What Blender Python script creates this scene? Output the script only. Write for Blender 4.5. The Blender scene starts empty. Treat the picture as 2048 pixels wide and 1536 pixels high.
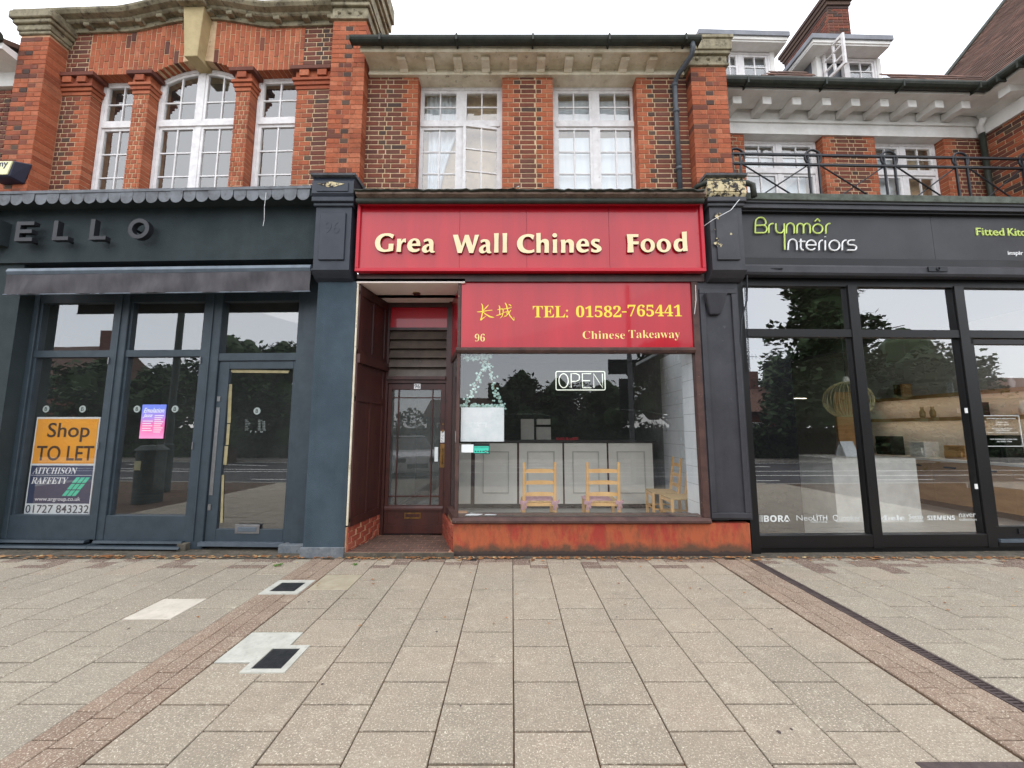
import bpy, bmesh, math, random
from mathutils import Vector, Matrix
random.seed(7)
SC = bpy.context.scene
COL = SC.collection
R = math.radians

# ------------------------------------------------------------------ camera, sky, sun, exposure
FPX, CAMH, PITCH = 790.0, 1.6, R(6.6)
cd = bpy.data.cameras.new('camera')
cam = bpy.data.objects.new('camera', cd); COL.objects.link(cam)
cd.sensor_width = 36; cd.lens = FPX / 2048 * 36; cd.clip_end = 500; cd.clip_start = 0.05
cam.location = (0, 0, CAMH); cam.rotation_euler = (R(90) + PITCH, 0, 0)
SC.camera = cam
SUN_EL, SUN_AZ = R(62), R(196)          # azimuth measured clockwise from +Y
W = bpy.data.worlds.new('World'); SC.world = W; W.use_nodes = True
nt = W.node_tree; nt.nodes.clear()
sky = nt.nodes.new('ShaderNodeTexSky'); sky.sky_type = 'NISHITA'; sky.sun_disc = False
sky.sun_elevation = SUN_EL; sky.sun_rotation = SUN_AZ
bg1 = nt.nodes.new('ShaderNodeBackground'); bg1.inputs[1].default_value = 0.05
bg2 = nt.nodes.new('ShaderNodeBackground')
tc = nt.nodes.new('ShaderNodeTexCoord'); ns = nt.nodes.new('ShaderNodeTexNoise'); ns.inputs['Scale'].default_value = 2.2
ns.inputs['Detail'].default_value = 4
cr = nt.nodes.new('ShaderNodeValToRGB')
cr.color_ramp.elements[0].position = .3; cr.color_ramp.elements[0].color = (.88, .92, .99, 1)
cr.color_ramp.elements[1].position = .7; cr.color_ramp.elements[1].color = (1, 1, 1, 1)
bg2.inputs[1].default_value = 1.45
mx = nt.nodes.new('ShaderNodeAddShader'); wo = nt.nodes.new('ShaderNodeOutputWorld')
L = nt.links.new
L(tc.outputs['Generated'], ns.inputs['Vector']); L(ns.outputs['Fac'], cr.inputs[0]); L(cr.outputs[0], bg2.inputs[0])
L(sky.outputs[0], bg1.inputs[0]); L(bg1.outputs[0], mx.inputs[0]); L(bg2.outputs[0], mx.inputs[1]); L(mx.outputs[0], wo.inputs[0])
sl = bpy.data.lights.new('sun', 'SUN'); sl.energy = 0.9; sl.angle = R(100); sl.color = (1, .96, .9)
so = bpy.data.objects.new('sun', sl); COL.objects.link(so)
sd = Vector((math.sin(SUN_AZ) * math.cos(SUN_EL), math.cos(SUN_AZ) * math.cos(SUN_EL), math.sin(SUN_EL)))
so.rotation_euler = sd.to_track_quat('Z', 'Y').to_euler(); so.location = (0, -3, 14)
vs = SC.view_settings; vs.view_transform = 'Standard'; vs.look = 'None'; vs.exposure = 0.38; vs.gamma = 1
vs.use_curve_mapping = False
SC.cycles.max_bounces = 8; SC.cycles.transparent_max_bounces = 16; SC.cycles.use_denoising = True
SC.cycles.sample_clamp_indirect = 6

# ------------------------------------------------------------------ frames and survey helper
class Frame:
    def __init__(s, x, y, a):
        s.o = Vector((x, y, 0)); s.a = a
        s.M = Matrix.Translation(s.o) @ Matrix.Rotation(a, 4, 'Z')
FM = Frame(0, 5.25, 0)
FR = Frame(3.1, 5.28, R(1.5))
FL = Frame(-2.7, 5.27, R(-1.8))
FW = Frame(0, 0, 0)
def at(F, px, py, v=0.0):
    """photo survey: the point (u, z) of the plane at depth v of a facade that shows at pixel px, py"""
    u = (px - 1024) / FPX; w = -(py - 768) / FPX
    d = Vector((u, math.cos(PITCH) - w * math.sin(PITCH), math.sin(PITCH) + w * math.cos(PITCH)))
    n = Vector((-math.sin(F.a), math.cos(F.a), 0)); o = F.o + n * v
    t = n.dot(o - cam.location) / n.dot(d)
    p = cam.location + d * t
    q = F.M.inverted() @ p
    return q.x, q.z
def ground(px, py, z=0.0):
    u = (px - 1024) / FPX; w = -(py - 768) / FPX
    d = Vector((u, math.cos(PITCH) - w * math.sin(PITCH), math.sin(PITCH) + w * math.cos(PITCH)))
    t = (z - CAMH) / d.z
    return u * t, d.y * t

# ------------------------------------------------------------------ materials
def S(r, g, b):
    f = lambda c: ((c / 255 + .055) / 1.055) ** 2.4 if c > 10 else c / 255 / 12.92
    return (f(r), f(g), f(b), 1)
class NT:
    def __init__(s, name):
        s.m = bpy.data.materials.new(name); s.m.use_nodes = True; s.t = s.m.node_tree; s.t.nodes.clear()
        s.out = s.n('ShaderNodeOutputMaterial')
    def n(s, k, **kw):
        x = s.t.nodes.new(k)
        for a, b in kw.items(): setattr(x, a, b)
        return x
    def l(s, a, b): s.t.links.new(a, b)
    def mix(s, f, a, b, bt='MIX'):
        x = s.n('ShaderNodeMix', data_type='RGBA', blend_type=bt)
        for sock, val in ((x.inputs[0], f), (x.inputs[6], a), (x.inputs[7], b)):
            if hasattr(val, 'node'): s.l(val, sock)
            else: sock.default_value = val
        return x.outputs[2]
    def noise(s, scale, detail=4, rough=.6, vec=None, stretch=None):
        x = s.n('ShaderNodeTexNoise'); x.inputs['Scale'].default_value = scale
        x.inputs['Detail'].default_value = detail; x.inputs['Roughness'].default_value = rough
        g = vec or s.n('ShaderNodeNewGeometry').outputs['Position']
        if stretch:
            m = s.n('ShaderNodeMapping'); m.inputs['Scale'].default_value = stretch; s.l(g, m.inputs[0]); g = m.outputs[0]
        s.l(g, x.inputs['Vector']); return x.outputs['Fac']
    def ramp(s, f, *st):
        x = s.n('ShaderNodeValToRGB'); e = x.color_ramp.elements
        while len(e) < len(st): e.new(.5)
        for i, (p, c) in enumerate(st):
            e[i].position = p; e[i].color = c if hasattr(c, '__len__') else (c, c, c, 1)
        s.l(f, x.inputs[0]); return x.outputs[0]
    def math(s, op, a, b=0.0):
        x = s.n('ShaderNodeMath', operation=op)
        for i, v in enumerate((a, b)):
            if hasattr(v, 'node'): s.l(v, x.inputs[i])
            else: x.inputs[i].default_value = v
        return x.outputs[0]
    def pbr(s, col, rough=.6, metal=0, bump=None, bs=.3, bd=.004, spec=.5, coat=0):
        p = s.n('ShaderNodeBsdfPrincipled')
        for k, v in (('Base Color', col), ('Roughness', rough), ('Metallic', metal), ('Specular IOR Level', spec), ('Coat Weight', coat)):
            if hasattr(v, 'node'): s.l(v, p.inputs[k])
            else: p.inputs[k].default_value = v
        p.inputs['Coat Roughness'].default_value = .05
        if bump is not None:
            b = s.n('ShaderNodeBump'); b.inputs['Strength'].default_value = bs; b.inputs['Distance'].default_value = bd
            s.l(bump, b.inputs['Height']); s.l(b.outputs[0], p.inputs['Normal'])
        s.l(p.outputs[0], s.out.inputs[0]); s.p = p; return s.m
def lerp(a, b, t): return tuple(x * (1 - t) + y * t for x, y in zip(a, b))
BLACK = (0.02, .018, .015, 1)
def mk(name, c, c2=None, scale=3, rough=.6, bump=60, bs=.25, bd=.003, metal=0, spec=.4, streak=0, dirt=None, dirtf=(.55, .75), coat=0, stretch=None):
    n = NT(name); c2 = c2 or lerp(c, BLACK, .25)
    f = n.noise(scale, 6, .65, stretch=stretch)
    col = n.mix(n.ramp(f, (.35, 0), (.65, 1)), c, c2)
    if streak:
        g = n.noise(streak, 4, .6, stretch=(1, 1, .12)); col = n.mix(n.math('MULTIPLY', n.ramp(g, (.5, 0), (.75, 1)), .5), col, lerp(c2, BLACK, .4))
    if dirt:
        g = n.noise(scale * 2.7, 8, .7); col = n.mix(n.ramp(g, (dirtf[0], 0), (dirtf[1], 1)), col, dirt)
    b = n.noise(bump, 3, .6) if bump else None
    rv = n.math('ADD', n.math('MULTIPLY', f, .2), rough - .1)
    return n.pbr(col, rv, metal, b, bs, bd, spec, coat)
def brick_mat(name, cols, soot=.5, dirt=S(70, 55, 45), lime=.0):
    n = NT(name)
    oi = n.n('ShaderNodeObjectInfo').outputs['Random']; ri = n.n('ShaderNodeNewGeometry').outputs['Random Per Island']
    r = n.math('FRACT', n.math('ADD', oi, ri))
    k = len(cols); col = n.ramp(r, *[(i / (k - 1), c) for i, c in enumerate(cols)])
    f = n.noise(30, 5, .7); col = n.mix(n.math('MULTIPLY', n.ramp(f, (.45, 0), (.75, 1)), .45), col, dirt)
    g = n.noise(1.7, 6, .7); col = n.mix(n.math('MULTIPLY', n.ramp(g, (.5, 0), (.72, 1)), soot), col, S(62, 45, 38))
    h = n.noise(5.5, 7, .75, stretch=(1, 1, .5)); col = n.mix(n.math('MULTIPLY', n.ramp(h, (.6, 0), (.8, 1)), .35 + lime), col, S(190, 165, 145))
    b = n.noise(140, 4, .7)
    return n.pbr(col, .85, 0, b, .5, .004, .25)
M = {}
M['orange'] = brick_mat('orange_brick', [S(162, 88, 58), S(176, 100, 70), S(150, 80, 56), S(168, 92, 62), S(184, 112, 82)], .48)
M['brown'] = brick_mat('brown_brick', [S(122, 68, 54), S(104, 62, 52), S(136, 76, 58), S(92, 58, 52), S(116, 74, 62)], .4)
M['burnt'] = brick_mat('burnt_brick', [S(84, 64, 58), S(72, 58, 54), S(96, 76, 64)], .2)
M['paintbrick'] = brick_mat('porch_brick', [S(160, 80, 62), S(150, 70, 54), S(172, 94, 74)], .4)
M['mortar'] = mk('lime_mortar', S(206, 180, 146), S(182, 154, 122), 6, .95, 120, .5, .004, dirt=S(120, 95, 75))
M['mortar2'] = mk('red_mortar', S(190, 150, 118), S(168, 122, 94), 6, .95, 120, .5, .004)
M['stone'] = mk('weathered_stone', S(160, 150, 124), S(112, 104, 84), 5, .85, 50, .5, .006, streak=9, dirt=S(62, 56, 46), dirtf=(.52, .68))
M['keystone'] = mk('buff_stone', S(184, 166, 124), S(160, 142, 104), 3, .8, 60, .3, .003, dirt=S(120, 108, 84), dirtf=(.6, .8))
M['whitep'] = mk('white_window_paint', S(230, 227, 226), S(210, 206, 205), 9, .5, 80, .15, .002, dirt=S(140, 132, 122), dirtf=(.62, .72))
M['whitec'] = mk('white_cornice_paint', S(234, 232, 228), S(214, 211, 206), 3, .6, 50, .15, .002)
M['agedw'] = mk('aged_white_paint', S(232, 224, 204), S(206, 194, 168), 4, .7, 60, .3, .003, streak=7, dirt=S(120, 104, 80), dirtf=(.6, .72))
M['gutter'] = mk('mossy_gutter', S(52, 56, 48), S(34, 40, 34), 6, .6, 50, .3, .003, dirt=S(70, 62, 50))
M['pipe'] = mk('grey_pipe', S(84, 90, 96), S(66, 70, 76), 6, .45, 40, .1, .002)
M['lead'] = mk('lead_sheet', S(112, 116, 122), S(84, 86, 90), 5, .6, 30, .4, .004, dirt=S(60, 56, 50))
M['render'] = mk('dark_green_grey_render', S(50, 60, 63), S(40, 50, 53), 2, .85, 90, .9, .006, streak=4)
M['bluerender'] = mk('blue_grey_render', S(64, 79, 89), S(53, 67, 77), 2, .85, 90, .9, .006, streak=4)
M['navy'] = mk('dark_blue_paint', S(46, 52, 62), S(38, 44, 54), 4, .5, 30, .3, .003, dirt=S(84, 92, 106), dirtf=(.66, .8))
M['joinery'] = mk('blue_grey_joinery', S(56, 67, 75), S(47, 57, 65), 5, .5, 60, .15, .002, dirt=S(112, 124, 140), dirtf=(.68, .82))
M['letterdark'] = mk('dark_letter_metal', S(36, 37, 42), S(30, 31, 36), 5, .5, 0)
M['letterside'] = mk('letter_side', S(40, 42, 48), S(34, 36, 42), 5, .5, 0)
M['awning'] = mk('grey_awning_fabric', S(84, 81, 84), S(64, 62, 65), 4, .9, 200, .3, .002, stretch=(1, 1, .35))
M['alu'] = mk('grey_aluminium', S(104, 114, 124), S(88, 98, 108), 5, .4, 0, metal=.3)
M['charcoal'] = mk('charcoal_paint', S(62, 62, 67), S(50, 50, 55), 3, .5, 30, .2, .002, streak=5, dirt=S(86, 86, 90), dirtf=(.64, .74))
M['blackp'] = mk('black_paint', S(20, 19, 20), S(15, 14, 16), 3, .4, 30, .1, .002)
M['blacksign'] = mk('black_fascia_board', S(54, 54, 57), S(46, 46, 49), 2, .45, 0)
M['moss'] = mk('mossy_concrete', S(100, 106, 98), S(74, 78, 70), 7, .9, 60, .6, .005, dirt=S(48, 48, 42))
M['peel'] = mk('peeling_cream_paint', S(214, 200, 160), S(182, 164, 126), 5, .8, 40, .9, .006, dirt=S(48, 44, 44), dirtf=(.5, .54))
M['mahog'] = mk('dark_mahogany', S(78, 42, 36), S(52, 30, 28), 3, .4, 60, .15, .002, dirt=S(36, 24, 22), stretch=(1, 1, .15))
M['mahogsill'] = mk('worn_brown_sill', S(86, 60, 54), S(64, 44, 40), 6, .6, 40, .5, .004, dirt=S(170, 140, 110), dirtf=(.64, .7))
M['redpaint'] = mk('red_panel', S(184, 8, 32), S(168, 10, 32), 5, .35, 0, coat=.6, spec=.3, stretch=(1, 1, .12))
M['redframe'] = mk('red_frame', S(190, 20, 44), S(182, 18, 40), 2, .4, 0)
M['cream'] = mk('cream_letter', S(240, 222, 180), S(232, 212, 168), 4, .55, 40, .1, .001)
M['creamside'] = mk('letter_edge', S(96, 66, 40), S(80, 54, 34), 4, .6, 0)
M['yellow'] = mk('yellow_vinyl', S(246, 220, 70), S(240, 214, 66), 4, .5, 0)
M['paleyellow'] = mk('pale_yellow_vinyl', S(244, 226, 140), S(240, 220, 132), 4, .5, 0)
M['ceilw'] = mk('porch_ceiling', S(240, 228, 220), S(232, 220, 212), 3, .8, 0)
M['slat'] = mk('louvre_glass', S(92, 82, 74), S(74, 66, 60), 4, .25, 0)
M['brass'] = mk('old_brass', S(150, 112, 66), S(110, 84, 50), 20, .4, 0, metal=.8)
M['steel'] = mk('brushed_steel', S(150, 150, 152), S(130, 130, 132), 12, .4, 0, metal=.8)
M['paper'] = mk('white_paper', S(232, 236, 236), S(216, 224, 226), 6, .7, 0)
M['wpvc'] = mk('white_plastic', S(235, 235, 235), S(228, 228, 228), 6, .4, 0)
M['fur'] = mk('pine_chair_wood', S(226, 184, 122), S(208, 160, 100), 4, .45, 60, .1, .001, stretch=(1, 1, .2))
M['rush'] = mk('rush_seat', S(196, 168, 118), S(150, 124, 84), 60, .9, 120, .6, .004)
M['cushion'] = mk('pink_cushion', S(186, 148, 154), S(164, 126, 134), 20, .95, 100, .3, .003)
M['counter'] = mk('white_counter_panel', S(228, 226, 216), S(220, 218, 208), 3, .5, 0)
M['darktop'] = mk('dark_counter_top', S(46, 42, 44), S(38, 34, 36), 5, .4, 0)
M['walltile'] = mk('white_wall_tile', S(226, 230, 232), S(214, 220, 224), 3, .25, 0)
M['grout'] = mk('grey_grout', S(150, 152, 152), S(130, 132, 132), 8, .9, 0)
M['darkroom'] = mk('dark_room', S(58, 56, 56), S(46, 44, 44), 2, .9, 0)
M['darkfloor'] = mk('dark_floor', S(44, 44, 48), S(34, 34, 38), 3, .5, 0)
M['greywall'] = mk('shop_inner_wall', S(96, 98, 96), S(78, 80, 78), 2, .9, 0)
M['oak'] = mk('oak_veneer', S(206, 164, 110), S(182, 140, 90), 3, .5, 0, stretch=(.2, 1, 3))
M['kgrey'] = mk('concrete_laminate', S(244, 244, 236), S(224, 224, 216), 5, .6, 0)
M['kfloor'] = mk('grey_floor_tile', S(176, 176, 172), S(160, 160, 156), 2, .4, 0)
M['kwhite'] = mk('showroom_wall', S(226, 224, 218), S(218, 216, 210), 2, .7, 0)
M['kdark'] = mk('black_appliance', S(30, 30, 34), S(24, 24, 28), 2, .25, 0)
M['lime'] = mk('lime_green_letter', S(206, 224, 122), S(198, 216, 114), 3, .5, 0)
M['white'] = mk('white_letter', S(238, 238, 238), S(232, 232, 232), 3, .5, 0)
M['decal'] = mk('white_vinyl_decal', S(222, 226, 224), S(212, 216, 214), 3, .6, 0)
M['greydecal'] = mk('grey_vinyl_decal', S(150, 160, 156), S(140, 150, 146), 3, .6, 0)
M['iron'] = mk('black_iron', S(34, 36, 42), S(26, 28, 32), 20, .45, 60, .2, .002)
M['roof'] = brick_mat('clay_roof_tile', [S(110, 80, 68), S(92, 68, 60), S(124, 92, 78), S(84, 62, 56), S(104, 84, 74)], .5)
M['sheet'] = mk('grey_felt_roof', S(142, 144, 150), S(124, 126, 132), 4, .8, 30, .3, .003)
M['asphalt'] = mk('asphalt', S(66, 66, 68), S(54, 54, 56), 2, .9, 200, .6, .004)
M['roadpaint'] = mk('road_paint', S(222, 222, 216), S(200, 200, 194), 6, .7, 60, .3, .002)
M['sand'] = mk('joint_sand', S(92, 66, 44), S(62, 48, 36), 9, .95, 150, .6, .004, dirt=S(58, 62, 38))
M['kerb'] = mk('kerb_stone', S(150, 146, 138), S(124, 120, 112), 6, .9, 80, .4, .004)
M['lightslab'] = mk('new_light_slab', S(206, 198, 184), S(190, 182, 168), 8, .85, 120, .3, .002, dirt=S(170, 160, 146))
M['paleslab'] = mk('pale_grey_slab', S(192, 192, 182), S(172, 172, 162), 8, .85, 120, .3, .002, dirt=S(150, 148, 140))
M['buffslab'] = mk('buff_slab', S(172, 162, 140), S(156, 146, 124), 8, .85, 120, .3, .002, dirt=S(150, 138, 118))
M['cover'] = mk('cast_iron_cover', S(58, 60, 62), S(44, 46, 48), 20, .5, 90, .4, .004, metal=.4)
M['drain'] = mk('rusty_drain_channel', S(86, 74, 72), S(66, 56, 56), 14, .7, 90, .6, .006)
M['leaf'] = brick_mat('dry_leaf', [S(150, 96, 56), S(176, 124, 78), S(126, 78, 48), S(200, 176, 132)], .1)
M['weed'] = mk('green_weed', S(92, 130, 52), S(70, 104, 40), 20, .8, 0)
M['foliage'] = mk('tree_foliage', (.035, .07, .02, 1), (.02, .04, .012, 1), 1.2, .8, 0)
M['foliage2'] = mk('light_tree_foliage', (.06, .10, .03, 1), (.03, .055, .018, 1), 1.2, .8, 0)
M['bark'] = mk('bark', S(86, 70, 56), S(60, 48, 40), 10, .95, 30, .8, .01)
M['carpaint'] = mk('white_car_paint', S(226, 226, 228), S(222, 222, 224), 2, .25, 0, coat=1)
M['rubber'] = mk('tyre_rubber', S(26, 26, 28), S(20, 20, 22), 5, .8, 0)
M['carglass'] = mk('car_glass', S(20, 24, 28), S(16, 20, 24), 2, .05, 0, spec=.8)
M['cabinet'] = mk('dark_green_cabinet', S(38, 52, 46), S(30, 42, 38), 4, .6, 20)
M['polegrey'] = mk('galvanised_pole', S(120, 124, 126), S(104, 108, 110), 6, .5, 0)
M['ivy'] = mk('artificial_ivy', S(206, 226, 222), S(96, 156, 136), 60, .6, 0)
M['tape'] = mk('masking_tape', S(160, 150, 116), S(134, 124, 92), 9, .8, 0)
M['amber'] = mk('amber_board', S(244, 172, 48), S(236, 160, 40), 2, .5, 0)
M['boardnavy'] = mk('board_navy', S(46, 54, 92), S(40, 48, 84), 2, .5, 0)
M['teal'] = mk('board_teal', S(70, 216, 176), S(64, 206, 168), 2, .5, 0)
M['brownink'] = mk('brown_ink', S(74, 44, 30), S(68, 40, 28), 2, .5, 0)
M['greyink'] = mk('grey_ink', S(64, 66, 78), S(58, 60, 72), 2, .5, 0)
M['neon'] = mk('neon_tube', S(240, 246, 232), S(234, 240, 226), 2, .2, 0)
M['neon'].node_tree.nodes['Principled BSDF'].inputs['Emission Color'].default_value = (.95, 1, .85, 1); M['neon'].node_tree.nodes['Principled BSDF'].inputs['Emission Strength'].default_value = .2
M['boxyellow'] = mk('alarm_box_yellow', S(232, 230, 182), S(224, 220, 170), 2, .4, 0)
M['boxblue'] = mk('alarm_box_blue', S(30, 30, 56), S(26, 26, 48), 2, .4, 0)
M['basket'] = mk('birch_strip', S(204, 192, 146), S(186, 174, 130), 5, .5, 0)
M['curtain'] = mk('net_curtain', S(228, 230, 234), S(210, 214, 220), 12, .9, 0, stretch=(1, 1, .1))
M['sticker'] = mk('green_sticker', S(70, 206, 180), S(60, 196, 170), 2, .5, 0)
M['stickerk'] = mk('black_sticker', S(26, 32, 32), S(22, 28, 28), 2, .5, 0)
M['redsmall'] = mk('red_small', S(170, 20, 40), S(150, 16, 34), 2, .5, 0)
M['oldwood'] = mk('old_painted_timber', S(140, 120, 108), S(112, 92, 80), 5, .8, 40, .5, .004, streak=6, dirt=S(58, 44, 38))
M['plinthgrey'] = mk('scuffed_grey_plinth', S(122, 127, 131), S(94, 100, 106), 8, .9, 60, .6, .004, dirt=S(70, 72, 74))
M['moulding'] = mk('grey_painted_moulding', S(190, 188, 180), S(180, 178, 170), 3, .5, 0)  # darker than the counter white; the beads' shading is put into the colour
M['gravel'] = mk('dirty_concrete', S(96, 90, 80), S(66, 62, 54), 6, .95, 60, .8, .006, dirt=S(140, 128, 104))
def m_riser():
    n = NT('peeling_orange_paint')
    f = n.noise(4.5, 7, .7, stretch=(1, 1, .45)); col = n.mix(n.ramp(f, (.48, 0), (.6, 1)), S(172, 88, 54), S(160, 56, 44))
    g = n.noise(14, 7, .75, stretch=(1, 1, .35)); col = n.mix(n.math('MULTIPLY', n.ramp(g, (.48, 0), (.66, 1)), .7), col, S(116, 72, 46))
    gp = n.n('ShaderNodeNewGeometry').outputs['Position']; sp = n.n('ShaderNodeSeparateXYZ'); n.l(gp, sp.inputs[0])
    h = n.math('SUBTRACT', n.noise(5, 6, .7), n.math('MULTIPLY', sp.outputs['Z'], 3.2))
    col = n.mix(n.ramp(h, (.0, 0), (.24, .9)), col, S(84, 66, 50))
    h2 = n.math('SUBTRACT', n.noise(7, 6, .7), n.math('MULTIPLY', sp.outputs['Z'], 7.0))
    col = n.mix(n.ramp(h2, (.05, 0), (.12, 1)), col, S(66, 54, 48))
    n.pbr(col, .75, 0, n.noise(40, 5, .7), .5, .005)
    return n.m
M['riser'] = m_riser()
def m_slab(name, a, b, tint):
    n = NT(name)
    oi = n.n('ShaderNodeObjectInfo').outputs['Random']; ri = n.n('ShaderNodeNewGeometry').outputs['Random Per Island']
    r = n.math('FRACT', n.math('ADD', oi, ri))
    col = n.mix(r, a, b)
    f = n.noise(1.3, 5, .6); col = n.mix(n.math('MULTIPLY', n.ramp(f, (.42, 0), (.62, 1)), .5), col, tint)
    g = n.noise(9, 7, .75); col = n.mix(n.math('MULTIPLY', n.ramp(g, (.5, 0), (.72, 1)), .5), col, lerp(a, BLACK, .45))
    gr = n.noise(75, 4, .8); col = n.mix(n.math('MULTIPLY', n.ramp(gr, (.38, 1), (.5, 0)), .55), col, lerp(a, BLACK, .55))
    sp = n.noise(95, 3, .75); col = n.mix(n.math('MULTIPLY', n.ramp(sp, (.56, 0), (.64, 1)), .75), col, S(226, 216, 196))
    sp2 = n.noise(58, 3, .7); col = n.mix(n.ramp(sp2, (.66, 0), (.69, .9)), col, S(236, 228, 208))
    st = n.noise(3.2, 6, .75); col = n.mix(n.math('MULTIPLY', n.ramp(st, (.56, 0), (.7, 1)), .4), col, lerp(a, BLACK, .4))
    wh = n.noise(4.1, 8, .8, stretch=(1, 1.3, 1)); col = n.mix(n.math('MULTIPLY', n.ramp(wh, (.54, 0), (.7, 1)), .35), col, S(208, 198, 178))
    n.pbr(col, .9, 0, n.noise(80, 4, .8), .7, .006)
    return n.m
M['slab'] = m_slab('paving_concrete', S(158, 147, 130), S(146, 136, 120), S(164, 148, 130))
M['slabg'] = m_slab('paving_concrete_grey', S(155, 146, 130), S(145, 136, 121), S(156, 146, 129))
M['paver'] = m_slab('red_paving_brick', S(146, 124, 106), S(130, 109, 93), S(150, 132, 114))
M['paverd'] = m_slab('dark_paving_brick', S(124, 104, 90), S(108, 88, 78), S(120, 102, 90))
M['quarry'] = mk('porch_quarry_tile', S(104, 80, 70), S(84, 64, 56), 3, .7, 60, .3, .003, dirt=S(60, 50, 44)); m_slab('quarry_tile', S(112, 84, 72), S(92, 70, 62), S(88, 66, 58))
def m_glass(name, refl=.12, tint=(.93, .96, .95, 1), dust=.0, edge=.9):
    n = NT(name)
    tr = n.n('ShaderNodeBsdfTransparent'); tr.inputs[0].default_value = tint
    gl = n.n('ShaderNodeBsdfGlossy'); gl.inputs['Roughness'].default_value = .0; gl.inputs[0].default_value = (1, 1, 1, 1)
    b = n.n('ShaderNodeBump'); b.inputs['Strength'].default_value = .012; b.inputs['Distance'].default_value = .02
    n.l(n.noise(1.6, 2, .5), b.inputs['Height']); n.l(b.outputs[0], gl.inputs['Normal'])
    ge = n.n('ShaderNodeNewGeometry'); vm = n.n('ShaderNodeVectorMath', operation='DOT_PRODUCT')
    n.l(ge.outputs['Incoming'], vm.inputs[0]); n.l(ge.outputs['Normal'], vm.inputs[1])
    g_ = n.math('POWER', n.math('SUBTRACT', 1.0, n.math('ABSOLUTE', vm.outputs['Value'])), 5.0)
    f = n.math('ADD', n.math('MULTIPLY', g_, (1 - refl) * edge), refl)
    ms = n.n('ShaderNodeMixShader'); n.l(f, ms.inputs[0]); n.l(tr.outputs[0], ms.inputs[1]); n.l(gl.outputs[0], ms.inputs[2])
    o = ms.outputs[0]
    if dust:
        df = n.n('ShaderNodeBsdfDiffuse'); df.inputs[0].default_value = S(150, 156, 154)
        m2 = n.n('ShaderNodeMixShader'); n.l(n.math('MULTIPLY', n.ramp(n.noise(3.5, 7, .7), (.3, .4), (.75, 1)), dust), m2.inputs[0])
        n.l(o, m2.inputs[1]); n.l(df.outputs[0], m2.inputs[2]); o = m2.outputs[0]
    n.l(o, n.out.inputs[0]); return n.m
M['glassL'] = m_glass('dusty_shop_glass', .24, tint=(1, 1, 1, 1), dust=.06)
M['glassM'] = m_glass('takeaway_glass', .12, tint=(1, 1, 1, 1), dust=.03)
M['glassR'] = m_glass('showroom_glass', .32, tint=(1, 1, 1, 1), dust=.0)
M['glassU'] = m_glass('upper_window_glass', .17, dust=.05)
M['frost'] = m_glass('reeded_door_glass', .10, dust=.30)

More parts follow.
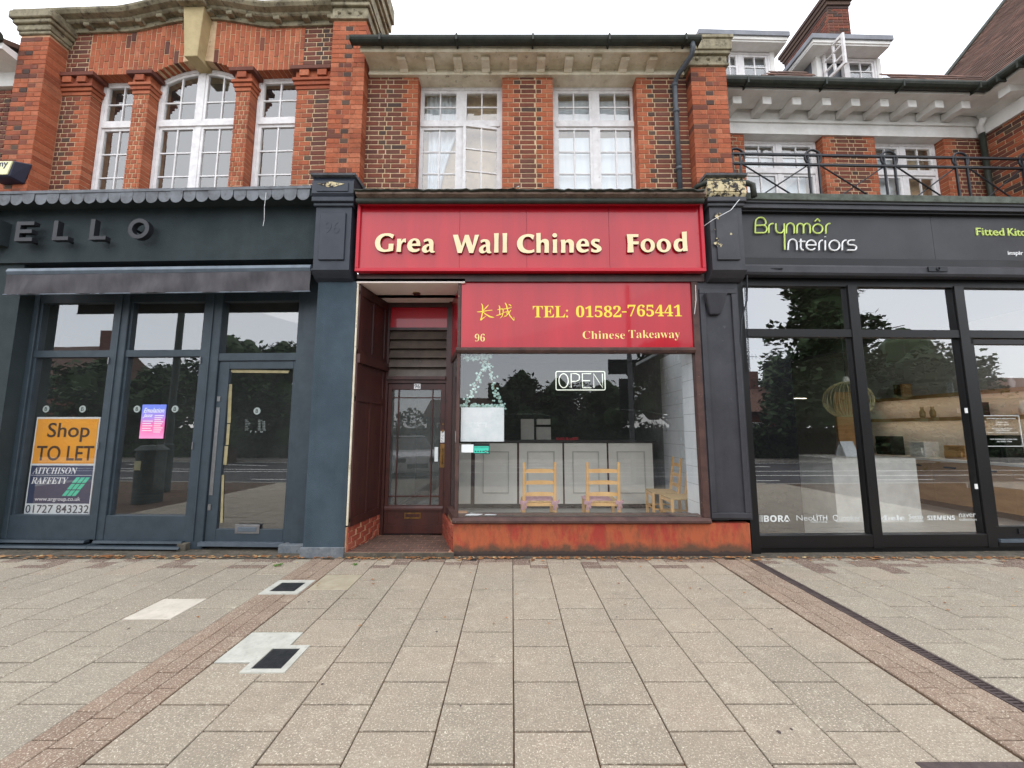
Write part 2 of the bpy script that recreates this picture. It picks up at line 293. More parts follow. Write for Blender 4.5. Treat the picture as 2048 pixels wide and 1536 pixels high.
# ------------------------------------------------------------------ mesh building
ORG = {}
class MB:
    def __init__(s): s.v = []; s.f = []; s.mi = []; s.cur = 0
    def face(s, idx): s.f.append(idx); s.mi.append(s.cur)
    def box(s, u0, u1, v0, v1, z0, z1):
        if u0 > u1: u0, u1 = u1, u0
        if v0 > v1: v0, v1 = v1, v0
        if z0 > z1: z0, z1 = z1, z0
        n = len(s.v)
        s.v += [(u0, v0, z0), (u1, v0, z0), (u1, v1, z0), (u0, v1, z0), (u0, v0, z1), (u1, v0, z1), (u1, v1, z1), (u0, v1, z1)]
        for q in ((0, 3, 2, 1), (4, 5, 6, 7), (0, 1, 5, 4), (1, 2, 6, 5), (2, 3, 7, 6), (3, 0, 4, 7)): s.face([n + k for k in q])
        return s
    def prism(s, pts, axis, a, b):
        """closed profile extruded along axis: 'u' pts=(v,z), 'v' pts=(u,z), 'z' pts=(u,v)"""
        def P(p, t):
            return (t, p[0], p[1]) if axis == 'u' else ((p[0], t, p[1]) if axis == 'v' else (p[0], p[1], t))
        n = len(s.v); k = len(pts)
        s.v += [P(p, a) for p in pts] + [P(p, b) for p in pts]
        s.face([n + i for i in range(k)]); s.face([n + k + i for i in reversed(range(k))])
        for i in range(k):
            j = (i + 1) % k; s.face([n + i, n + k + i, n + k + j, n + j])
        return s
    def quad(s, *p):
        n = len(s.v); s.v += list(p); s.face([n + i for i in range(len(p))]); return s
    def hexa(s, lo, hi):
        n = len(s.v); s.v += list(lo) + list(hi)
        for q in ((3, 2, 1, 0), (4, 5, 6, 7), (0, 1, 5, 4), (1, 2, 6, 5), (2, 3, 7, 6), (3, 0, 4, 7)): s.face([n + k for k in q])
        return s
    def tube(s, path, r, n=8, closed=False, rads=None):
        P = [Vector(p) for p in path]
        if rads is None:
            P = [p for i, p in enumerate(P) if i == 0 or (p - P[i - 1]).length > 1e-5]
        k = len(P); base = len(s.v)
        prev = None
        for i, p in enumerate(P):
            a = P[i - 1] if (i > 0 or closed) else P[i]; b = P[(i + 1) % k] if (i < k - 1 or closed) else P[i]
            t = (b - a).normalized()
            if prev is None:
                ref = Vector((0, 0, 1)) if abs(t.z) < .9 else Vector((1, 0, 0)); x = t.cross(ref).normalized()
            else: x = (prev - t * prev.dot(t)).normalized()
            prev = x; y = t.cross(x); rr = rads[i] if rads else r
            for j in range(n):
                a_ = 2 * math.pi * j / n; s.v.append(tuple(p + x * math.cos(a_) * rr + y * math.sin(a_) * rr))
        for i in range(k if closed else k - 1):
            i2 = (i + 1) % k
            for j in range(n):
                j2 = (j + 1) % n; s.face([base + i * n + j, base + i * n + j2, base + i2 * n + j2, base + i2 * n + j])
        if not closed:
            s.face([base + j for j in reversed(range(n))]); s.face([base + (k - 1) * n + j for j in range(n)])
        return s
    def cyl(s, c, r, h, axis='z', n=16, r2=None):
        r2 = r if r2 is None else r2; d = {'z': (0, 0, h), 'v': (0, h, 0), 'u': (h, 0, 0)}[axis]
        return s.tube([c, tuple(a + b for a, b in zip(c, d))], r, n, rads=[r, r2])
    def ring(s, c, r, t, n=24):
        return s.tube([(c[0] + math.cos(2 * math.pi * i / n) * r, c[1], c[2] + math.sin(2 * math.pi * i / n) * r) for i in range(n)], t, 6, True)
    def build(s, name, mat, parent=None, F=FW, origin=None, smooth=False, kind=None, bevel=0):
        me = bpy.data.meshes.new(name)
        vs_ = s.v
        if origin is None:
            xs = [p[0] for p in vs_]; ys = [p[1] for p in vs_]; zs = [p[2] for p in vs_]
            origin = ((min(xs) + max(xs)) / 2, (min(ys) + max(ys)) / 2, min(zs))
        me.from_pydata([(p[0] - origin[0], p[1] - origin[1], p[2] - origin[2]) for p in vs_], [], s.f)
        mats = mat if isinstance(mat, (list, tuple)) else [mat]
        for m in mats: me.materials.append(M[m] if isinstance(m, str) else m)
        if len(mats) > 1: me.polygons.foreach_set('material_index', s.mi)
        bm = bmesh.new(); bm.from_mesh(me); bmesh.ops.recalc_face_normals(bm, faces=bm.faces)
        if bevel: bmesh.ops.bevel(bm, geom=list(bm.edges), offset=bevel, segments=1, affect='EDGES', clamp_overlap=True)
        bm.to_mesh(me); bm.free()
        if smooth: me.polygons.foreach_set('use_smooth', [True] * len(me.polygons))
        me.update()
        return place(name, me, origin, parent, F, kind)
def place(name, me, origin, parent=None, F=FW, kind=None):
    o = bpy.data.objects.new(name, me); COL.objects.link(o); ORG[o] = Vector(origin)
    if parent is not None:
        o.parent = parent; o.location = ORG[o] - ORG[parent]
    else: o.matrix_world = F.M @ Matrix.Translation(origin)
    if kind: o['kind'] = kind
    return o
def thing(name, label, cat, F=FW, base=(0, 0, 0), group=None):
    o = bpy.data.objects.new(name, None); COL.objects.link(o); ORG[o] = Vector(base)
    o.empty_display_size = .1
    o.matrix_world = F.M @ Matrix.Translation(base); return tag(o, label, cat, group)
def tag(o, label, cat, group=None):
    o['label'] = label; o['category'] = cat
    if group: o['group'] = group
    return o
def struct(o): o['kind'] = 'structure'; return o
def stuff(o): o['kind'] = 'stuff'; return o
def bx(name, mat, parent, F, u0, u1, v0, v1, z0, z1, bevel=0): return MB().box(u0, u1, v0, v1, z0, z1).build(name, mat, parent, F, bevel=bevel)
def pbox(F, x0, y0, x1, y1, v):
    """u0,u1,z0,z1 of a rectangle seen between two photo corners on the plane at depth v"""
    ym = (y0 + y1) / 2; xm = (x0 + x1) / 2
    return at(F, x0, ym, v)[0], at(F, x1, ym, v)[0], at(F, xm, y1, v)[1], at(F, xm, y0, v)[1]

# ------------------------------------------------------------------ lettering
def curve_mesh(polys, ext):
    cu = bpy.data.curves.new('outline', 'CURVE'); cu.dimensions = '2D'; cu.fill_mode = 'BOTH'; cu.extrude = ext
    for pl in polys:
        sp = cu.splines.new('POLY'); sp.points.add(len(pl) - 1); sp.use_cyclic_u = True
        for p, q in zip(sp.points, pl): p.co = (q[0], q[1], 0, 1)
    ob = bpy.data.objects.new('tmp', cu); me = bpy.data.meshes.new_from_object(ob)
    bpy.data.objects.remove(ob); return me
def fit_letter(me, name, mats, parent, F, box, v, ext, flat=False):
    """map a glyph mesh into the rectangle box=(u0,u1,z0,z1) standing out ext from depth v"""
    c = [q.co for q in me.vertices]
    x0, x1 = min(p.x for p in c), max(p.x for p in c); y0, y1 = min(p.y for p in c), max(p.y for p in c)
    zz = max(abs(p.z) for p in c) or 1
    u0, u1, z0, z1 = box
    if u1 is None: u1 = u0 + (x1 - x0) * (z1 - z0) / (y1 - y0)
    vv = [(u0 + (p.x - x0) / (x1 - x0) * (u1 - u0), v - ext * (p.z / zz + 1) / 2, z0 + (p.y - y0) / (y1 - y0) * (z1 - z0)) for p in c]
    mb = MB(); mb.v = vv; mb.f = [list(p.vertices) for p in me.polygons]
    for p in me.polygons:
        zs = [c[i].z for i in p.vertices]; mb.mi.append(0 if min(zs) > zz * .5 or flat else 1)
    o = mb.build(name, mats, parent, F); bpy.data.meshes.remove(me); return o
def text_mesh(s, ext=.02, offset=0, shear=0, spacing=1):
    cu = bpy.data.curves.new('text', 'FONT'); cu.body = s; cu.size = 1; cu.extrude = ext; cu.offset = offset; cu.shear = shear
    cu.resolution_u = 4; cu.space_character = spacing
    ob = bpy.data.objects.new('tmp', cu); me = bpy.data.meshes.new_from_object(ob)
    bpy.data.objects.remove(ob); return me
def text(s, mat, parent, F, box, v, name='lettering', ext=.0015, offset=0, shear=0, spacing=1):
    return fit_letter(text_mesh(s, .02, offset, shear, spacing), name, [mat, mat], parent, F, box, v, ext)
def bold(s, kind='serif'):
    up, lo, di = {'serif': (0x1D400, 0x1D41A, 0x1D7CE), 'sans': (0x1D5D4, 0x1D5EE, 0x1D7EC), 'bi': (0x1D468, 0x1D482, 0x1D7CE)}[kind]
    r = ''
    for ch in s:
        if 'A' <= ch <= 'Z': r += chr(up + ord(ch) - 65)
        elif 'a' <= ch <= 'z': r += chr(lo + ord(ch) - 97)
        elif '0' <= ch <= '9': r += chr(di + ord(ch) - 48)
        else: r += ch
    return r
def smooth_outline(pts, n=5):
    """pts: (x,y) smooth or (x,y,1) corner"""
    k = len(pts); out = []
    for i in range(k):
        p0, p1, p2, p3 = pts[i - 1], pts[i], pts[(i + 1) % k], pts[(i + 2) % k]
        c1 = len(p1) > 2; c2 = len(p2) > 2
        if c1 and c2: out.append(p1[:2]); continue
        q0 = p1 if c1 else p0; q3 = p2 if c2 else p3
        for j in range(n):
            t = j / n; t2 = t * t; t3 = t2 * t
            out.append(tuple(.5 * (2 * p1[a] + (p2[a] - q0[a]) * t + (2 * q0[a] - 5 * p1[a] + 4 * p2[a] - q3[a]) * t2 + (3 * p1[a] - q0[a] - 3 * p2[a] + q3[a]) * t3) for a in (0, 1)))
    return out
def ell(cx, cy, rx, ry, n=28): return [(cx + rx * math.cos(2 * math.pi * i / n), cy + ry * math.sin(2 * math.pi * i / n)) for i in range(n)]
GL = {
 'G': ([(383, 163, 1), (340, 149), (290, 146), (230, 160), (185, 200), (168, 250), (180, 305), (215, 345), (265, 359), (320, 356), (378, 345, 1), (380, 265, 1), (325, 268, 1), (323, 325, 1), (295, 334), (262, 326), (236, 298), (226, 250), (240, 205), (275, 178), (320, 178), (366, 207, 1)],),
 'r': ([(418, 214, 1), (466, 212, 1), (465, 240, 1), (485, 216), (517, 210, 1), (517, 256, 1), (490, 248), (468, 280), (465, 357, 1), (414, 357, 1), (418, 290)],),
 'e': ([(685, 292, 1), (680, 250), (660, 218), (620, 206), (575, 218), (543, 255), (535, 295), (550, 335), (590, 360), (640, 358), (678, 340, 1), (672, 318, 1), (635, 330), (602, 320), (586, 292, 1)],
       [(587, 268, 1), (596, 240), (616, 228), (635, 240), (640, 264, 1)]),
 'a': ([(720, 225, 1), (728, 252, 1), (750, 240), (774, 238), (785, 268, 1), (750, 275), (715, 300), (703, 330), (715, 358), (745, 368), (775, 358), (790, 346, 1), (800, 362), (825, 368), (850, 362, 1), (846, 350, 1), (834, 342), (833, 300), (832, 250), (815, 220), (775, 208), (745, 212)],
       [(786, 290, 1), (764, 300), (754, 322), (762, 342), (777, 342), (788, 328, 1)]),
 'W': ([(1055, 165, 1), (1112, 163, 1), (1155, 290, 1), (1192, 165, 1), (1235, 165, 1), (1280, 290, 1), (1305, 165, 1), (1353, 164, 1), (1288, 369, 1), (1243, 370, 1), (1198, 245, 1), (1157, 369, 1), (1112, 370, 1)],),
 'l': ([(0, 0, 1), (52, -2, 1), (49, 110), (50, 220, 1), (1, 221, 1), (4, 110)],),
 'C': ([(262, 162, 1), (235, 152), (190, 148), (130, 165), (88, 205), (75, 255), (90, 310), (130, 345), (190, 356), (235, 352), (262, 340, 1), (258, 312, 1), (225, 325), (185, 322), (150, 300), (135, 255), (148, 200), (180, 178), (215, 182), (247, 212, 1)],),
 'h': ([(285, 138, 1), (332, 135, 1), (331, 222, 1), (352, 206), (385, 200), (412, 215), (420, 250), (417, 348, 1), (370, 348, 1), (373, 270), (366, 242), (346, 236), (331, 262), (330, 348, 1), (285, 348, 1)],),
 'i': ([(462, 208, 1), (508, 205, 1), (505, 280), (507, 350, 1), (460, 350, 1), (464, 280)], ell(484, 162, 25, 23)),
 'n': ([(550, 210, 1), (597, 207, 1), (597, 225, 1), (620, 207), (650, 203), (678, 218), (690, 250), (687, 346, 1), (640, 348, 1), (641, 270), (632, 241), (612, 238), (599, 262), (598, 348, 1), (550, 350, 1), (554, 280)],),
 's': ([(973, 207, 1), (965, 238, 1), (940, 228), (918, 233), (922, 249), (955, 265), (984, 290), (985, 322), (950, 345), (905, 346), (875, 335, 1), (882, 300, 1), (910, 318), (933, 318), (938, 303), (908, 284), (882, 260), (880, 226), (905, 202), (940, 198)],),
 'F': ([(1265, 150, 1), (1390, 150, 1), (1387, 181, 1), (1330, 180, 1), (1330, 228, 1), (1390, 228, 1), (1387, 258, 1), (1329, 258, 1), (1332, 344, 1), (1265, 345, 1), (1271, 250)],),
 'o': (ell(1487, 270, 77, 73), ell(1487, 270, 33, 50)),
 'd': ([(1858, 125, 1), (1912, 120, 1), (1909, 230), (1912, 332, 1), (1862, 336, 1), (1862, 322, 1), (1835, 340), (1795, 335), (1768, 303), (1765, 255), (1785, 215), (1825, 197), (1859, 202, 1)],
       [(1861, 230, 1), (1838, 226), (1818, 240), (1810, 270), (1818, 303), (1838, 314), (1861, 300, 1)]),
}
def glyph(ch):
    pol = []
    for p in GL[ch]:
        p = [(q[0], -q[1]) + tuple(q[2:]) for q in p]
        pol.append(p if len(p) == 28 and len(p[0]) == 2 else smooth_outline(p))
    return curve_mesh(pol, 10)

# ------------------------------------------------------------------ bricks
BM = {}
def brick_mesh(w, h, d, mat, nm='brick', ch=.003):
    k = (round(w * 1000), round(h * 1000), round(d * 1000), mat, nm)
    if k not in BM:
        me = bpy.data.meshes.new(nm); a, b = w / 2, h / 2
        v = [(-a, ch, -b), (a, ch, -b), (a, ch, b), (-a, ch, b), (-a + ch, 0, -b + ch), (a - ch, 0, -b + ch), (a - ch, 0, b - ch), (-a + ch, 0, b - ch),
             (-a, d, -b), (a, d, -b), (a, d, b), (-a, d, b)]
        f = [(4, 5, 6, 7), (0, 1, 5, 4), (1, 2, 6, 5), (2, 3, 7, 6), (3, 0, 4, 7), (8, 9, 1, 0), (9, 10, 2, 1), (10, 11, 3, 2), (11, 8, 0, 3)]
        me.from_pydata(v, [], f); me.materials.append(M[mat]); me.update(); BM[k] = me
    return BM[k]
class Bricks:
    def __init__(s, parent, F, limit=300, name='brick', rest='brickwork'): s.p = parent; s.F = F; s.L = []; s.lim = limit; s.n = name; s.r = rest
    def add(s, u, v, z, w, h, d, mat, rot=0): s.L.append((u, v, z, w, h, d, mat, rot))
    def lay(s, u0, u1, z0, z1, v, ql=0, qr=0, d=.1, field='brown', quoin='orange', course=.075, burnt=.12, alt=0, mask=None):
        i = 0; z = z0
        while z < z1 - .02:
            hh = min(course, z1 - z); odd = (i + alt) % 2
            segs = []
            a, b = u0, u1
            if ql:
                w = min(ql * (1 if odd else .66), b - a)
                if odd: segs += [(a, a + w * .36, quoin, .009), (a + w * .36, a + w, quoin, .009)]
                else: segs += [(a, a + w, quoin, .009)]
                a += w
            if qr:
                w = min(qr * (1 if odd else .66), b - a)
                if odd: segs += [(b - w, b - w * .36, quoin, .009), (b - w * .36, b, quoin, .009)]
                else: segs += [(b - w, b, quoin, .009)]
                b -= w
            t = a - (.03 if odd else .06) if not ql else a; j = odd
            while t < b - .005:
                w = .225 if j % 2 else .1125
                x0, x1 = max(t, a), min(t + w, b)
                if x1 - x0 > .02:
                    q = field if random.random() > burnt * (2.2 if w < .2 else .5) else 'burnt'
                    segs.append((x0, x1, q, .014))
                t += w; j += 1
            for x0, x1, m, g in segs:
                if mask and not mask((x0 + x1) / 2, z + hh / 2): continue
                s.add((x0 + x1) / 2, v + random.uniform(-.002, .002), z + hh / 2, x1 - x0 - g, hh - (.009 if g < .01 else .015), d, m)
            z += course; i += 1
    def finish(s):
        Fi = s.F.M; cl = cam.location
        s.L.sort(key=lambda b: ((Fi @ Vector((b[0], b[1], b[2]))) - cl).length)
        for u, v, z, w, h, d, m, rot in s.L[:s.lim]:
            me = brick_mesh(round(w, 2) if w > .1 else round(w, 3), h, d, m, s.n)
            o = place(s.n, me, (u, v, z), s.p)
            if rot: o.rotation_euler = (0, rot, 0)
        rest = s.L[s.lim:]
        if rest:
            groups = {}
            mb = MB(); mats = sorted({b[6] for b in rest})
            for u, v, z, w, h, d, m, rot in rest:
                me = brick_mesh(w, h, d, m, s.n); n = len(mb.v); c, sn = math.cos(rot), math.sin(rot)
                for q in me.vertices:
                    x, y_, zz = q.co; mb.v.append((u + x * c + zz * sn, v + y_, z - x * sn + zz * c))
                mb.cur = mats.index(m)
                for p in me.polygons: mb.face([n + k for k in p.vertices])
            mb.build(s.r, mats, s.p, kind='stuff')

# ------------------------------------------------------------------ casement windows
def window(bld, u0, u1, z0, z1, v, mull=(), trans=(), nc=2, rows=(3, 2), fw=.05, mw=.075, sw=.042, mun=.02, mat='whitep', gm='glassU', skip=(), arch=None, opened=None, name='window'):
    """outer frame > casements > panes, seen from the front"""
    fr = MB(); d = .07
    top = (lambda u: z1) if arch is None else arch
    fr.box(u0, u0 + fw, v, v + d, z0, top(u0)); fr.box(u1 - fw, u1, v, v + d, z0, top(u1))
    fr.box(u0 + fw, u1 - fw, v, v + d, z0, z0 + fw)
    if arch is None: fr.box(u0 + fw, u1 - fw, v, v + d, z1 - fw, z1)
    else:
        N = 14
        for i in range(N):
            a = u0 + (u1 - u0) * i / N; b = u0 + (u1 - u0) * (i + 1) / N
            fr.hexa([(a, v, top(a) - fw), (b, v, top(b) - fw), (b, v + d, top(b) - fw), (a, v + d, top(a) - fw)], [(a, v, top(a)), (b, v, top(b)), (b, v + d, top(b)), (a, v + d, top(a))])
    us = [u0 + fw]
    for m in mull: fr.box(m - mw / 2, m + mw / 2, v + .004, v + d, z0 + fw, top(m) - fw * .5); us += [m - mw / 2, m + mw / 2]
    us.append(u1 - fw)
    zs = [z0 + fw]
    for t in trans: fr.box(u0 + fw, u1 - fw, v - .012, v + d - .01, t - mw / 2, t + mw / 2); zs += [t - mw / 2, t + mw / 2]
    zs.append(None)
    w = fr.build(name, mat, bld)
    for i in range(0, len(us), 2):
        for j in range(0, len(zs), 2):
            a, b = us[i], us[i + 1]; c = zs[j]; e = zs[j + 1]
            if (i // 2, j // 2) in skip: continue
            nr = rows[j // 2]; s_ = MB(); vv = v + .012; dd = .04
            tp = (lambda u: e) if e is not None else (lambda u: top(u) - fw)
            s_.box(a, a + sw, vv, vv + dd, c, tp(a)); s_.box(b - sw, b, vv, vv + dd, c, tp(b)); s_.box(a + sw, b - sw, vv, vv + dd, c, c + sw)
            if e is not None or arch is None: s_.box(a + sw, b - sw, vv, vv + dd, tp(a) - sw, tp(a))
            else:
                for k in range(6):
                    p, q = a + (b - a) * k / 6, a + (b - a) * (k + 1) / 6
                    s_.hexa([(p, vv, tp(p) - sw), (q, vv, tp(q) - sw), (q, vv + dd, tp(q) - sw), (p, vv + dd, tp(p) - sw)], [(p, vv, tp(p)), (q, vv, tp(q)), (q, vv + dd, tp(q)), (p, vv + dd, tp(p))])
            ia, ib, ic, ie = a + sw, b - sw, c + sw, min(tp(a), tp(b)) - sw
            for k in range(1, nc): m = ia + (ib - ia) * k / nc; s_.box(m - mun / 2, m + mun / 2, vv + .006, vv + dd - .006, ic, tp(m) - sw)
            hgt = ie - ic
            for k in range(1, nr): m = ic + hgt * k / nr; s_.box(ia, ib, vv + .009, vv + dd - .009, m - mun / 2, m + mun / 2)
            panes = []
            for k in range(nc):
                for l in range(nr):
                    p0, p1 = ia + (ib - ia) * k / nc + mun / 2 * (k > 0), ia + (ib - ia) * (k + 1) / nc - mun / 2 * (k < nc - 1)
                    q0, q1 = ic + hgt * l / nr, ic + hgt * (l + 1) / nr
                    if l == nr - 1 and arch is not None and e is None:
                        t0, t1 = tp(p0) - sw, tp(p1) - sw
                    else: t0 = t1 = q1
                    vt = [random.uniform(-.0012, .0012) for _ in range(4)]
                    panes.append([(p0, vv + .02 + vt[0], q0), (p1, vv + .02 + vt[1], q0), (p1, vv + .02 + vt[2], t1), (p0, vv + .02 + vt[3], t0)])
            ob = s_
            if opened and opened[0] == (i // 2, j // 2):
                ang, hinge = opened[1], opened[2]; hu = b if hinge > 0 else a
                rot = lambda p: (hu + (p[0] - hu) * math.cos(ang) - (p[1] - vv) * math.sin(ang) * hinge, vv + (p[1] - vv) * math.cos(ang) - abs(p[0] - hu) * math.sin(ang), p[2])
                s_.v = [rot(p) for p in s_.v]; panes = [[rot(p) for p in q] for q in panes]
            ob.build('casement', mat, w)
            for q in panes: MB().quad(*q).build('pane', gm, w)
    return w
def fabric(name, mat, parent, u0, u1, z0, z1, v, folds=8, amp=.03, pinch=None):
    mb = MB(); N, K = folds * 6, 12
    for i in range(N + 1):
        for k in range(K + 1):
            t = i / N; z = z0 + (z1 - z0) * k / K; a, b = u0, u1
            if pinch: a, b = pinch(k / K)
            mb.v.append((a + (b - a) * t, v + amp * math.sin(t * folds * 2 * math.pi) + .3 * amp * math.sin(k * .7 + t * 9), z))
    for i in range(N):
        for k in range(K): n = i * (K + 1) + k; mb.face([n, n + K + 1, n + K + 2, n + 1])
    return mb.build(name, mat, parent, smooth=True)

# ================================================================== GROUND
struct(MB().box(-60, 60, -60, 40, -.6, -.135).build('ground', 'gravel'))
pav = struct(MB().box(-14, 14, -.85, 5.6, -.13, -.012).build('pavement', 'sand'))
struct(MB().box(-60, 60, -9.4, -.85, -.13, -.10).build('road', 'asphalt'))
for a, b in ((-60, -14), (14, 60)): struct(MB().box(a, b, -.85, 6, -.13, -.004).build('side_pavement', 'kerb'))
struct(MB().box(-60, 60, -13, -9.4, -.13, 0).build('far_pavement', 'kerb'))
g = MB()
for i in range(66): g.box(-30 + i * .9, -30 + i * .9 + .892, -.99, -.852, -.12, .004)
stuff(g.build('kerb_stones', 'kerb', pav))
def mark(pts, w=.12):
    mb = MB()
    for (x0, y0), (x1, y1) in zip(pts, pts[1:]):
        d = Vector((x1 - x0, y1 - y0, 0)).normalized(); n_ = Vector((-d.y, d.x, 0)) * w / 2
        mb.hexa([(x0 + n_.x, y0 + n_.y, -.1), (x1 + n_.x, y1 + n_.y, -.1), (x1 - n_.x, y1 - n_.y, -.1), (x0 - n_.x, y0 - n_.y, -.1)],
                [(x0 + n_.x, y0 + n_.y, -.094), (x1 + n_.x, y1 + n_.y, -.094), (x1 - n_.x, y1 - n_.y, -.094), (x0 - n_.x, y0 - n_.y, -.094)])
    return struct(mb.build('road_marking', 'roadpaint'))
mark([(-30, -4.6), (-12, -4.7), (-5, -5.5)]); mark([(-30, -5.6), (-12, -5.6), (-5, -5.7)]); mark([(-5, -5.6), (30, -5.0)]); mark([(2, -4.4), (14, -3.6), (30, -3.4)])
for k in range(10): mark([(-26 + k * 5.5, -2.4), (-23.6 + k * 5.5, -2.4)], .1)
for k in range(7): mark([(-20 + k * 5, -7.8), (-17.4 + k * 5, -7.3)], .2)
mark([(-30, -9.1), (30, -9.1)], .1)

SLW = .4166
def slab(x0, x1, y0, y1, mat='slab', nm='paving_slab', par=pav, g=.008, top=0):
    k = ('slab', round(x1 - x0, 3), round(y1 - y0, 3), mat, nm); c = .004; w = (x1 - x0) / 2 - g / 2; h = (y1 - y0) / 2 - g * .85
    if k not in BM:
        me = bpy.data.meshes.new(nm)
        v = [(-w, -h, -.04), (w, -h, -.04), (w, h, -.04), (-w, h, -.04), (-w, -h, -c), (w, -h, -c), (w, h, -c), (-w, h, -c), (-w + c, -h + c, 0), (w - c, -h + c, 0), (w - c, h - c, 0), (-w + c, h - c, 0)]
        f = [(8, 9, 10, 11)] + [(i, (i + 1) % 4, (i + 1) % 4 + 4, i + 4) for i in range(4)] + [(i + 4, (i + 1) % 4 + 4, (i + 1) % 4 + 8, i + 8) for i in range(4)]
        me.from_pydata(v, [], f); me.materials.append(M[mat]); me.update(); BM[k] = me
    o = place(nm, BM[k], ((x0 + x1) / 2, (y0 + y1) / 2, top + random.uniform(-.002, .0015)), par)
    o.rotation_euler = (random.uniform(-.004, .004), random.uniform(-.004, .004), random.uniform(-.004, .004)); return o
def vis(x, y): return y > 1.6 and abs(x) < 1.32 * (y * .993 - .18) + .45
far = []
def do_slab(x0, x1, y0, y1, mat='slab', nm='paving_slab'):
    if vis((x0 + x1) / 2, y1): slab(x0, x1, y0, y1, mat, nm)
    else: far.append((x0, x1, y0, y1))
X0 = .01
def colx(k): return (X0 + k * SLW - (.003 * k if k > 0 else 0), X0 + (k + 1) * SLW - (.003 * (k + 1) if k >= 0 else 0))
special = {(-9, 9): 'lightslab', }
FRONT = 5.17
for k in range(-18, 20):
    if k in (6,): continue                      # brick strip on the right
    if k == -6: continue                        # brick strip on the left
    x0, x1 = colx(k)
    if k >= 7: x0, x1 = 3.03 + (k - 7) * .415, 3.03 + (k - 6) * .415
    even = (k % 2 == 0)
    ys = []; n = -1
    y = 4.818 if even else 4.61
    off = 0 if k < 7 else -.165
    y += off
    first = True; mat = 'slab' if -7 < k < 6 else 'slabg'
    while y > -.8:
        y0 = y - .4175; y1 = y
        m_ = mat
        cx, cy = (x0 + x1) / 2, (y0 + y1) / 2
        if abs(cx + 3.12) < .2 and abs(cy - 3.75) < .2: m_ = 'lightslab'
        if abs(cx + 1.88) < .2 and abs(cy - 3.14) < .2: m_ = 'paleslab'
        if abs(cx + 1.88) < .2 and abs(cy - 4.4) < .21: m_ = 'buffslab'
        do_slab(x0, x1, y0, y1, m_); y = y0
    # top of the column towards the shop fronts
    yt = (4.818 if even else 4.61) + off
    if yt + .4175 <= FRONT + .12 and not even: do_slab(x0, x1, yt, min(yt + .4175, FRONT)); yt += .4175
    while yt < FRONT - .05:
        y1 = min(yt + .11, FRONT)
        for q in range(2):
            slab(x0 + q * SLW / 2, x0 + (q + 1) * SLW / 2, yt, y1, 'paverd' if random.random() < .5 else mat, 'paving_brick', g=.006)
        yt = y1
for sx0, sx1, cols in ((-2.495, -2.078, 3), (2.515, 2.925, 3)):
    y = FRONT - .05; r = 0
    while y > 1.2:
        for c in range(cols):
            w = (sx1 - sx0) / cols; a = sx0 + c * w
            o_ = 0 if c % 2 else .1
            if vis(a, y): slab(a, a + w, y - .2085 + o_ * .5, y + o_ * .5, 'paver', 'paving_brick', g=.005)
        y -= .2085; r += 1
g = MB()
for x0, x1, y0, y1 in far: g.box(x0 + .004, x1 - .004, y0 + .004, y1 - .004, -.03, random.uniform(-.002, .001))
stuff(g.build('paving', 'slabg', pav))
# dirty strip along the foot of the shop fronts
struct(MB().box(-9, 9, FRONT, 5.75, -.011, -.002).build('foot_strip', 'gravel'))

# iron covers set in pale frames
def cover(c, label):
    cx, cy, w, h, iw, ih = c
    t = thing('inspection_cover', label, 'drain cover', FW, (cx, cy, 0), 'small iron inspection covers in the pavement')
    f = MB(); a, b = w / 2, h / 2; p, q = iw / 2, ih / 2
    f.box(cx - a, cx + a, cy - b, cy - q, -.01, .006).box(cx - a, cx + a, cy + q, cy + b, -.01, .006).box(cx - a, cx - p, cy - q, cy + q, -.01, .006).box(cx + p, cx + a, cy - q, cy + q, -.01, .006)
    f.build('frame', 'paleslab', t)
    m = MB().box(cx - p + .004, cx + p - .004, cy - q + .004, cy + q - .004, -.01, .003)
    for i in range(9):
        x = cx - p + .03 + i * (iw - .06) / 8; m.box(x - .003, x + .003, cy - q + .03, cy + q - .03, .003, .0045)
    l = m.build('lid', 'cover', t); return t
cover((-2.29, 4.25, .385, .36, .25, .23), 'iron cover in a cream frame across the red brick strip, nearer the blue shop door')
cover((-1.655, 2.98, .30, .335, .205, .25), 'iron cover in a white concrete frame beside the pale grey slab, nearer the viewer')
t = thing('drain_channel', 'dark slotted drainage channel running diagonally away from the kitchen showroom corner', 'drain channel', FW, (2.97, 3, 0))
m = MB(); m.box(2.925, 2.94, 1.3, 5.12, -.04, .003).box(3.005, 3.02, 1.3, 5.12, -.04, .003).box(2.94, 3.005, 1.3, 5.12, -.04, -.02); m.build('rail', 'drain', t)
m = MB(); y = 1.3
while y < 5.1: m.box(2.94, 3.005, y, y + .016, -.02, -.001); y += .028
stuff(m.build('grating', 'drain', t))
x_, y_ = ground(1930, 1522)
t = thing('cross_drain', 'short dark slotted drain crossing the right corner of the pavement', 'drain channel', FW, (x_, y_, 0))
MB().box(1.95, 2.9, 2.06, 2.11, -.02, .003).build('rail', 'drain', t)
MB().box(.04, .14, 0, .06, 0, .004)
tag(MB().box(-.52, -.44, 5.08, 5.13, -.004, .008).build('stopcock_lid', 'cover'), 'tiny black plastic lid in the pavement below the orange stall riser', 'drain cover')
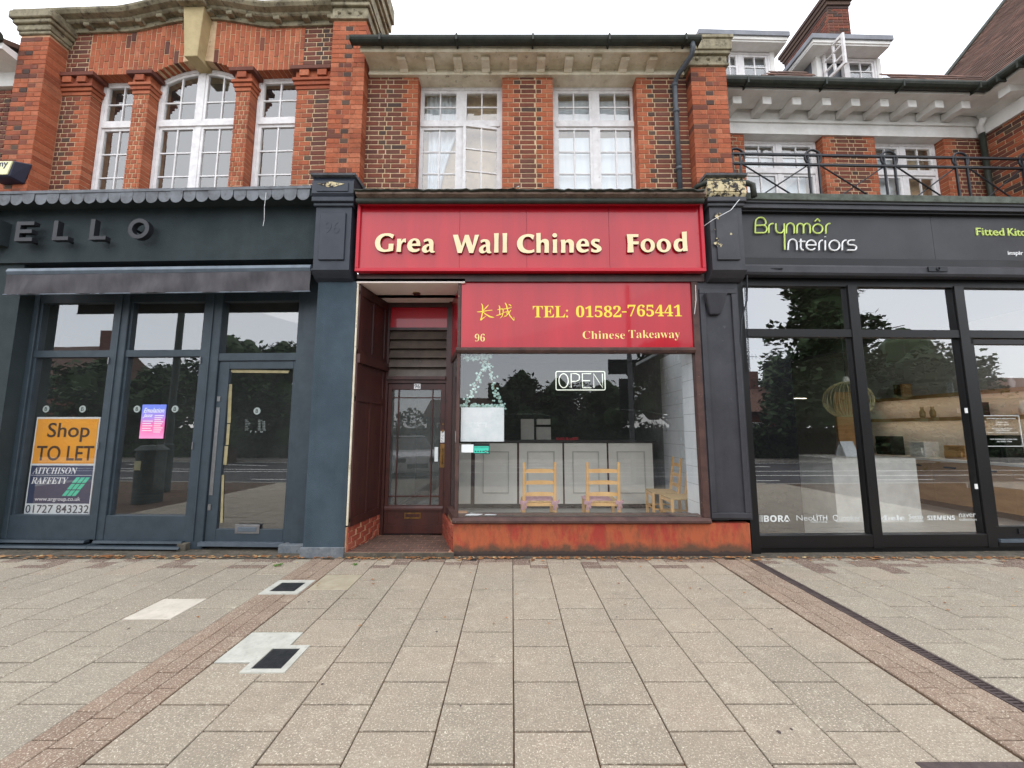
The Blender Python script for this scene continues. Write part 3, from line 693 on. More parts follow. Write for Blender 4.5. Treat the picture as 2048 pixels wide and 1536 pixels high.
# blown leaves and grit along the wall foot
mb = MB()
for i in range(1000):
    x = random.uniform(-6.6, 6.6); y = FRONT + .03 - abs(random.gauss(0, .055)) + (.05 if x < -2.2 else 0); a = random.uniform(0, 6.28); r = random.uniform(.008, .026)
    if random.random() < .1: y = random.uniform(3.4, 5.1); r *= .6
    z = .004 + random.random() * .008; n = len(mb.v)
    for j in range(5): mb.v.append((x + math.cos(a + j * 1.256) * r * (1.6 if j == 0 else 1), y + math.sin(a + j * 1.256) * r, z + random.uniform(0, .006)))
    mb.face([n, n + 1, n + 2, n + 3, n + 4])
stuff(mb.build('fallen_leaves', 'leaf'))
mb = MB()
for x, y, r_ in ((.25, 2.06, .016), (1.42, 2.3, .013), (1.5, 2.32, .009), (-1.9, 3.9, .012), (-.6, 3.35, .012), (.9, 3.6, .01), (2.1, 3.4, .012), (-1.2, 2.7, .009), (-3.1, 3.4, .013), (3.9, 3.9, .012), (-.3, 2.5, .008), (1.9, 4.2, .012)):
    n = len(mb.v); mb.v += [(x + r_ * .8 * math.cos(t) * (1 + .15 * math.sin(3 * t)), y + r_ * math.sin(t), .0032) for t in [2 * math.pi * i / 12 for i in range(12)]]; mb.face(list(range(n, n + 12)))
stuff(mb.build('gum_spots', 'drain'))
mb = MB()
for x, y in ((-2.78, 4.86), (-2.75, 4.9), (-1.86, 4.9)):
    for i in range(22):
        a = random.uniform(0, 6.28); r = random.uniform(.01, .035); n = len(mb.v)
        mb.v += [(x, y, 0), (x + math.cos(a) * r - .004, y + math.sin(a) * r, .02), (x + math.cos(a) * r * 1.5, y + math.sin(a) * r * 1.5, .012), (x + math.cos(a) * r + .004, y + math.sin(a) * r + .006, .018)]; mb.face([n, n + 1, n + 2, n + 3])
stuff(mb.build('weeds', 'weed'))

# ================================================================== MIDDLE BUILDING, upper storey
F = FM; WV = .10
mid = thing('brick_building', 'middle brick upper storey with two white casement windows under a bracketed eaves cornice', 'building', F, (0, .3, 4.6))
zt = 6.86; zb = 4.55
w1l, w1r = at(F, 834, 280, WV)[0], at(F, 1003.5, 280, WV)[0]
w2l, w2r = at(F, 1107.5, 280, WV)[0], at(F, 1276, 280, WV)[0]
L0, L1 = -2.16, 2.62
back = MB()
for a, b in ((L0, w1l), (w1r, w2l), (w2r, L1)): back.box(a + (.008 if a > L0 else 0), b - (.008 if b < L1 else 0), WV + .006, WV + .5, zb, zt)
back.box(L0, L1, WV + .36, WV + .5, 3.6, 7.0)
back.build('wall', 'mortar', mid)
B = Bricks(mid, F)
B.lay(L0, w1l, zb + .08, zt, WV, 0, .24, d=.2, burnt=.1)
B.lay(w1r, w2l, zb + .08, zt, WV, .26, .26, d=.2, burnt=.12)
B.lay(w2r, L1, zb + .08, zt, WV, .24, 0, d=.2, burnt=.14, alt=1)
B.finish()
# right pilaster and left pilaster with stone caps
def pilaster(name, label, u0, u1, vf, vb, z0, z1, tall, big):
    p = thing(name, label, 'pilaster', F, ((u0 + u1) / 2, vb, z0))
    bx('core', 'mortar2', p, F, u0 + .007, u1 - .007, vf + .006, vb, z0, z1)
    b = Bricks(p, F, name='brick')
    z = z0; i = 0; w = u1 - u0
    while z < z1 - .03:
        cuts = [0, .225, .4, w] if i % 2 else [0, .112, w - .112, w]
        if i % 2: cuts = [0, .225, w - .225 + .06, w]
        if i % 2 == 0: cuts = [0, .112, w / 2 - .06, w / 2 + .06, w - .112, w]
        for k in range(len(cuts) - 1):
            a, c = cuts[k], cuts[k + 1]; m = 'orange'
            if (i % 2 == 0 and k == 2) and random.random() < .75: m = random.choice(['burnt', 'brown'])
            elif random.random() < .12: m = 'brown'
            b.add(u0 + (a + c) / 2, vf + random.uniform(-.002, .002), z + .0375, c - a - .006, .068, .11 if k not in (0, len(cuts) - 2) else vb - vf - .01, m)
        # the visible flank
        z += .075; i += 1
    b.finish()
    mb = MB(); s = .03
    for (dz0, dz1, o) in ((0, .04, .03), (.04, .2, .012), (.2, .26, .05), (.26, .46, .07), (.46, .52, .11 if big else .09)) + (((.52, .66, .15), (.66, .9, .19)) if big else ((.52, .56, .06),)):
        q_ = 1 if big else .84; mb.box(u0 - o, u1 + o, vf - o, vb + .3, z1 + dz0 * q_, z1 + dz1 * q_ + .0005)
    mb.build('cap_stone', 'stone', p, bevel=.006)
    for k in range(3):
        bb = bmesh.new(); bmesh.ops.create_icosphere(bb, subdivisions=2, radius=.028); me = bpy.data.meshes.new('ball'); bb.to_mesh(me); bb.free(); me.materials.append(M['stone'])
        place('ball_ornament', me, (u0 + w * (.18 + .32 * k), vf - .014, z1 + .11), p)
    return p
pilaster('brick_pilaster', 'red brick pilaster with broad stone cap between the left and middle buildings', -2.645, -2.15, -.06, .30, 4.75, 7.62, True, True)
pilaster('brick_pilaster', 'red brick pilaster with small stone cap between the middle building and the balcony', 2.60, 3.12, -.06, .30, 4.75, 6.86, True, False)

wz0 = 4.62; wz1 = at(F, 0, 177, .29)[1]
tz = at(F, 0, 251, .29)[1]
uc = at(F, 922, 280, .29)[0]; ul, ur = at(F, 836, 280, .29)[0] - .01, at(F, 1003, 280, .29)[0] + .02
win1 = window(mid, ul, ur, wz0, wz1, .27, (uc,), (tz,), rows=(4, 2), opened=((1, 0), .16, 1))
fabric('curtain', 'curtain', win1, uc - .42, uc - .15, wz0 + .1, tz, .42, 4, .02, pinch=lambda k: (uc - .52, uc - .36 + .3 * k ** 2))
fabric('curtain', 'curtain', win1, ul + .1, uc, tz, wz1 - .03, .42, 7, .015)
ul2, ur2, uc2 = at(F, 1108, 280, .29)[0] - .02, at(F, 1274, 280, .29)[0] + .01, at(F, 1190, 280, .29)[0]
win2 = window(mid, ul2, ur2, wz0, wz1, .27, (uc2,), (tz,), rows=(4, 2))
fabric('blind', 'curtain', win2, ul2 + .08, ur2 - .08, wz0 + .1, at(F, 0, 275, .35)[1], .36, 2, .004)
fabric('blind', 'curtain', win2, ul2 + .08, ur2 - .08, tz + .02, at(F, 0, 200, .40)[1], .42, 2, .006)
for a, b in ((ul - .1, ur + .1), (ul2 - .1, ur2 + .1)):
    bx('soffit', 'agedw', mid, F, a, b, WV + .01, .34, wz1, wz1 + .12)
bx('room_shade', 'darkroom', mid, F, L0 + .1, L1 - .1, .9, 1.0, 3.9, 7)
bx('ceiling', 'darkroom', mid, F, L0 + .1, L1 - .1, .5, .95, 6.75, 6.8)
# eaves
eL, eR = -2.13, 2.56
m = MB(); m.prism([(WV + .4, 6.84), (WV - .05, 6.84), (WV - .05, 6.89), (WV - .03, 6.91), (WV - .03, 6.95), (WV + .4, 6.95)], 'u', eL, eR); m.build('frieze', 'agedw', mid)
m = MB(); m.prism([(WV - .03, 6.95), (WV - .07, 6.965), (-.2, 6.965), (-.2, 6.985), (.5, 6.985), (.5, 6.95)], 'u', eL, eR); m.build('soffit', 'agedw', mid)
m = MB(); m.prism([(-.2, 6.93), (-.22, 6.93), (-.24, 6.96), (-.24, 7.02), (-.17, 7.02), (-.17, 6.987), (-.2, 6.987)], 'u', eL - .02, eR + .02); m.build('fascia_board', 'agedw', mid)
bz = 6.93
for i in range(10):
    u = at(F, 803 + i * 55.9, 130, -.1)[0]
    m = MB(); m.prism([(WV - .03, 6.964), (WV - .03, 6.87), (WV - .06, 6.87), (WV - .09, 6.895), (WV - .15, 6.905), (-.12, 6.91), (-.145, 6.925), (-.145, 6.964)], 'u', u - .06, u + .06)
    m.build('bracket', 'agedw', mid)
m = MB(); prof = [(-.31 + .07 * math.cos(a), 7.03 + .07 * math.sin(a)) for a in [math.pi + math.pi * i / 8 for i in range(9)]]
prof += [((p[0] + .31) * .88 - .31, (p[1] - 7.03) * .88 + 7.03) for p in reversed(prof)]
m.prism(prof, 'u', eL - .12, eR + .06)
for i in range(5):
    u = eL + .3 + i * 1.06; m.box(u - .012, u + .012, -.39, -.24, 6.95, 7.045)
m.box(eL - .125, eL - .115, -.38, -.24, 6.965, 7.03).box(eR + .055, eR + .065, -.38, -.24, 6.965, 7.03)
m.build('gutter', 'gutter', mid)
m = MB(); m.prism([(-.24, 7.04), (1.6, 7.9), (1.6, 7.86), (-.24, 7.0)], 'u', eL, eR); m.build('roof', 'roof', mid)
dp = [at(F, 1362, 84, -.33), at(F, 1360, 118, -.33), at(F, 1345, 152, 0.0), at(F, 1342, 170, .03), at(F, 1353, 374, .03)]
ux = dp[4][0]
m = MB(); m.tube([(2.52, -.31, 6.98), (2.53, -.31, 6.9), (2.53, -.26, 6.84), (2.42, -.05, 6.74), (2.40, .02, 6.68), (2.40, .035, 6.6), (2.40, .035, 4.76)], .036, 10)
for z in (6.62, 6.2, 5.3): m.cyl((2.40, .035, z), .045, .05)
dpipe = m.build('downpipe', 'pipe', None, F, smooth=True); tag(dpipe, 'grey downpipe with a swan neck beside the right brick pilaster of the middle building', 'downpipe')
a = at(F, 1395, 366, -.2); b = at(F, 1505, 368, -.2)
m = MB(); m.tube([(a[0], .05, a[1] - .05), (a[0] + .03, -.12, a[1]), (a[0] + .1, -.2, a[1]), (b[0] - .08, -.2, a[1]), (b[0], -.2, a[1] - .03), (b[0] + .01, -.2, a[1] - .2)], .038, 10); m.cyl((a[0] + .35, -.2, a[1]), .048, .06, 'u')
tag(m.build('waste_pipe', 'gutter', None, F, smooth=True), 'dark horizontal waste pipe above the flaking paint block', 'pipe')

# ================================================================== MIDDLE SHOP FRONT
# corbel blocks and their pillars
def corbel(u0, u1, label, mat, topmat, num):
    c = thing('corbel_block', label, 'corbel', F, ((u0 + u1) / 2, 0, 3.6))
    zt = 5.03; zc = 4.62; z0 = 3.74
    bx('body', mat, c, F, u0 + .03, u1 - .03, -.17, .1, z0, zc)
    bx('raised_panel', mat, c, F, u0 + .10, u1 - .10, -.195, -.17, z0 + .12, zc - .09, bevel=.006)
    m = MB(); m.box(u0, u1, -.2, .1, zc, zc + .05); m.box(u0 - .015, u1 + .015, -.23, .1, zc + .05, zc + .12); m.build('moulding', mat, c, bevel=.008)
    m = MB(); m.prism([(.1, zc + .12), (-.21, zc + .12), (-.24, zc + .16), (-.24, zt - .08), (-.2, zt), (.1, zt)], 'u', u0 - .01, u1 + .01); m.build('head_block', topmat[0], c)
    bx('cap_panel', topmat[1], c, F, u0 + .06, u1 - .06, -.252, -.24, zc + .18, zt - .1, bevel=.004)
    m = MB(); m.prism([(.1, zt), (-.26, zt), (-.27, zt + .02), (-.25, zt + .035), (.1, zt + .06)], 'u', u0 - .03, u1 + .03); m.build('lead_flashing', 'lead', c)
    m = MB(); m.prism([(.1, z0), (-.19, z0), (-.19, z0 - .02), (-.16, z0 - .05), (-.1, z0 - .1), (-.04, z0 - .13), (.1, z0 - .13)], 'u', u0 + .02, u1 - .02); m.build('curved_base', mat, c)
    return c
cL = corbel(-2.70, -2.155, 'dark blue corbel block left of the red sign, cream paint scar on top', 'navy', ('navy', 'navy'), 1)
m = MB(); z = 4.9
pts = [(-.18 + .16 * math.cos(t) * (1 + .25 * math.sin(3 * t)), 4.895 + .032 * math.sin(t) * (1 + .3 * math.cos(4 * t))) for t in [2 * math.pi * i / 18 for i in range(18)]]
m.prism([(p[0] - 2.27, p[1]) for p in pts], 'v', -.256, -.2515); m.build('paint_scar', 'peel', cL)
text('96', 'navy', cL, F, (-2.53, -2.33, 4.23, 4.4), -.195, 'number', .003)
cR = corbel(2.66, 3.16, 'charcoal corbel block right of the red sign, flaking to cream on top', 'charcoal', ('peel', 'peel'), 2)
for cu, cz, r in ((2.78, 4.47, .035), (2.81, 4.5, .02), (2.75, 4.08, .03), (2.80, 4.06, .02), (2.77, 4.15, .018), (2.95, 4.22, .015), (2.73, 4.28, .012)):
    pts = [(cu + r * math.cos(t) * (1 + .5 * math.sin(3 * t + cu * 9)), cz + r * math.sin(t) * (1 + .4 * math.cos(5 * t))) for t in [2 * math.pi * i / 14 for i in range(14)]]
    m = MB(); m.prism(pts, 'v', -.1975, -.194); m.build('paint_chip', 'peel', cR)
pl = thing('shop_pillar', 'blue grey rendered pillar between the empty shop and the takeaway porch', 'pillar', F, (-2.39, .1, 0))
bx('shaft', 'bluerender', pl, F, -2.655, -2.13, -.03, .45, .12, 3.62)
bx('plinth', 'plinthgrey', pl, F, -2.68, -2.125, -.06, .45, -.01, .12, bevel=.006)
bx('edge_board', 'agedw', pl, F, -2.127, -2.105, -.02, .03, .38, 3.6)
pr = thing('shop_pillar', 'charcoal panelled pillar between the takeaway window and the kitchen showroom', 'pillar', F, (2.83, .1, .4))
bx('shaft', 'charcoal', pr, F, 2.545, 3.10, .0, .35, .45, 3.62)
m = MB(); u0, u1, z0, z1 = 2.565, 3.07, .47, 3.52
for q in ((u0, u1, z0, z0 + .07), (u0, u1, z1 - .07, z1), (u0, u0 + .07, z0 + .07, z1 - .07), (u1 - .07, u1, z0 + .07, z1 - .07)): m.box(q[0], q[1], -.03, 0.001, q[2], q[3])
m.build('panel_moulding', 'charcoal', pr, bevel=.006)
m = MB(); u0, u1, z0, z1 = at(F, 1411, 600, -.1)[0], at(F, 1455, 600, -.1)[0], at(F, 0, 627, -.1)[1], at(F, 0, 585, -.1)[1]
c = (u0 + u1) / 2
m.hexa([(c - .07, -.06, z0), (c + .07, -.06, z0), (c + .07, 0, z0), (c - .07, 0, z0)], [(u0, -.13, z1), (u1, -.13, z1), (u1, 0, z1), (u0, 0, z1)])
tag(m.build('alarm_siren', 'charcoal', None, F, bevel=.012), 'black wedge shaped alarm siren high on the charcoal pillar', 'alarm box')

# red sign
sg = thing('shop_sign', 'long red fascia sign reading Grea Wall Chines Food in cream letters', 'shop sign', F, (.25, -.1, 3.72))
s0, s1, sz0, sz1 = -2.125, 2.625, 3.725, 4.72
for a, b in ((s0 + .04, -.72), (-.716, .20), (.204, 1.33), (1.334, s1 - .04)): bx('panel', 'redpaint', sg, F, a, b, -.10, -.08, sz0 + .04, sz1 - .04)
bx('box', 'redframe', sg, F, s0 + .01, s1 - .01, -.08, .02, sz0 + .01, sz1 - .01)
m = MB()
for q in ((s0, s1, sz0, sz0 + .045), (s0, s1, sz1 - .045, sz1), (s0, s0 + .045, sz0 + .045, sz1 - .045), (s1 - .045, s1, sz0 + .045, sz1 - .045)): m.box(q[0], q[1], -.135, -.08, q[2], q[3])
m.build('frame', 'redframe', sg, bevel=.004)
s1_, s2_ = 360 / 2048, 380 / 2048
LET = [('G', 168, 146, 383, 359, 0), ('r', 414, 207, 518, 358, 0), ('e', 535, 205, 686, 362, 0), ('a', 703, 207, 851, 369, 0), ('W', 1055, 163, 1353, 372, 0), ('a', 1352, 214, 1496, 376, 0), ('l', 1524, 145, 1578, 367, 0), ('l', 1621, 145, 1674, 367, 0),
       ('C', 76, 147, 263, 354, 1), ('h', 285, 135, 420, 349, 1), ('i', 459, 138, 510, 350, 1), ('n', 549, 203, 690, 350, 1), ('e', 715, 198, 855, 348, 1), ('s', 873, 198, 988, 347, 1),
       ('F', 1264, 149, 1391, 346, 1), ('o', 1410, 197, 1565, 345, 1), ('o', 1583, 197, 1738, 345, 1), ('d', 1764, 120, 1914, 338, 1)]
for ch, x0, y0, x1, y1, r in LET:
    k, ox = (s1_, 720) if r == 0 else (s2_, 1020)
    q = pbox(F, ox + x0 * k, 440 + y0 * k, ox + x1 * k, 440 + y1 * k, -.145)
    fit_letter(glyph(ch), 'letter', ['cream', 'creamside'], sg, F, q, -.112, .024)
# roller pelmet, ledge and ragged felt above the sign
ld = thing('shop_cornice', 'rotting painted timber cornice with torn roofing felt above the red sign', 'cornice', F, (.25, 0, 4.72))
m = MB(); m.tube([(-2.11, -.205, 4.685), (2.60, -.205, 4.685)], .036, 12); m.build('roller_tube', 'gutter', ld, smooth=True)
m = MB(); m.prism([(.08, 4.725), (-.14, 4.725), (-.19, 4.73), (-.22, 4.745), (-.26, 4.76), (-.26, 4.79), (.08, 4.81)], 'u', -2.11, 2.62); m.build('moulding', 'oldwood', ld)
m = MB(); N = 90; mb = m
for i in range(N + 1):
    u = -2.13 + 4.72 * i / N; j = random.uniform(-.012, .012); d = random.uniform(0, .02)
    m.v += [(u, .10, 4.845), (u, -.27 - d, 4.815 + j * .5), (u, -.285 - d, 4.795 + j), (u, -.27, 4.782 + j * .6)]
for i in range(N):
    for k in range(3): m.face([i * 4 + k, i * 4 + k + 1, i * 4 + k + 5, i * 4 + k + 4])
m.build('felt', 'gutter', ld)
m = MB(); u0 = at(F, 985, 384, -.3)[0]; u1 = at(F, 1035, 380, -.3)[0]
m.quad((u0, -.30, 4.80), (u0 + .2, -.32, 4.79), (u0 + .36, -.31, 4.83), (u1 + .02, -.29, 4.85), (u0 + .25, -.23, 4.84)); m.build('torn_flap', 'paper', ld)
MB().box(-2.14, 2.64, -.05, .09, 4.7, 4.723).build('backing_board', 'mahog', ld)

# ================================================================== TAKEAWAY SHOP FRONT BELOW
tk = thing('takeaway_shopfront', 'dark mahogany shopfront with recessed porch and orange painted stall riser', 'shopfront', F, (.5, 0, 0))
# porch: side walls, ceiling, floor
PD = .82
jx = at(F, 768, 800, PD)[0]; kx = at(F, 898, 850, PD)[0]
GX = at(F, 919, 850, 0)[0]                      # glass corner
m = MB(); m.hexa([(-2.10, .0, .36), (jx, PD, .36), (jx - .1, PD, .36), (-2.13, .02, .36)], [(-2.10, .0, 3.6), (jx, PD, 3.6), (jx - .1, PD, 3.6), (-2.13, .02, 3.6)]); m.build('side_panelling', 'mahog', tk)
def sidebar(t0, t1, z0, z1, th=.018, mat='mahog', nm='panel_rail'):
    A = Vector((-2.10, 0, 0)); Bv = Vector((jx, PD, 0)); a = A.lerp(Bv, t0); b = A.lerp(Bv, t1); n_ = Vector((1, -.06, 0)) * th
    MB().hexa([(a.x, a.y, z0), (b.x, b.y, z0), (b.x + n_.x, b.y, z0), (a.x + n_.x, a.y, z0)], [(a.x, a.y, z1), (b.x, b.y, z1), (b.x + n_.x, b.y, z1), (a.x + n_.x, a.y, z1)]).build(nm, mat, tk)
for t0, t1 in ((0, .1), (.47, .53), (.9, 1)): sidebar(t0, t1, .42, 2.05); sidebar(t0, t1, 2.62, 3.5) if t0 else sidebar(t0, t1, 2.62, 3.5)
for z0, z1, th in ((.36, .46, .02), (1.98, 2.06, .022), (2.5, 2.62, .05), (2.62, 2.68, .02), (3.45, 3.58, .02)): sidebar(0, 1, z0, z1, th)
for t0, t1 in ((0, .1), (.9, 1)): sidebar(t0, t1, 2.06, 2.5)
m = MB(); m.hexa([(-2.115, -.02, -.01), (jx, PD, -.01), (jx - .1, PD, -.01), (-2.13, -.02, -.01)], [(-2.115, -.02, .36), (jx, PD, .36), (jx - .1, PD, .36), (-2.13, -.02, .36)]); m.build('side_base', 'mortar2', tk)
pb = thing('porch_brickwork', 'low red brick skirting inside the takeaway porch', 'brickwork', F, (-2.1, 0, 0))
for r in range(5):
    y = -.01 + (0 if r % 2 else -.11)
    while y < PD:
        a, b = max(y, -.01), min(y + .22, PD); 
        if b - a > .03:
            f = (a + b) / 2 / PD; me = brick_mesh(b - a - .012, .062, .03, 'paintbrick'); o = place('brick', me, (-2.115 + (jx + 2.115) * f + .012, (a + b) / 2, .035 + r * .073), pb)
            o.rotation_euler = (0, 0, math.pi / 2 - .06)
        y += .22
for r in range(5):
    y = (0 if r % 2 else -.11)
    while y < PD:
        a, b = max(y, 0), min(y + .22, PD)
        if b - a > .03:
            f = (a + b) / 2 / PD; o = place('brick', brick_mesh(b - a - .012, .062, .03, 'paintbrick'), (GX - .06 + (kx - GX + .0) * f - .012, (a + b) / 2, .035 + r * .073), pb)
            o.rotation_euler = (0, 0, -math.pi / 2 + math.atan2(-(kx - GX), PD))
        y += .22
m = MB(); m.hexa([(GX - .058, .013, -.01), (GX + .1, .013, -.01), (kx + .3, PD, -.01), (kx + .0, PD, -.01)], [(GX - .058, .013, .40), (GX + .1, .013, .40), (kx + .3, PD, .40), (kx, PD, .40)]); m.build('return_base', 'mortar2', tk)
m = MB(); m.hexa([(-2.13, -.03, 3.6), (GX + .05, -.03, 3.6), (kx + .05, PD, 3.6), (jx - .05, PD, 3.6)], [(-2.13, -.03, 3.66), (GX + .05, -.03, 3.66), (kx + .05, PD, 3.66), (jx - .05, PD, 3.66)]); m.build('porch_ceiling', 'ceilw', tk)
lx, _ = at(F, 832, 590, .35)
m = MB(); m.cyl((lx, .38, 3.585), .055, .016, n=20); m.build('downlight', 'brass', tk); MB().cyl((lx, .38, 3.582), .04, .004, n=20).build('downlight_glass', 'kdark', tk)
st = struct(MB().prism([(-2.125, -.02), (GX - .05, -.02), (kx, PD), (jx, PD)], 'z', -.012, .050).build('porch_floor', 'mortar2', None, F))
for r in range(8):
    for c in range(9):
        y = -.01 + r * .102; f = y / PD; xl = -2.10 + (jx + 2.10) * f; xr = GX - .06 + (kx - GX + .02) * f
        x = -2.16 + c * .15 + (.075 if r % 2 else 0); a, b = max(x, xl), min(x + .15, xr)
        if b - a > .03: slab(a, b, y, y + .102, 'quarry', 'floor_tile', st, .006, .056)
struct(bx('porch_step', 'gravel', None, F, -2.12, GX - .04, -.06, -.02, -.01, .052))
# stall riser, sill
R1 = 3.055
m = MB(); m.box(GX - .06, R1, -.0, .12, .02, .405); m.box(GX - .05, R1 - .01, .005, .12, -.02, .02); m.build('stall_riser', 'riser', tk)
m = MB(); m.prism([(.15, .405), (-.035, .405), (-.055, .42), (-.055, .445), (-.02, .475), (.15, .50)], 'u', GX - .07, 2.545); m.build('sill', 'mahogsill', tk)
gz0, gz1 = .50, at(F, 0, 706, 0)[1]
GR = at(F, 1397, 860, 0)[0]
bx('corner_post', 'mahogsill', tk, F, GX - .045, GX - .005, -.01, .05, .48, 3.62)
bx('jamb', 'mahogsill', tk, F, GR, 2.545, -.02, .08, .48, 3.64)
m = MB(); m.prism([(.09, gz1), (-.03, gz1), (-.05, gz1 + .03), (-.05, gz1 + .055), (-.02, gz1 + .075), (.09, gz1 + .075)], 'u', GX - .06, GR); m.build('transom', 'mahogsill', tk)
bx('head', 'mahog', tk, F, -2.13, 2.64, -.03, .1, 3.62, 3.725)
MB().quad((GX, .02, gz0 - .02), (GR, .02, gz0 - .02), (GR, .02, gz1), (GX, .02, gz1)).build('pane', 'glassM', tk)
MB().quad((GX - .02, .05, gz0 - .02), (kx + .03, PD - .03, gz0 - .02), (kx + .03, PD - .03, gz1), (GX - .02, .05, gz1)).build('pane', 'glassM', tk)
m = MB(); m.hexa([(GX - .06, .0, .40), (GX + .03, .0, .40), (kx + .08, PD, .40), (kx - .02, PD, .40)], [(GX - .05, .0, .47), (GX + .03, .0, .47), (kx + .08, PD, .47), (kx - .02, PD, .47)]); m.build('side_sill', 'mahogsill', tk)
m = MB(); m.hexa([(GX - .04, .0, gz1), (GX + .0, .0, gz1), (kx + .04, PD, gz1), (kx, PD, gz1)], [(GX - .04, .0, gz1 + .07), (GX + .0, .0, gz1 + .07), (kx + .04, PD, gz1 + .07), (kx, PD, gz1 + .07)]); m.build('side_transom', 'mahogsill', tk)
m = MB(); m.hexa([(GX - .02, .04, gz1 + .07), (GX + .01, .04, gz1 + .07), (kx + .04, PD, gz1 + .07), (kx + .01, PD, gz1 + .07)], [(GX - .02, .04, 3.6), (GX + .01, .04, 3.6), (kx + .04, PD, 3.6), (kx + .01, PD, 3.6)]); m.build('side_red_panel', 'redpaint', tk)
bx('inner_mullion', 'mahog', tk, F, kx - .02, kx + .04, PD - .05, PD + .02, .05, 3.6)
# lower red panel with yellow print
rp = thing('shop_sign', 'lower red panel with Chinese characters and yellow telephone number above the window', 'shop sign', F, (.9, 0, 2.75))
rz0 = gz1 + .08; bx('panel', 'redpaint', rp, F, GX + .0, GR - .002, .005, .03, rz0, 3.62)
def pt(x, y, v=.005): return at(F, 940 + x * 440 / 2048, 590 + y * 110 / 512, v)
def pbx(x0, y0, x1, y1): a = pt(x0, y1); b = pt(x1, y0); return a[0], b[0], a[1], b[1]
text(bold('TEL:'), 'yellow', rp, F, pbx(585, 103, 912, 210), .0045, offset=0)
text(bold('01582'), 'yellow', rp, F, pbx(988, 100, 1405, 208), .0045)
text(bold('-'), 'yellow', rp, F, pbx(1415, 152, 1458, 163), .0045)
text(bold('765441'), 'yellow', rp, F, pbx(1470, 90, 1968, 200), .0045)
text(bold('96'), 'paleyellow', rp, F, pbx(45, 362, 138, 432), .0045, offset=-.012)
text(bold('Chinese'), 'paleyellow', rp, F, pbx(1050, 335, 1440, 408), .0045, offset=-.012)
text(bold('Takeaway'), 'paleyellow', rp, F, pbx(1478, 328, 1952, 422), .0045, offset=-.012)
STR = [[(172, 92, 6), (150, 118, 9), (122, 146, 3)], [(106, 80, 4), (116, 98, 10), (119, 150, 10), (108, 205, 9), (98, 236, 8)], [(98, 236, 9), (120, 218, 8), (150, 196, 2)], [(66, 157, 4), (90, 157, 8), (150, 148, 7), (207, 141, 6)],
       [(120, 158, 5), (150, 182, 9), (188, 204, 13), (226, 210, 3)],
       [(254, 138, 4), (275, 135, 8), (304, 128, 5)], [(268, 98, 4), (276, 110, 9), (277, 180, 8)], [(243, 194, 5), (275, 184, 8), (308, 170, 2)],
       [(300, 134, 4), (340, 128, 7), (388, 118, 6)], [(308, 132, 6), (309, 165, 8), (300, 198, 6), (280, 218, 2)], [(314, 162, 4), (330, 160, 6), (345, 156, 5), (343, 190, 6), (332, 202, 5), (322, 192, 2)],
       [(325, 74, 5), (338, 92, 10), (350, 145, 9), (372, 195, 9), (408, 238, 6)], [(410, 238, 5), (410, 222, 4), (408, 204, 2)], [(380, 142, 7), (362, 168, 7), (335, 196, 5), (312, 208, 2)], [(360, 88, 4), (375, 95, 9), (384, 106, 6)]]
m = MB()
for k, s in enumerate(STR):
    for (xa, ya, wa), (xb, yb, wb) in zip(s, s[1:]):
        d = Vector((xb - xa, yb - ya)).normalized(); nn = Vector((-d.y, d.x))
        q = [pt(xa + nn.x * wa * .55, ya + nn.y * wa * .55), pt(xb + nn.x * wb * .55, yb + nn.y * wb * .55), pt(xb - nn.x * wb * .55, yb - nn.y * wb * .55), pt(xa - nn.x * wa * .55, ya - nn.y * wa * .55)]
        k2 = .0035 - .00012 * len(m.f) ; m.quad(*[(a[0], k2, a[1]) for a in q])
m.build('chinese_characters', 'yellow', rp)
# door 96
dz0, dz1 = .07, at(F, 0, 766, PD)[1]
dl, dr = at(F, 771, 900, PD)[0], at(F, 889, 900, PD)[0]
fz1 = 3.6
m = MB(); m.box(jx - .02, dl, PD, PD + .1, .05, fz1).box(dr, kx + .02, PD, PD + .1, .05, fz1).box(dl, dr, PD - .01, PD + .1, dz1, dz1 + .05).box(dl, dr, PD - .05, PD + .1, dz1 + .05, dz1 + .1)
rzb = at(F, 0, 655, PD)[1]; m.box(dl, dr, PD, PD + .1, rzb - .04, rzb).box(dl, dr, PD, PD + .1, 3.53, fz1); m.build('door_frame', 'mahog', tk)
bx('red_overpanel', 'redpaint', tk, F, dl, dr, PD + .03, PD + .05, rzb, 3.53)
bx('vent_backing', 'darkroom', tk, F, dl, dr, PD + .09, PD + .1, dz1 + .1, rzb - .04)
nsl = 5; hh = (rzb - .04 - dz1 - .1) / nsl
for i in range(nsl):
    z = dz1 + .1 + i * hh
    MB().hexa([(dl, PD + .005, z + .006), (dr, PD + .005, z + .006), (dr, PD + .012, z), (dl, PD + .012, z)], [(dl, PD + .06, z + hh), (dr, PD + .06, z + hh), (dr, PD + .067, z + hh - .006), (dl, PD + .067, z + hh - .006)]).build('louvre_slat', 'slat', tk)
dr_ = thing('shop_door', 'glazed mahogany door numbered 96 at the back of the porch', 'door', F, ((dl + dr) / 2, PD + .03, dz0))
st_ = .10; v0, v1 = PD + .02, PD + .07
glz0 = at(F, 0, 1011, PD)[1]; glz1 = at(F, 0, 779, PD)[1]
ga, gb = at(F, 779, 900, PD)[0] + .0, at(F, 879, 900, PD)[0]
m = MB(); m.box(dl + .005, ga, v0, v1, dz0, dz1 - .005).box(gb, dr - .005, v0, v1, dz0, dz1 - .005).box(ga, gb, v0, v1, glz1, dz1 - .005).box(ga, gb, v0, v1, dz0, glz0); m.build('leaf', 'mahog', dr_, bevel=.003)
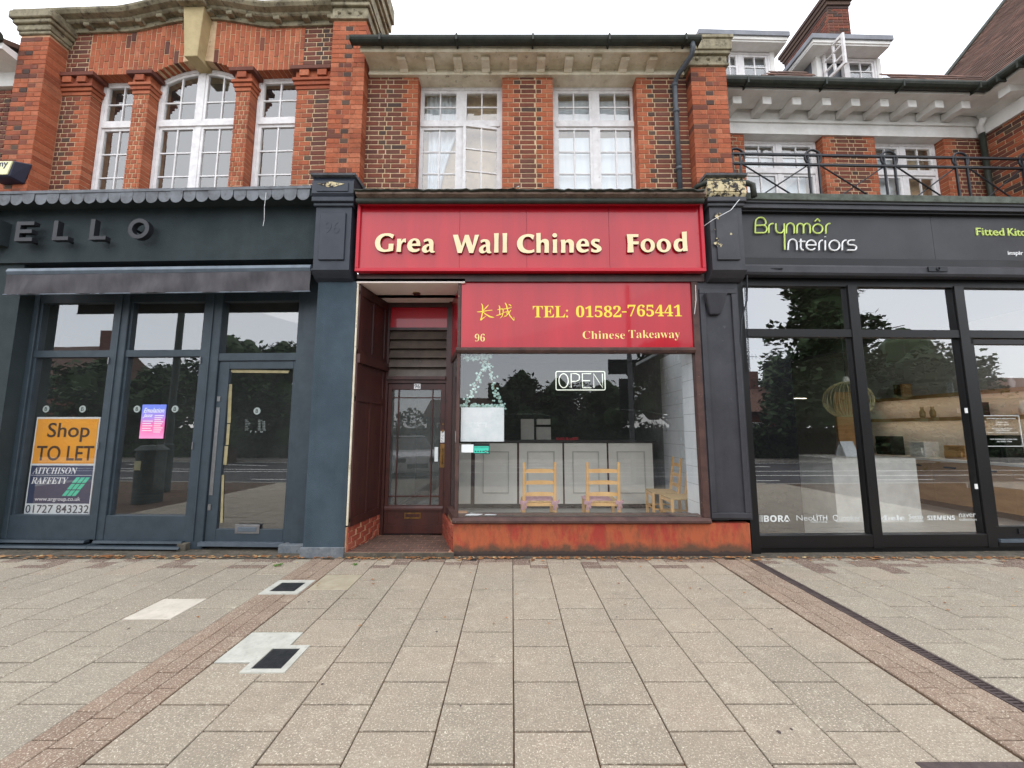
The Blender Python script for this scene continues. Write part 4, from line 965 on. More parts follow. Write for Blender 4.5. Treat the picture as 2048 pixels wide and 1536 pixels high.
m = MB(); b1 = at(F, 793, 900, PD)[0]; b2 = at(F, 862, 900, PD)[0]; zz1 = at(F, 0, 795, PD)[1]; zz0 = at(F, 0, 993, PD)[1]
m.box(b1 - .008, b1 + .008, v0 + .004, v1 - .004, glz0, glz1).box(b2 - .008, b2 + .008, v0 + .004, v1 - .004, glz0, glz1)
for z in (zz0, zz1): m.box(ga, gb, v0 + .007, v1 - .007, z - .008, z + .008)
m.build('glazing_bar', 'mahog', dr_)
xs_ = [ga, b1, b2, gb]; zs_ = [glz0, zz0, zz1, glz1]
for i in range(3):
    for j in range(3): MB().quad((xs_[i], v0 + .025, zs_[j]), (xs_[i + 1], v0 + .025, zs_[j]), (xs_[i + 1], v0 + .025, zs_[j + 1]), (xs_[i], v0 + .025, zs_[j + 1])).build('pane', 'frost', dr_)
m = MB(); m.prism([(v0, glz0 - .07), (v0 - .03, glz0 - .07), (v0 - .03, glz0 - .04), (v0 - .01, glz0 - .01), (v0, glz0 - .01)], 'u', dl + .01, dr - .01); m.build('weather_bar', 'mahog', dr_)
bx('letterbox', 'brass', dr_, F, ga + .25, ga + .50, v0 - .008, v0, dz0 + .21, dz0 + .30, bevel=.003); bx('letter_flap', 'mahog', dr_, F, ga + .27, ga + .48, v0 - .012, v0 - .008, dz0 + .235, dz0 + .28)
bx('kick_board', 'mahog', dr_, F, dl + .01, dr - .01, v0 - .012, v0, dz0, dz0 + .12)
q = pbox(F, 828, 767, 841, 778, v0 - .005); np_ = bx('number_plate', 'wpvc', dr_, F, q[0], q[1], v0 - .004, v0, q[2], q[3]); text('96', 'kdark', np_, F, (q[0] + .01, q[1] - .01, q[2] + .012, q[3] - .012), v0 - .0045, 'number')
q = pbox(F, 881, 862, 889, 885, v0 - .005); pp = bx('pull_plate', 'wpvc', dr_, F, q[0], q[1], v0 - .004, v0, q[2], q[3])
for i, ch in enumerate('PULL'): text(ch, 'kdark', pp, F, (q[0] + .018, q[1] - .018, q[3] - .04 - i * .042, q[3] - .012 - i * .042), v0 - .0045, 'letter')
q = pbox(F, 869, 894, 876, 923, v0); bx('letter_plate', 'paper', dr_, F, q[0], q[1], v0 - .004, v0 + .012, q[2], q[3])
q = pbox(F, 880, 888, 890, 935, v0 - .005); hp = bx('handle_plate', 'brass', dr_, F, q[0], q[1], v0 - .005, v0, q[2], q[3])
c = (q[0] + q[1]) / 2; m = MB(); m.tube([(c, v0 - .005, q[3] - .08), (c, v0 - .04, q[3] - .1), (c, v0 - .045, (q[2] + q[3]) / 2), (c, v0 - .04, q[2] + .08), (c, v0 - .005, q[2] + .06)], .007, 8); m.build('handle', 'brass', hp, smooth=True)
m = MB(); m.cyl((c, v0 - .012, q[3] + .2), .018, .012, 'v').cyl((c, v0 - .012, q[3] + .3), .012, .012, 'v'); m.build('lock', 'brass', dr_)

# ================================================================== TAKEAWAY INTERIOR
FZ = .15
struct(MB().prism([(GX, .10), (3.0, .10), (3.0, 4.2), (-1.25, 4.2), (kx + .03, PD)], 'z', .05, FZ).build('shop_floor', 'kfloor', None, F))
struct(MB().prism([(GX, .06), (3.0, .06), (3.0, .6), (.2, .6), (.2, 1.0), (-2.5, 1.0), (-2.5, PD + .1), (kx + .03, PD + .1)], 'z', 3.1, 3.2).build('shop_ceiling', 'kwhite', None, F))  # unseen opening left behind this piece, added to let daylight reach the counter
struct(bx('back_wall', 'darkroom', None, F, -2.5, 3.0, 4.2, 4.3, 0, 3.2)); struct(bx('shop_ceiling', 'darkroom', None, F, -2.5, 3.0, 2.25, 4.3, 3.2, 3.25))
struct(MB().hexa([(kx + .05, PD, .0), (kx + .06, PD, .0), (-1.2, 4.2, 0), (-1.3, 4.2, 0)], [(kx + .05, PD, 3.1), (kx + .06, PD, 3.1), (-1.2, 4.2, 3.1), (-1.3, 4.2, 3.1)]).build('left_wall', 'greywall', None, F))
struct(bx('passage_wall', 'greywall', None, F, -2.5, -2.4, PD, 4.2, 0, 3.1))
struct(bx('passage_floor', 'darkfloor', None, F, -2.4, -1.2, PD + .05, 4.2, .0, .06))
tw = struct(MB().box(2.47, 2.54, .09, .45, FZ, 3.1).box(2.54, 3.0, .39, .45, FZ, 3.1).box(2.93, 3.0, .45, 4.2, FZ, 3.1).build('tiled_wall', 'grout', None, F))
for r in range(12):
    for c in range(3):
        z = FZ + .02 + r * .235; a = .095 + c * .175; b = min(a + .17, .45)
        o = place('wall_tile', brick_mesh(b - a - .003, .230, .004, 'walltile', 'wall_tile', .001), (2.4665, (a + b) / 2, z + .115), tw, F); o.rotation_euler = (0, 0, -math.pi / 2)
    for c in range(10):
        a = .46 + c * .2; o = place('wall_tile', brick_mesh(.196, .230, .004, 'walltile', 'wall_tile', .001), (2.926, a + .1, z + .115), tw, F); o.rotation_euler = (0, 0, -math.pi / 2)
CV = 2.25
ct = thing('serving_counter', 'long white panelled counter with a dark top across the back of the takeaway', 'counter', F, (.8, CV + .3, FZ))
ctz = at(F, 0, 882, CV)[1]
cx0, cx1 = at(F, 905, 950, CV)[0], at(F, 1309, 950, CV)[0]
bx('carcass', 'mahog', ct, F, cx0, cx1, CV + .02, CV + .6, FZ + .08, ctz - .03); bx('worktop', 'darktop', ct, F, cx0 - .05, cx1 + .04, CV - .04, CV + .62, ctz - .03, ctz + .01); bx('plinth', 'kdark', ct, F, cx0, cx1, CV + .05, CV + .5, FZ, FZ + .08)
for a, b in ((100, 215), (243, 538), (553, 857), (870, 1168), (1182, 1490)):
    ua, ub = at(F, 880 + a / 3.491, 950, CV)[0], at(F, 880 + b / 3.491, 950, CV)[0]
    p = bx('panel', 'counter', ct, F, ua, ub, CV, CV + .02, FZ + .09, ctz - .04)
    if b > 300:
        m = MB(); a2, b2, c2, d2 = ua + .15, ub - .15, FZ + .28, ctz - .19; w = .018
        for q in ((a2, b2, c2, c2 + w), (a2, b2, d2 - w, d2), (a2, a2 + w, c2 + w, d2 - w), (b2 - w, b2, c2 + w, d2 - w)): m.box(q[0], q[1], CV - .022, CV, q[2], q[3])
        m.build('raised_moulding', 'moulding', p)
# shelving, boxes at the back
bs = thing('back_shelf', 'dim shelf unit with pale boxes behind the takeaway counter', 'shelf', F, (.1, 3.6, FZ))
bx('case', 'darkroom', bs, F, -.5, 1.2, 3.7, 4.1, FZ, 1.7)
for x0, y0, x1, y1 in ((1042, 838, 1068, 880), (1074, 838, 1101, 849), (1073, 854, 1102, 880)):
    q = pbox(F, x0, y0, x1, y1, 3.4); bx('box', 'counter', bs, F, q[0], q[1], 3.4, 3.65, q[2], q[3])
m = MB()
for i in range(26): a = random.uniform(.85, 1.25); m.box(a, a + .05, CV + .2 + random.uniform(0, .1), CV + .3, ctz + .012, ctz + random.uniform(.03, .07))
tag(m.build('flower_tray', 'redsmall', None, F), 'low tray of dark pink flowers on the takeaway counter', 'flowers')

# ladder back chairs
def make_chair():
    t = thing('dining_chair', 'x', 'chair', FW, (0, 0, 0))
    w = .215
    for s in (-1, 1):
        m = MB(); m.hexa([(s * w - .023, -.012, 0), (s * w + .023, -.012, 0), (s * w + .023, .026, 0), (s * w - .023, .026, 0)], [(s * w - .023, .01, .45), (s * w + .023, .01, .45), (s * w + .023, .048, .45), (s * w - .023, .048, .45)])
        m.hexa([(s * w - .023, .0105, .45), (s * w + .023, .0105, .45), (s * w + .023, .048, .45), (s * w - .023, .048, .45)], [(s * w - .017, -.05, 1.0), (s * w + .017, -.05, 1.0), (s * w + .017, -.02, 1.0), (s * w - .017, -.02, 1.0)])
        m.build('back_post', 'fur', t, bevel=.003)
        MB().box(s * w - .023, s * w + .023, .40, .438, 0, .45).build('front_leg', 'fur', t, bevel=.003)
        MB().box(s * w - .010, s * w + .010, .035, .41, .2, .225).build('stretcher', 'fur', t)
    for z in (.56, .72, .88):
        m = MB(); N = 8; f = (z - .45) / .55
        for i in range(N + 1):
            x = -w + .015 + (2 * w - .03) * i / N; c = math.sin(math.pi * i / N); y = .02 - .06 * f - .012 * c
            m.v += [(x, y, z - .025), (x, y + .014, z - .025), (x, y + .014, z + .02 + .012 * c), (x, y, z + .02 + .012 * c)]
        for i in range(N):
            for k in range(4): m.face([i * 4 + k, i * 4 + (k + 1) % 4, i * 4 + 4 + (k + 1) % 4, i * 4 + 4 + k])
        m.face([0, 1, 2, 3]); m.face([N * 4 + k for k in (3, 2, 1, 0)]); m.build('ladder_slat', 'fur', t)
    m = MB(); m.box(-w + .0, w, .0, .03, .40, .44); m.box(-w, w, .4, .435, .4, .44); m.box(-w + .01, w - .01, .41, .43, .2, .225); m.build('seat_rail', 'fur', t)
    m = MB(); m.prism([(-w + .005, .02), (w - .005, .02), (w + .01, .43), (-w - .01, .43)], 'z', .44, .468); m.build('rush_seat', 'rush', t, bevel=.006)
    return t
def copy_tree(o, parent=None):
    c = o.copy(); COL.objects.link(c); c.parent = parent
    for ch in list(o.children): copy_tree(ch, c)
    return c
ch0 = make_chair()
def chair(o, X, Y, rot, label):
    o.matrix_world = Matrix.Translation((X, Y, FZ)) @ Matrix.Rotation(rot, 4, 'Z'); o['label'] = label; o['group'] = 'pine ladder back chairs in the takeaway'; return o
Yc = 5.62
chair(ch0, at(F, 1079, 970, .37)[0], Yc, R(2), 'left pine ladder back chair with its back to the takeaway window')
chair(copy_tree(ch0), at(F, 1206, 970, .37)[0], Yc, R(-2), 'right pine ladder back chair against the window, its cushion askew')
chair(copy_tree(ch0), 2.66, 6.55, R(84), 'farther pine chair against the tiled side wall, seat turned left')
chair(copy_tree(ch0), 2.72, 6.05, R(90), 'nearer pine chair at the side wall, its back hidden by white tiles')
def cushion(X, rot, label, dx):
    c = thing('seat_cushion', label, 'cushion', FW, (X, Yc + .2, FZ + .468), 'pink tie on chair cushions')
    m = MB(); N = 10
    for i in range(N + 1):
        for j in range(N + 1):
            a, b = i / N * 2 - 1, j / N * 2 - 1; z = .045 * (1 - a ** 4) * (1 - b ** 4)
            m.v.append((X + dx + a * .2, Yc + .22 + b * .19, FZ + .47 + z + .006 * math.sin(a * 7 + b * 5)))
    for i in range(N):
        for j in range(N): n = i * (N + 1) + j; m.face([n, n + 1, n + N + 2, n + N + 1])
    n = len(m.v)
    m.box(X + dx - .19, X + dx + .19, Yc + .04, Yc + .40, FZ + .468, FZ + .474); m.build('pad', 'cushion', c, smooth=False)
    for s in (-1, 1):
        u = X + s * .215; m = MB(); yb = Yc - .02; z = FZ + .44
        m.tube([(u - .03, yb, z + .03), (u, yb - .012, z + .02), (u + .03, yb, z + .03)], .012, 6)
        m.quad((u - .05, yb - .012, z + .05), (u - .01, yb - .018, z + .02), (u - .03, yb - .02, z - .02), (u - .065, yb - .01, z + .0))
        m.quad((u + .01, yb - .018, z + .03), (u + .06, yb - .01, z + .055), (u + .05, yb - .018, z + .01), (u + .02, yb - .02, z + .0))
        m.quad((u - .012, yb - .02, z + .02), (u + .008, yb - .022, z + .02), (u - .0, yb - .025, z - .09), (u - .035, yb - .02, z - .08))
        m.quad((u + .002, yb - .022, z + .02), (u + .02, yb - .02, z + .02), (u + .04, yb - .02, z - .05), (u + .018, yb - .026, z - .07))
        m.build('tie', 'cushion', c)
cushion(at(F, 1079, 970, .37)[0], 0, 'pink cushion tied squarely on the left window chair', 0)
cushion(at(F, 1206, 970, .37)[0], 0, 'pink cushion slipping to the left on the right window chair', -.05)

# OPEN sign
op = thing('open_sign', 'white neon tube sign reading OPEN hanging behind the takeaway window', 'neon sign', F, (at(F, 1161, 760, .07)[0], .07, at(F, 1161, 780, .07)[1]))
q = pbox(F, 1112, 743, 1210, 780, .07); a, b, c, d = q; r = .02
pth = []
for (cx, cz, a0) in ((b - r, d - r, 0), (a + r, d - r, 90), (a + r, c + r, 180), (b - r, c + r, 270)):
    for k in range(5): t = R(a0 + k * 22.5); pth.append((cx + r * math.cos(t), .07, cz + r * math.sin(t)))
MB().tube(pth, .008, 6, True).build('border_tube', 'neon', op, smooth=True)
def neon(strokes, x0, x1):
    m = MB(); z0, z1 = c + .03, d - .03
    for s in strokes: m.tube([(a + (x0 + (x1 - x0) * p[0]) * (b - a), .07, z0 + (z1 - z0) * p[1]) for p in s], .008, 6)
    m.build('letter_tube', 'neon', op, smooth=True)
circ = [(.5 + .5 * math.cos(t), .5 + .5 * math.sin(t)) for t in [2 * math.pi * i / 20 for i in range(21)]]
neon([circ], .06, .25); neon([[(0, 0), (0, 1), (.6, 1), (.95, .9), (1, .75), (.95, .55), (.6, .45), (0, .45)]], .31, .48)
neon([[(1, 1), (0, 1), (0, 0), (1, 0)], [(0, .5), (.85, .5)]], .54, .72); neon([[(0, 0), (0, 1), (1, 0), (1, 1)]], .77, .95)
m = MB(); m.tube([(a + .05, .075, d), (a + .04, .08, 2.66)], .0015, 4).tube([(b - .05, .075, d), (b - .04, .08, 2.66)], .0015, 4); m.build('hanging_wire', 'kdark', op)
# paper, stickers, garland, tape
q = pbox(F, 922, 815, 1008, 883, .06); wb = tag(bx('notice_board', 'paper', None, F, q[0], q[1], .05, .065, q[2], q[3]), 'blank white board taped inside the takeaway window under the ivy', 'notice board')
q = pbox(F, 923, 889, 947, 905, .012); tag(bx('sticker', 'paper', None, F, q[0], q[1], .014, .018, q[2], q[3]), 'pale blue faded sticker at the left edge of the takeaway window', 'sticker')
q = pbox(F, 947, 887, 979, 908, .012); sk = tag(bx('hygiene_sticker', 'stickerk', None, F, q[0], q[1], .012, .016, q[2], q[3]), 'black and green hygiene rating sticker on the takeaway window', 'sticker')
bx('green_field', 'sticker', sk, F, q[0] + .008, q[1] - .008, .0105, .012, q[2] + .012, q[3] - .035)
text('FOOD HYGIENE RATING', 'stickerk', sk, F, (q[0] + .015, q[1] - .015, q[3] - .058, q[3] - .044), .010, 'lettering', .0006)
m = MB()
for i in range(6): m.cyl((q[0] + .028 + i * .033, .0095, q[2] + .034), .010 if i != 4 else .017, .001, 'v', 12)
m.build('rating_dots', 'stickerk', sk)
text('4', 'white', sk, F, (q[0] + .152, q[0] + .168, q[2] + .024, q[2] + .044), .0088, 'number', .0006)
iv = thing('ivy_garland', 'pale artificial ivy garland hanging in the takeaway window over the board', 'garland', F, (at(F, 965, 760, .1)[0], .1, at(F, 965, 812, .1)[1]))
strands = [[(948, 708), (962, 712), (968, 735), (955, 765), (940, 790), (932, 812)], [(960, 710), (975, 716), (983, 752), (990, 780), (998, 800), (1004, 812)], [(928, 712), (945, 718), (968, 712), (985, 708)], [(922, 812), (950, 813), (980, 812), (1008, 814)]]
ms = MB(); ml = MB()
for s in strands:
    P = [at(F, x, y, .1) for x, y in s]; P = [(p[0], .1, p[1]) for p in P]; ms.tube(P, .003, 5)
    for (p, q) in zip(P, P[1:]):
        n = int((Vector(q) - Vector(p)).length / .009)
        for k in range(n * (2 if s[0][1] > 800 or s[0][0] == 928 else 1)):
            c_ = Vector(p).lerp(Vector(q), random.random()) + Vector((random.gauss(0, .022), random.gauss(0, .02), random.gauss(0, .018))); r = random.uniform(.010, .02); a = random.uniform(0, 6.28); e = random.uniform(-.6, .6)
            n0 = len(ml.v)
            for t in range(5): ml.v.append((c_.x + math.cos(a + t * 1.257) * r * (1.4 if t == 0 else 1), c_.y + math.sin(e + t) * r * .4, c_.z + math.sin(a + t * 1.257) * r))
            ml.face([n0 + t for t in range(5)])
ms.build('stem', 'tape', iv); stuff(ml.build('leaves', 'ivy', iv))
def tapestrip(px, label):
    m = MB(); P = [at(F, x, y, .03) for x, y in px]; w = .016
    for (a, b) in zip(P, P[1:]): m.hexa([(a[0], .024, a[1] - w), (b[0], .024, b[1] - w), (b[0], .026, b[1] - w), (a[0], .026, a[1] - w)], [(a[0], .024, a[1] - w + .006), (b[0], .024, b[1] - w + .006), (b[0], .026, b[1] - w + .006), (a[0], .026, a[1] - w + .006)])
    for p in (P[0], P[-1]): m.box(p[0] - .03, p[0] + .03, .023, .0235, p[1] - .02, p[1] - .016)
    tag(m.build('tape_strip', 'glassL', None, F), label, 'tape')
tapestrip([(1010, 826), (1080, 826), (1100, 830)], 'torn clear tape strip left of the window centre')
tapestrip([(1233, 816), (1290, 820), (1335, 828)], 'torn clear tape strip in the right half of the takeaway window')
# loose papers on the inner sill
m = MB(); m.box(-.60, 2.4, .03, .25, .44, .49); struct(m.build('inner_sill', 'darktop', None, F))
a = at(F, 930, 1024, .15); m = MB(); m.prism([(-.61, .06), (-.45, .05), (-.38, .12), (-.55, .2)], 'z', .491, .497).prism([(-.36, .08), (-.22, .07), (-.2, .1), (-.34, .12)], 'z', .491, .496)
tag(m.build('loose_papers', 'paper', None, F), 'crumpled white papers lying on the inner sill at the left corner', 'papers')

# ================================================================== LEFT SHOP (empty)
F = FL
ls = thing('empty_shopfront', 'dark blue grey joinery shopfront with an awning, two tall windows and a glazed door', 'shopfront', F, (-2, .2, 0))
sB = at(F, 300, 522, 0)[1]; sT = at(F, 300, 400, 0)[1]
fas = bx('fascia', 'render', ls, F, -6.4, -.01, 0, .3, sB, sT + .1)
sT = at(F, 300, 397, -.23)[1]
N = 36; u = -6.4; dz = sT + .02
for i in range(N):
    a = -6.4 + i * 6.36 / N; b = a + 6.36 / N; w = b - a; j = random.uniform(-.012, .012); pts = [(a, dz + .09)]
    pts = [(a + .002, dz + .075), (b - .002, dz + .075)] + [(a + w / 2 + (w / 2 - .003) * math.cos(t), dz + .0 - .085 * math.sin(t) + j) for t in [math.pi * k / 8 for k in range(9)]]
    MB().prism(pts, 'v', -.235 - abs(j), -.229 - abs(j)).build('scallop', 'lead', fas)
bx('coping', 'lead', ls, F, -6.4, -.02, -.25, .15, dz + .075, dz + .115); bx('cornice_soffit', 'render', ls, F, -6.4, -.02, -.22, 0, dz - .02, dz + .075)
# letters of the name, standing off
for ch, x0, x1, y0, y1 in (('E', 31, 66, 443, 482), ('L', 106, 138, 441, 480), ('L', 180, 213, 438, 479), ('O', 256, 298, 437, 477)):
    q = pbox(F, x0, y0, x1, y1, -.16); a, b, c, d = q; t = .052; m = MB()
    if ch == 'E':
        pts = [(a, c), (b, c), (b, c + t), (a + t * 1.2, c + t), (a + t * 1.2, (c + d - t) / 2), (b - .02, (c + d - t) / 2), (b - .02, (c + d + t) / 2), (a + t * 1.2, (c + d + t) / 2), (a + t * 1.2, d - t), (b, d - t), (b, d), (a, d)]
        m.prism(pts, 'v', -.16, -.09)
    elif ch == 'L': m.prism([(a, c), (b, c), (b, c + t), (a + t * 1.2, c + t), (a + t * 1.2, d), (a, d)], 'v', -.16, -.09)
    else:
        K = 32; cx, cz, rx, rz = (a + b) / 2, (c + d) / 2, (b - a) / 2, (d - c) / 2
        for k in range(K):
            t0, t1 = 2 * math.pi * k / K, 2 * math.pi * (k + 1) / K; f = .62
            pts = [(cx + rx * f * math.cos(t0), cz + rz * f * math.sin(t0)), (cx + rx * math.cos(t0), cz + rz * math.sin(t0)), (cx + rx * math.cos(t1), cz + rz * math.sin(t1)), (cx + rx * f * math.cos(t1), cz + rz * f * math.sin(t1))]
            n = len(m.v); m.v += [(p[0], -.16, p[1]) for p in pts] + [(p[0], -.09, p[1]) for p in pts]
            m.face([n, n + 1, n + 2, n + 3]); m.face([n + 7, n + 6, n + 5, n + 4]); m.face([n + 1, n + 5, n + 6, n + 2]); m.face([n + 3, n + 7, n + 4, n])
    o = m.build('letter', 'letterdark', fas)
    bx('standoff', 'kdark', o, F, (a + b) / 2 - .01, (a + b) / 2 + .01, -.09, 0, c + .02, c + .05) if ch != 'O' else bx('standoff', 'kdark', o, F, a + .02, a + .04, -.09, 0, (c + d) / 2, (c + d) / 2 + .03)
# hanging string
a = at(F, 532, 388, -.26); b = at(F, 526, 452, -.26)
m = MB(); m.tube([(a[0], -.26, a[1] + .02), (a[0] - .005, -.265, (a[1] * .6 + b[1] * .4)), (b[0] + .01, -.26, (a[1] * .2 + b[1] * .8)), (b[0], -.26, b[1])], .0028, 5); tag(m.build('loose_string', 'wpvc', None, F), 'thin pale string dangling from the scalloped lead edging', 'string')
# awning
aw = thing('shop_awning', 'rolled grey fabric awning with a hanging valance over the empty shop', 'awning', F, (-2, -.1, 3.45))
AV = -.16; ul, ur = at(F, 14, 545, AV)[0], at(F, 621, 545, AV)[0]; zt = at(F, 320, 533, AV)[1]; zm = at(F, 320, 546, AV)[1]; zb = at(F, 320, 586, AV)[1]
m = MB(); m.prism([(AV, zm), (AV - .02, (zm + zt) / 2), (AV, zt), (AV + .05, zt), (AV + .05, zm)], 'u', ul, ur); m.build('front_bar', 'alu', aw, bevel=.004)
m = MB(); m.hexa([(ul + .05, AV + .05, zt - .02), (ur - .05, AV + .05, zt - .02), (ur - .05, .2, zt + .06), (ul + .05, .2, zt + .06)], [(ul + .05, AV + .05, zt), (ur - .05, AV + .05, zt), (ur - .05, .2, zt + .09), (ul + .05, .2, zt + .09)]); m.build('canopy', 'awning', aw)
m = MB(); NX, NZ = 120, 8
for i in range(NX + 1):
    t = i / NX
    for k in range(NZ + 1):
        s = k / NZ; v = AV - .004 + .012 * math.sin(t * 190 + s * 6 * math.sin(t * 23)) * s * .6 + .018 * math.sin(t * 31 + s * 2.2) * s + .008 * math.sin(t * 77 - s * 3) * s + .006 * math.sin(t * 13 + s * 5)
        m.v.append((ul + (ur - ul) * t, v, zm + (zb - zm) * s))
for i in range(NX):
    for k in range(NZ): n = i * (NZ + 1) + k; m.face([n, n + NZ + 1, n + NZ + 2, n + 1])
m.build('valance', 'awning', aw, smooth=True)
m = MB(); m.tube([(ul - .01, AV, zb), (ur + .01, AV, zb)], .009, 6); m.build('hem_bar', 'alu', aw); m = MB(); m.cyl((ul + .02, .2, zt + .05), .05, ur - ul - .04, 'u', 14); m.build('roller', 'alu', aw)
m = MB()
for i in range(2): u = ul + .6 + i * 3.2; m.tube([(u, AV + .05, zt - .04), (u + .5, .02, zt - .03), (u + .05, .2, zt - .02)], .018, 6)
m.build('folding_arm', 'alu', aw)
# recessed joinery
JV = .26
def P_(x, y, v=JV): return at(F, x, y, v)
bx('left_pier', 'render', ls, F, -5.4, P_(2, 850, .05)[0], .05, .6, 0, sB); bx('right_reveal', 'joinery', ls, F, P_(600, 850)[0], .03, JV - .08, JV + .3, 0, sB)
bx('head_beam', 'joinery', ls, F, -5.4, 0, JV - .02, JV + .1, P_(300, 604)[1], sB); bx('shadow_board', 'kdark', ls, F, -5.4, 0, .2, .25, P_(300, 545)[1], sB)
zsill = P_(200, 1030)[1]; zglz = P_(200, 716)[1]; ztr1 = P_(200, 701)[1]; ztop = P_(200, 606)[1]; zbot = P_(200, 1078)[1]
posts = [(48, 68), (222, 240), (400, 436), (588, 604)]
PU = []
for k, (a, b) in enumerate(posts):
    ym = 860; off = {0: (41, 57), 1: (206, 236), 2: (392, 428), 3: (585, 602)}[k]
    ua, ub = P_(off[0] - (12 if k == 0 else 0), ym)[0], P_(off[1] - (8 if k == 0 else 0), ym)[0]; PU.append((ua, ub))
    bx('post', 'joinery', ls, F, ua, ub, JV - .04, JV + .1, .0 if k > 1 else zbot, sB, bevel=.006)
    m = MB(); m.box((ua + ub) / 2 - .012, (ua + ub) / 2 + .012, JV - .055, JV - .04, zbot, sB - .2)
    if k in (1, 2): m.build('astragal', 'joinery', ls, bevel=.003)
for k in (0, 1):
    a, b = PU[k][1], PU[k + 1][0]
    w = thing('dummy', 'x', 'x', F) if False else None
    fr = MB(); fr.box(a, b, JV - .02, JV + .08, ztr1 - .10, ztr1); fr.box(a, b, JV - .03, JV + .08, zbot, zsill - .0); fr.box(a, b, JV - .02, JV + .08, ztop, ztop + .12)
    for u in (a, b - .035): fr.box(u, u + .035, JV - .01, JV + .07, zsill, ztr1 - .1); fr.box(u, u + .035, JV - .01, JV + .07, ztr1, ztop)
    f = fr.build('window_frame', 'joinery', ls, bevel=.003)
    for z0, z1 in ((zsill, ztr1 - .1), (ztr1, ztop)): MB().quad((a, JV + .03, z0), (b, JV + .03, z0), (b, JV + .03, z1), (a, JV + .03, z1)).build('pane', 'glassL', f)
    m = MB(); m.prism([(JV - .02, zbot + .0), (JV - .09, zbot - .0), (JV - .1, zbot - .03), (JV - .02, zbot - .035)], 'u', a - .08, b + .02); m.build('sill_board', 'joinery', f)
    m = MB(); m.prism([(JV + .1, zbot - .05), (JV - .13, zbot - .06), (JV - .15, zbot - .09), (JV + .1, zbot - .095)], 'u', a - (.5 if k == 0 else .12), b + (.03 if k else .12)); m.build('outer_sill', 'joinery', f, bevel=.004)
    for z in (zglz - .1, zsill + .9): bx('hinge', 'steel', f, F, b + .005, b + .02, JV - .055, JV - .04, z, z + .1)
bx('base_wall', 'gravel', ls, F, -5.4, PU[2][0] + .1, JV - .04, JV + .2, -.02, zbot - .06)
bx('stone_block', 'gravel', ls, F, PU[2][0] - .02, PU[2][0] + .10, JV - .12, JV + .1, -.01, .09, bevel=.006); bx('stone_block', 'plinthgrey', ls, F, PU[3][0], .03, JV - .16, JV + .1, -.01, .10, bevel=.006)
# blue door
a, b = PU[2][1], PU[3][0]; dzt = P_(500, 722)[1]; dzb = P_(500, 1092)[1]
MB().box(a, b, JV - .03, JV + .08, dzt + .0, dzt + .11).build('door_head', 'joinery', ls, bevel=.004)
MB().box(a, b, JV - .02, JV + .08, ztop, ztop + .12).build('door_top_rail', 'joinery', ls)
MB().quad((a, JV + .03, dzt + .11), (b, JV + .03, dzt + .11), (b, JV + .03, ztop), (a, JV + .03, ztop)).build('pane', 'glassL', ls)
sd_ = thing('shop_door', 'blue grey glazed door with peeling tape, left of the blue grey pillar', 'door', F, ((a + b) / 2, JV, .08))
g0, g1 = P_(449, 900)[0] - .02, P_(577, 900)[0]; gb, gt = P_(500, 1058)[1], P_(500, 738)[1]
m = MB(); m.box(a + .005, g0, JV - .01, JV + .04, .1, dzt - .005).box(g1, b - .005, JV - .01, JV + .04, .1, dzt - .005).box(g0, g1, JV - .01, JV + .04, .1, gb).box(g0, g1, JV - .01, JV + .04, gt, dzt - .005); m.build('leaf', 'joinery', sd_, bevel=.004)
MB().quad((g0, JV + .02, gb), (g1, JV + .02, gb), (g1, JV + .02, gt), (g0, JV + .02, gt)).build('pane', 'glassL', sd_)
bx('threshold', 'alu', sd_, F, a - .03, b + .03, JV - .08, JV + .02, .05, .1); m = (a + b) / 2 + .03
lb = bx('letterbox', 'steel', sd_, F, m - .17, m + .17, JV - .018, JV - .01, .20, .32, bevel=.004); bx('letter_flap', 'alu', lb, F, m - .13, m + .13, JV - .024, JV - .018, .23, .29, bevel=.003)
zz = P_(430, 800)[1]; bx('push_plate', 'steel', sd_, F, a + .02, a + .07, JV - .016, JV - .01, P_(430, 990)[1], P_(430, 815)[1]); bx('lock', 'steel', sd_, F, a + .02, a + .065, JV - .02, JV - .01, zz - .02, zz + .05); bx('lock', 'steel', sd_, F, a + .02, a + .06, JV - .02, JV - .01, P_(430, 1020)[1], P_(430, 1008)[1])
m = MB()
for (x0, y0, x1, y1) in ((456, 768, 463, 846), (453, 848, 459, 890), (448, 892, 455, 930), (442, 950, 447, 1046)):
    q = (P_(x0, y0), P_(x1, y0), P_(x1 - 3, y1), P_(x0 - 3, y1)); m.quad(*[(p[0], JV + .012, p[1]) for p in q])
q = (P_(460, 739), P_(578, 741), P_(575, 746), P_(462, 745)); m.quad(*[(p[0], JV + .012, p[1]) for p in q]); m.build('masking_tape', 'tape', sd_)
def badge(x, y, par, lab=None, v=JV + .018, F=FL):
    c = at(F, x, y, v); m = MB(); m.cyl((c[0], v, c[1]), .05, .001, 'v', 24); o = m.build('round_sticker', 'greydecal', par, F)
    text('B', 'kdark', o, F, (c[0] - .018, c[0] + .018, c[1] - .026, c[1] + .026), v - .0006, 'letter', .0005)
for x in (92, 165, 274, 350): badge(x, 818, ls)
badge(514, 822, sd_)
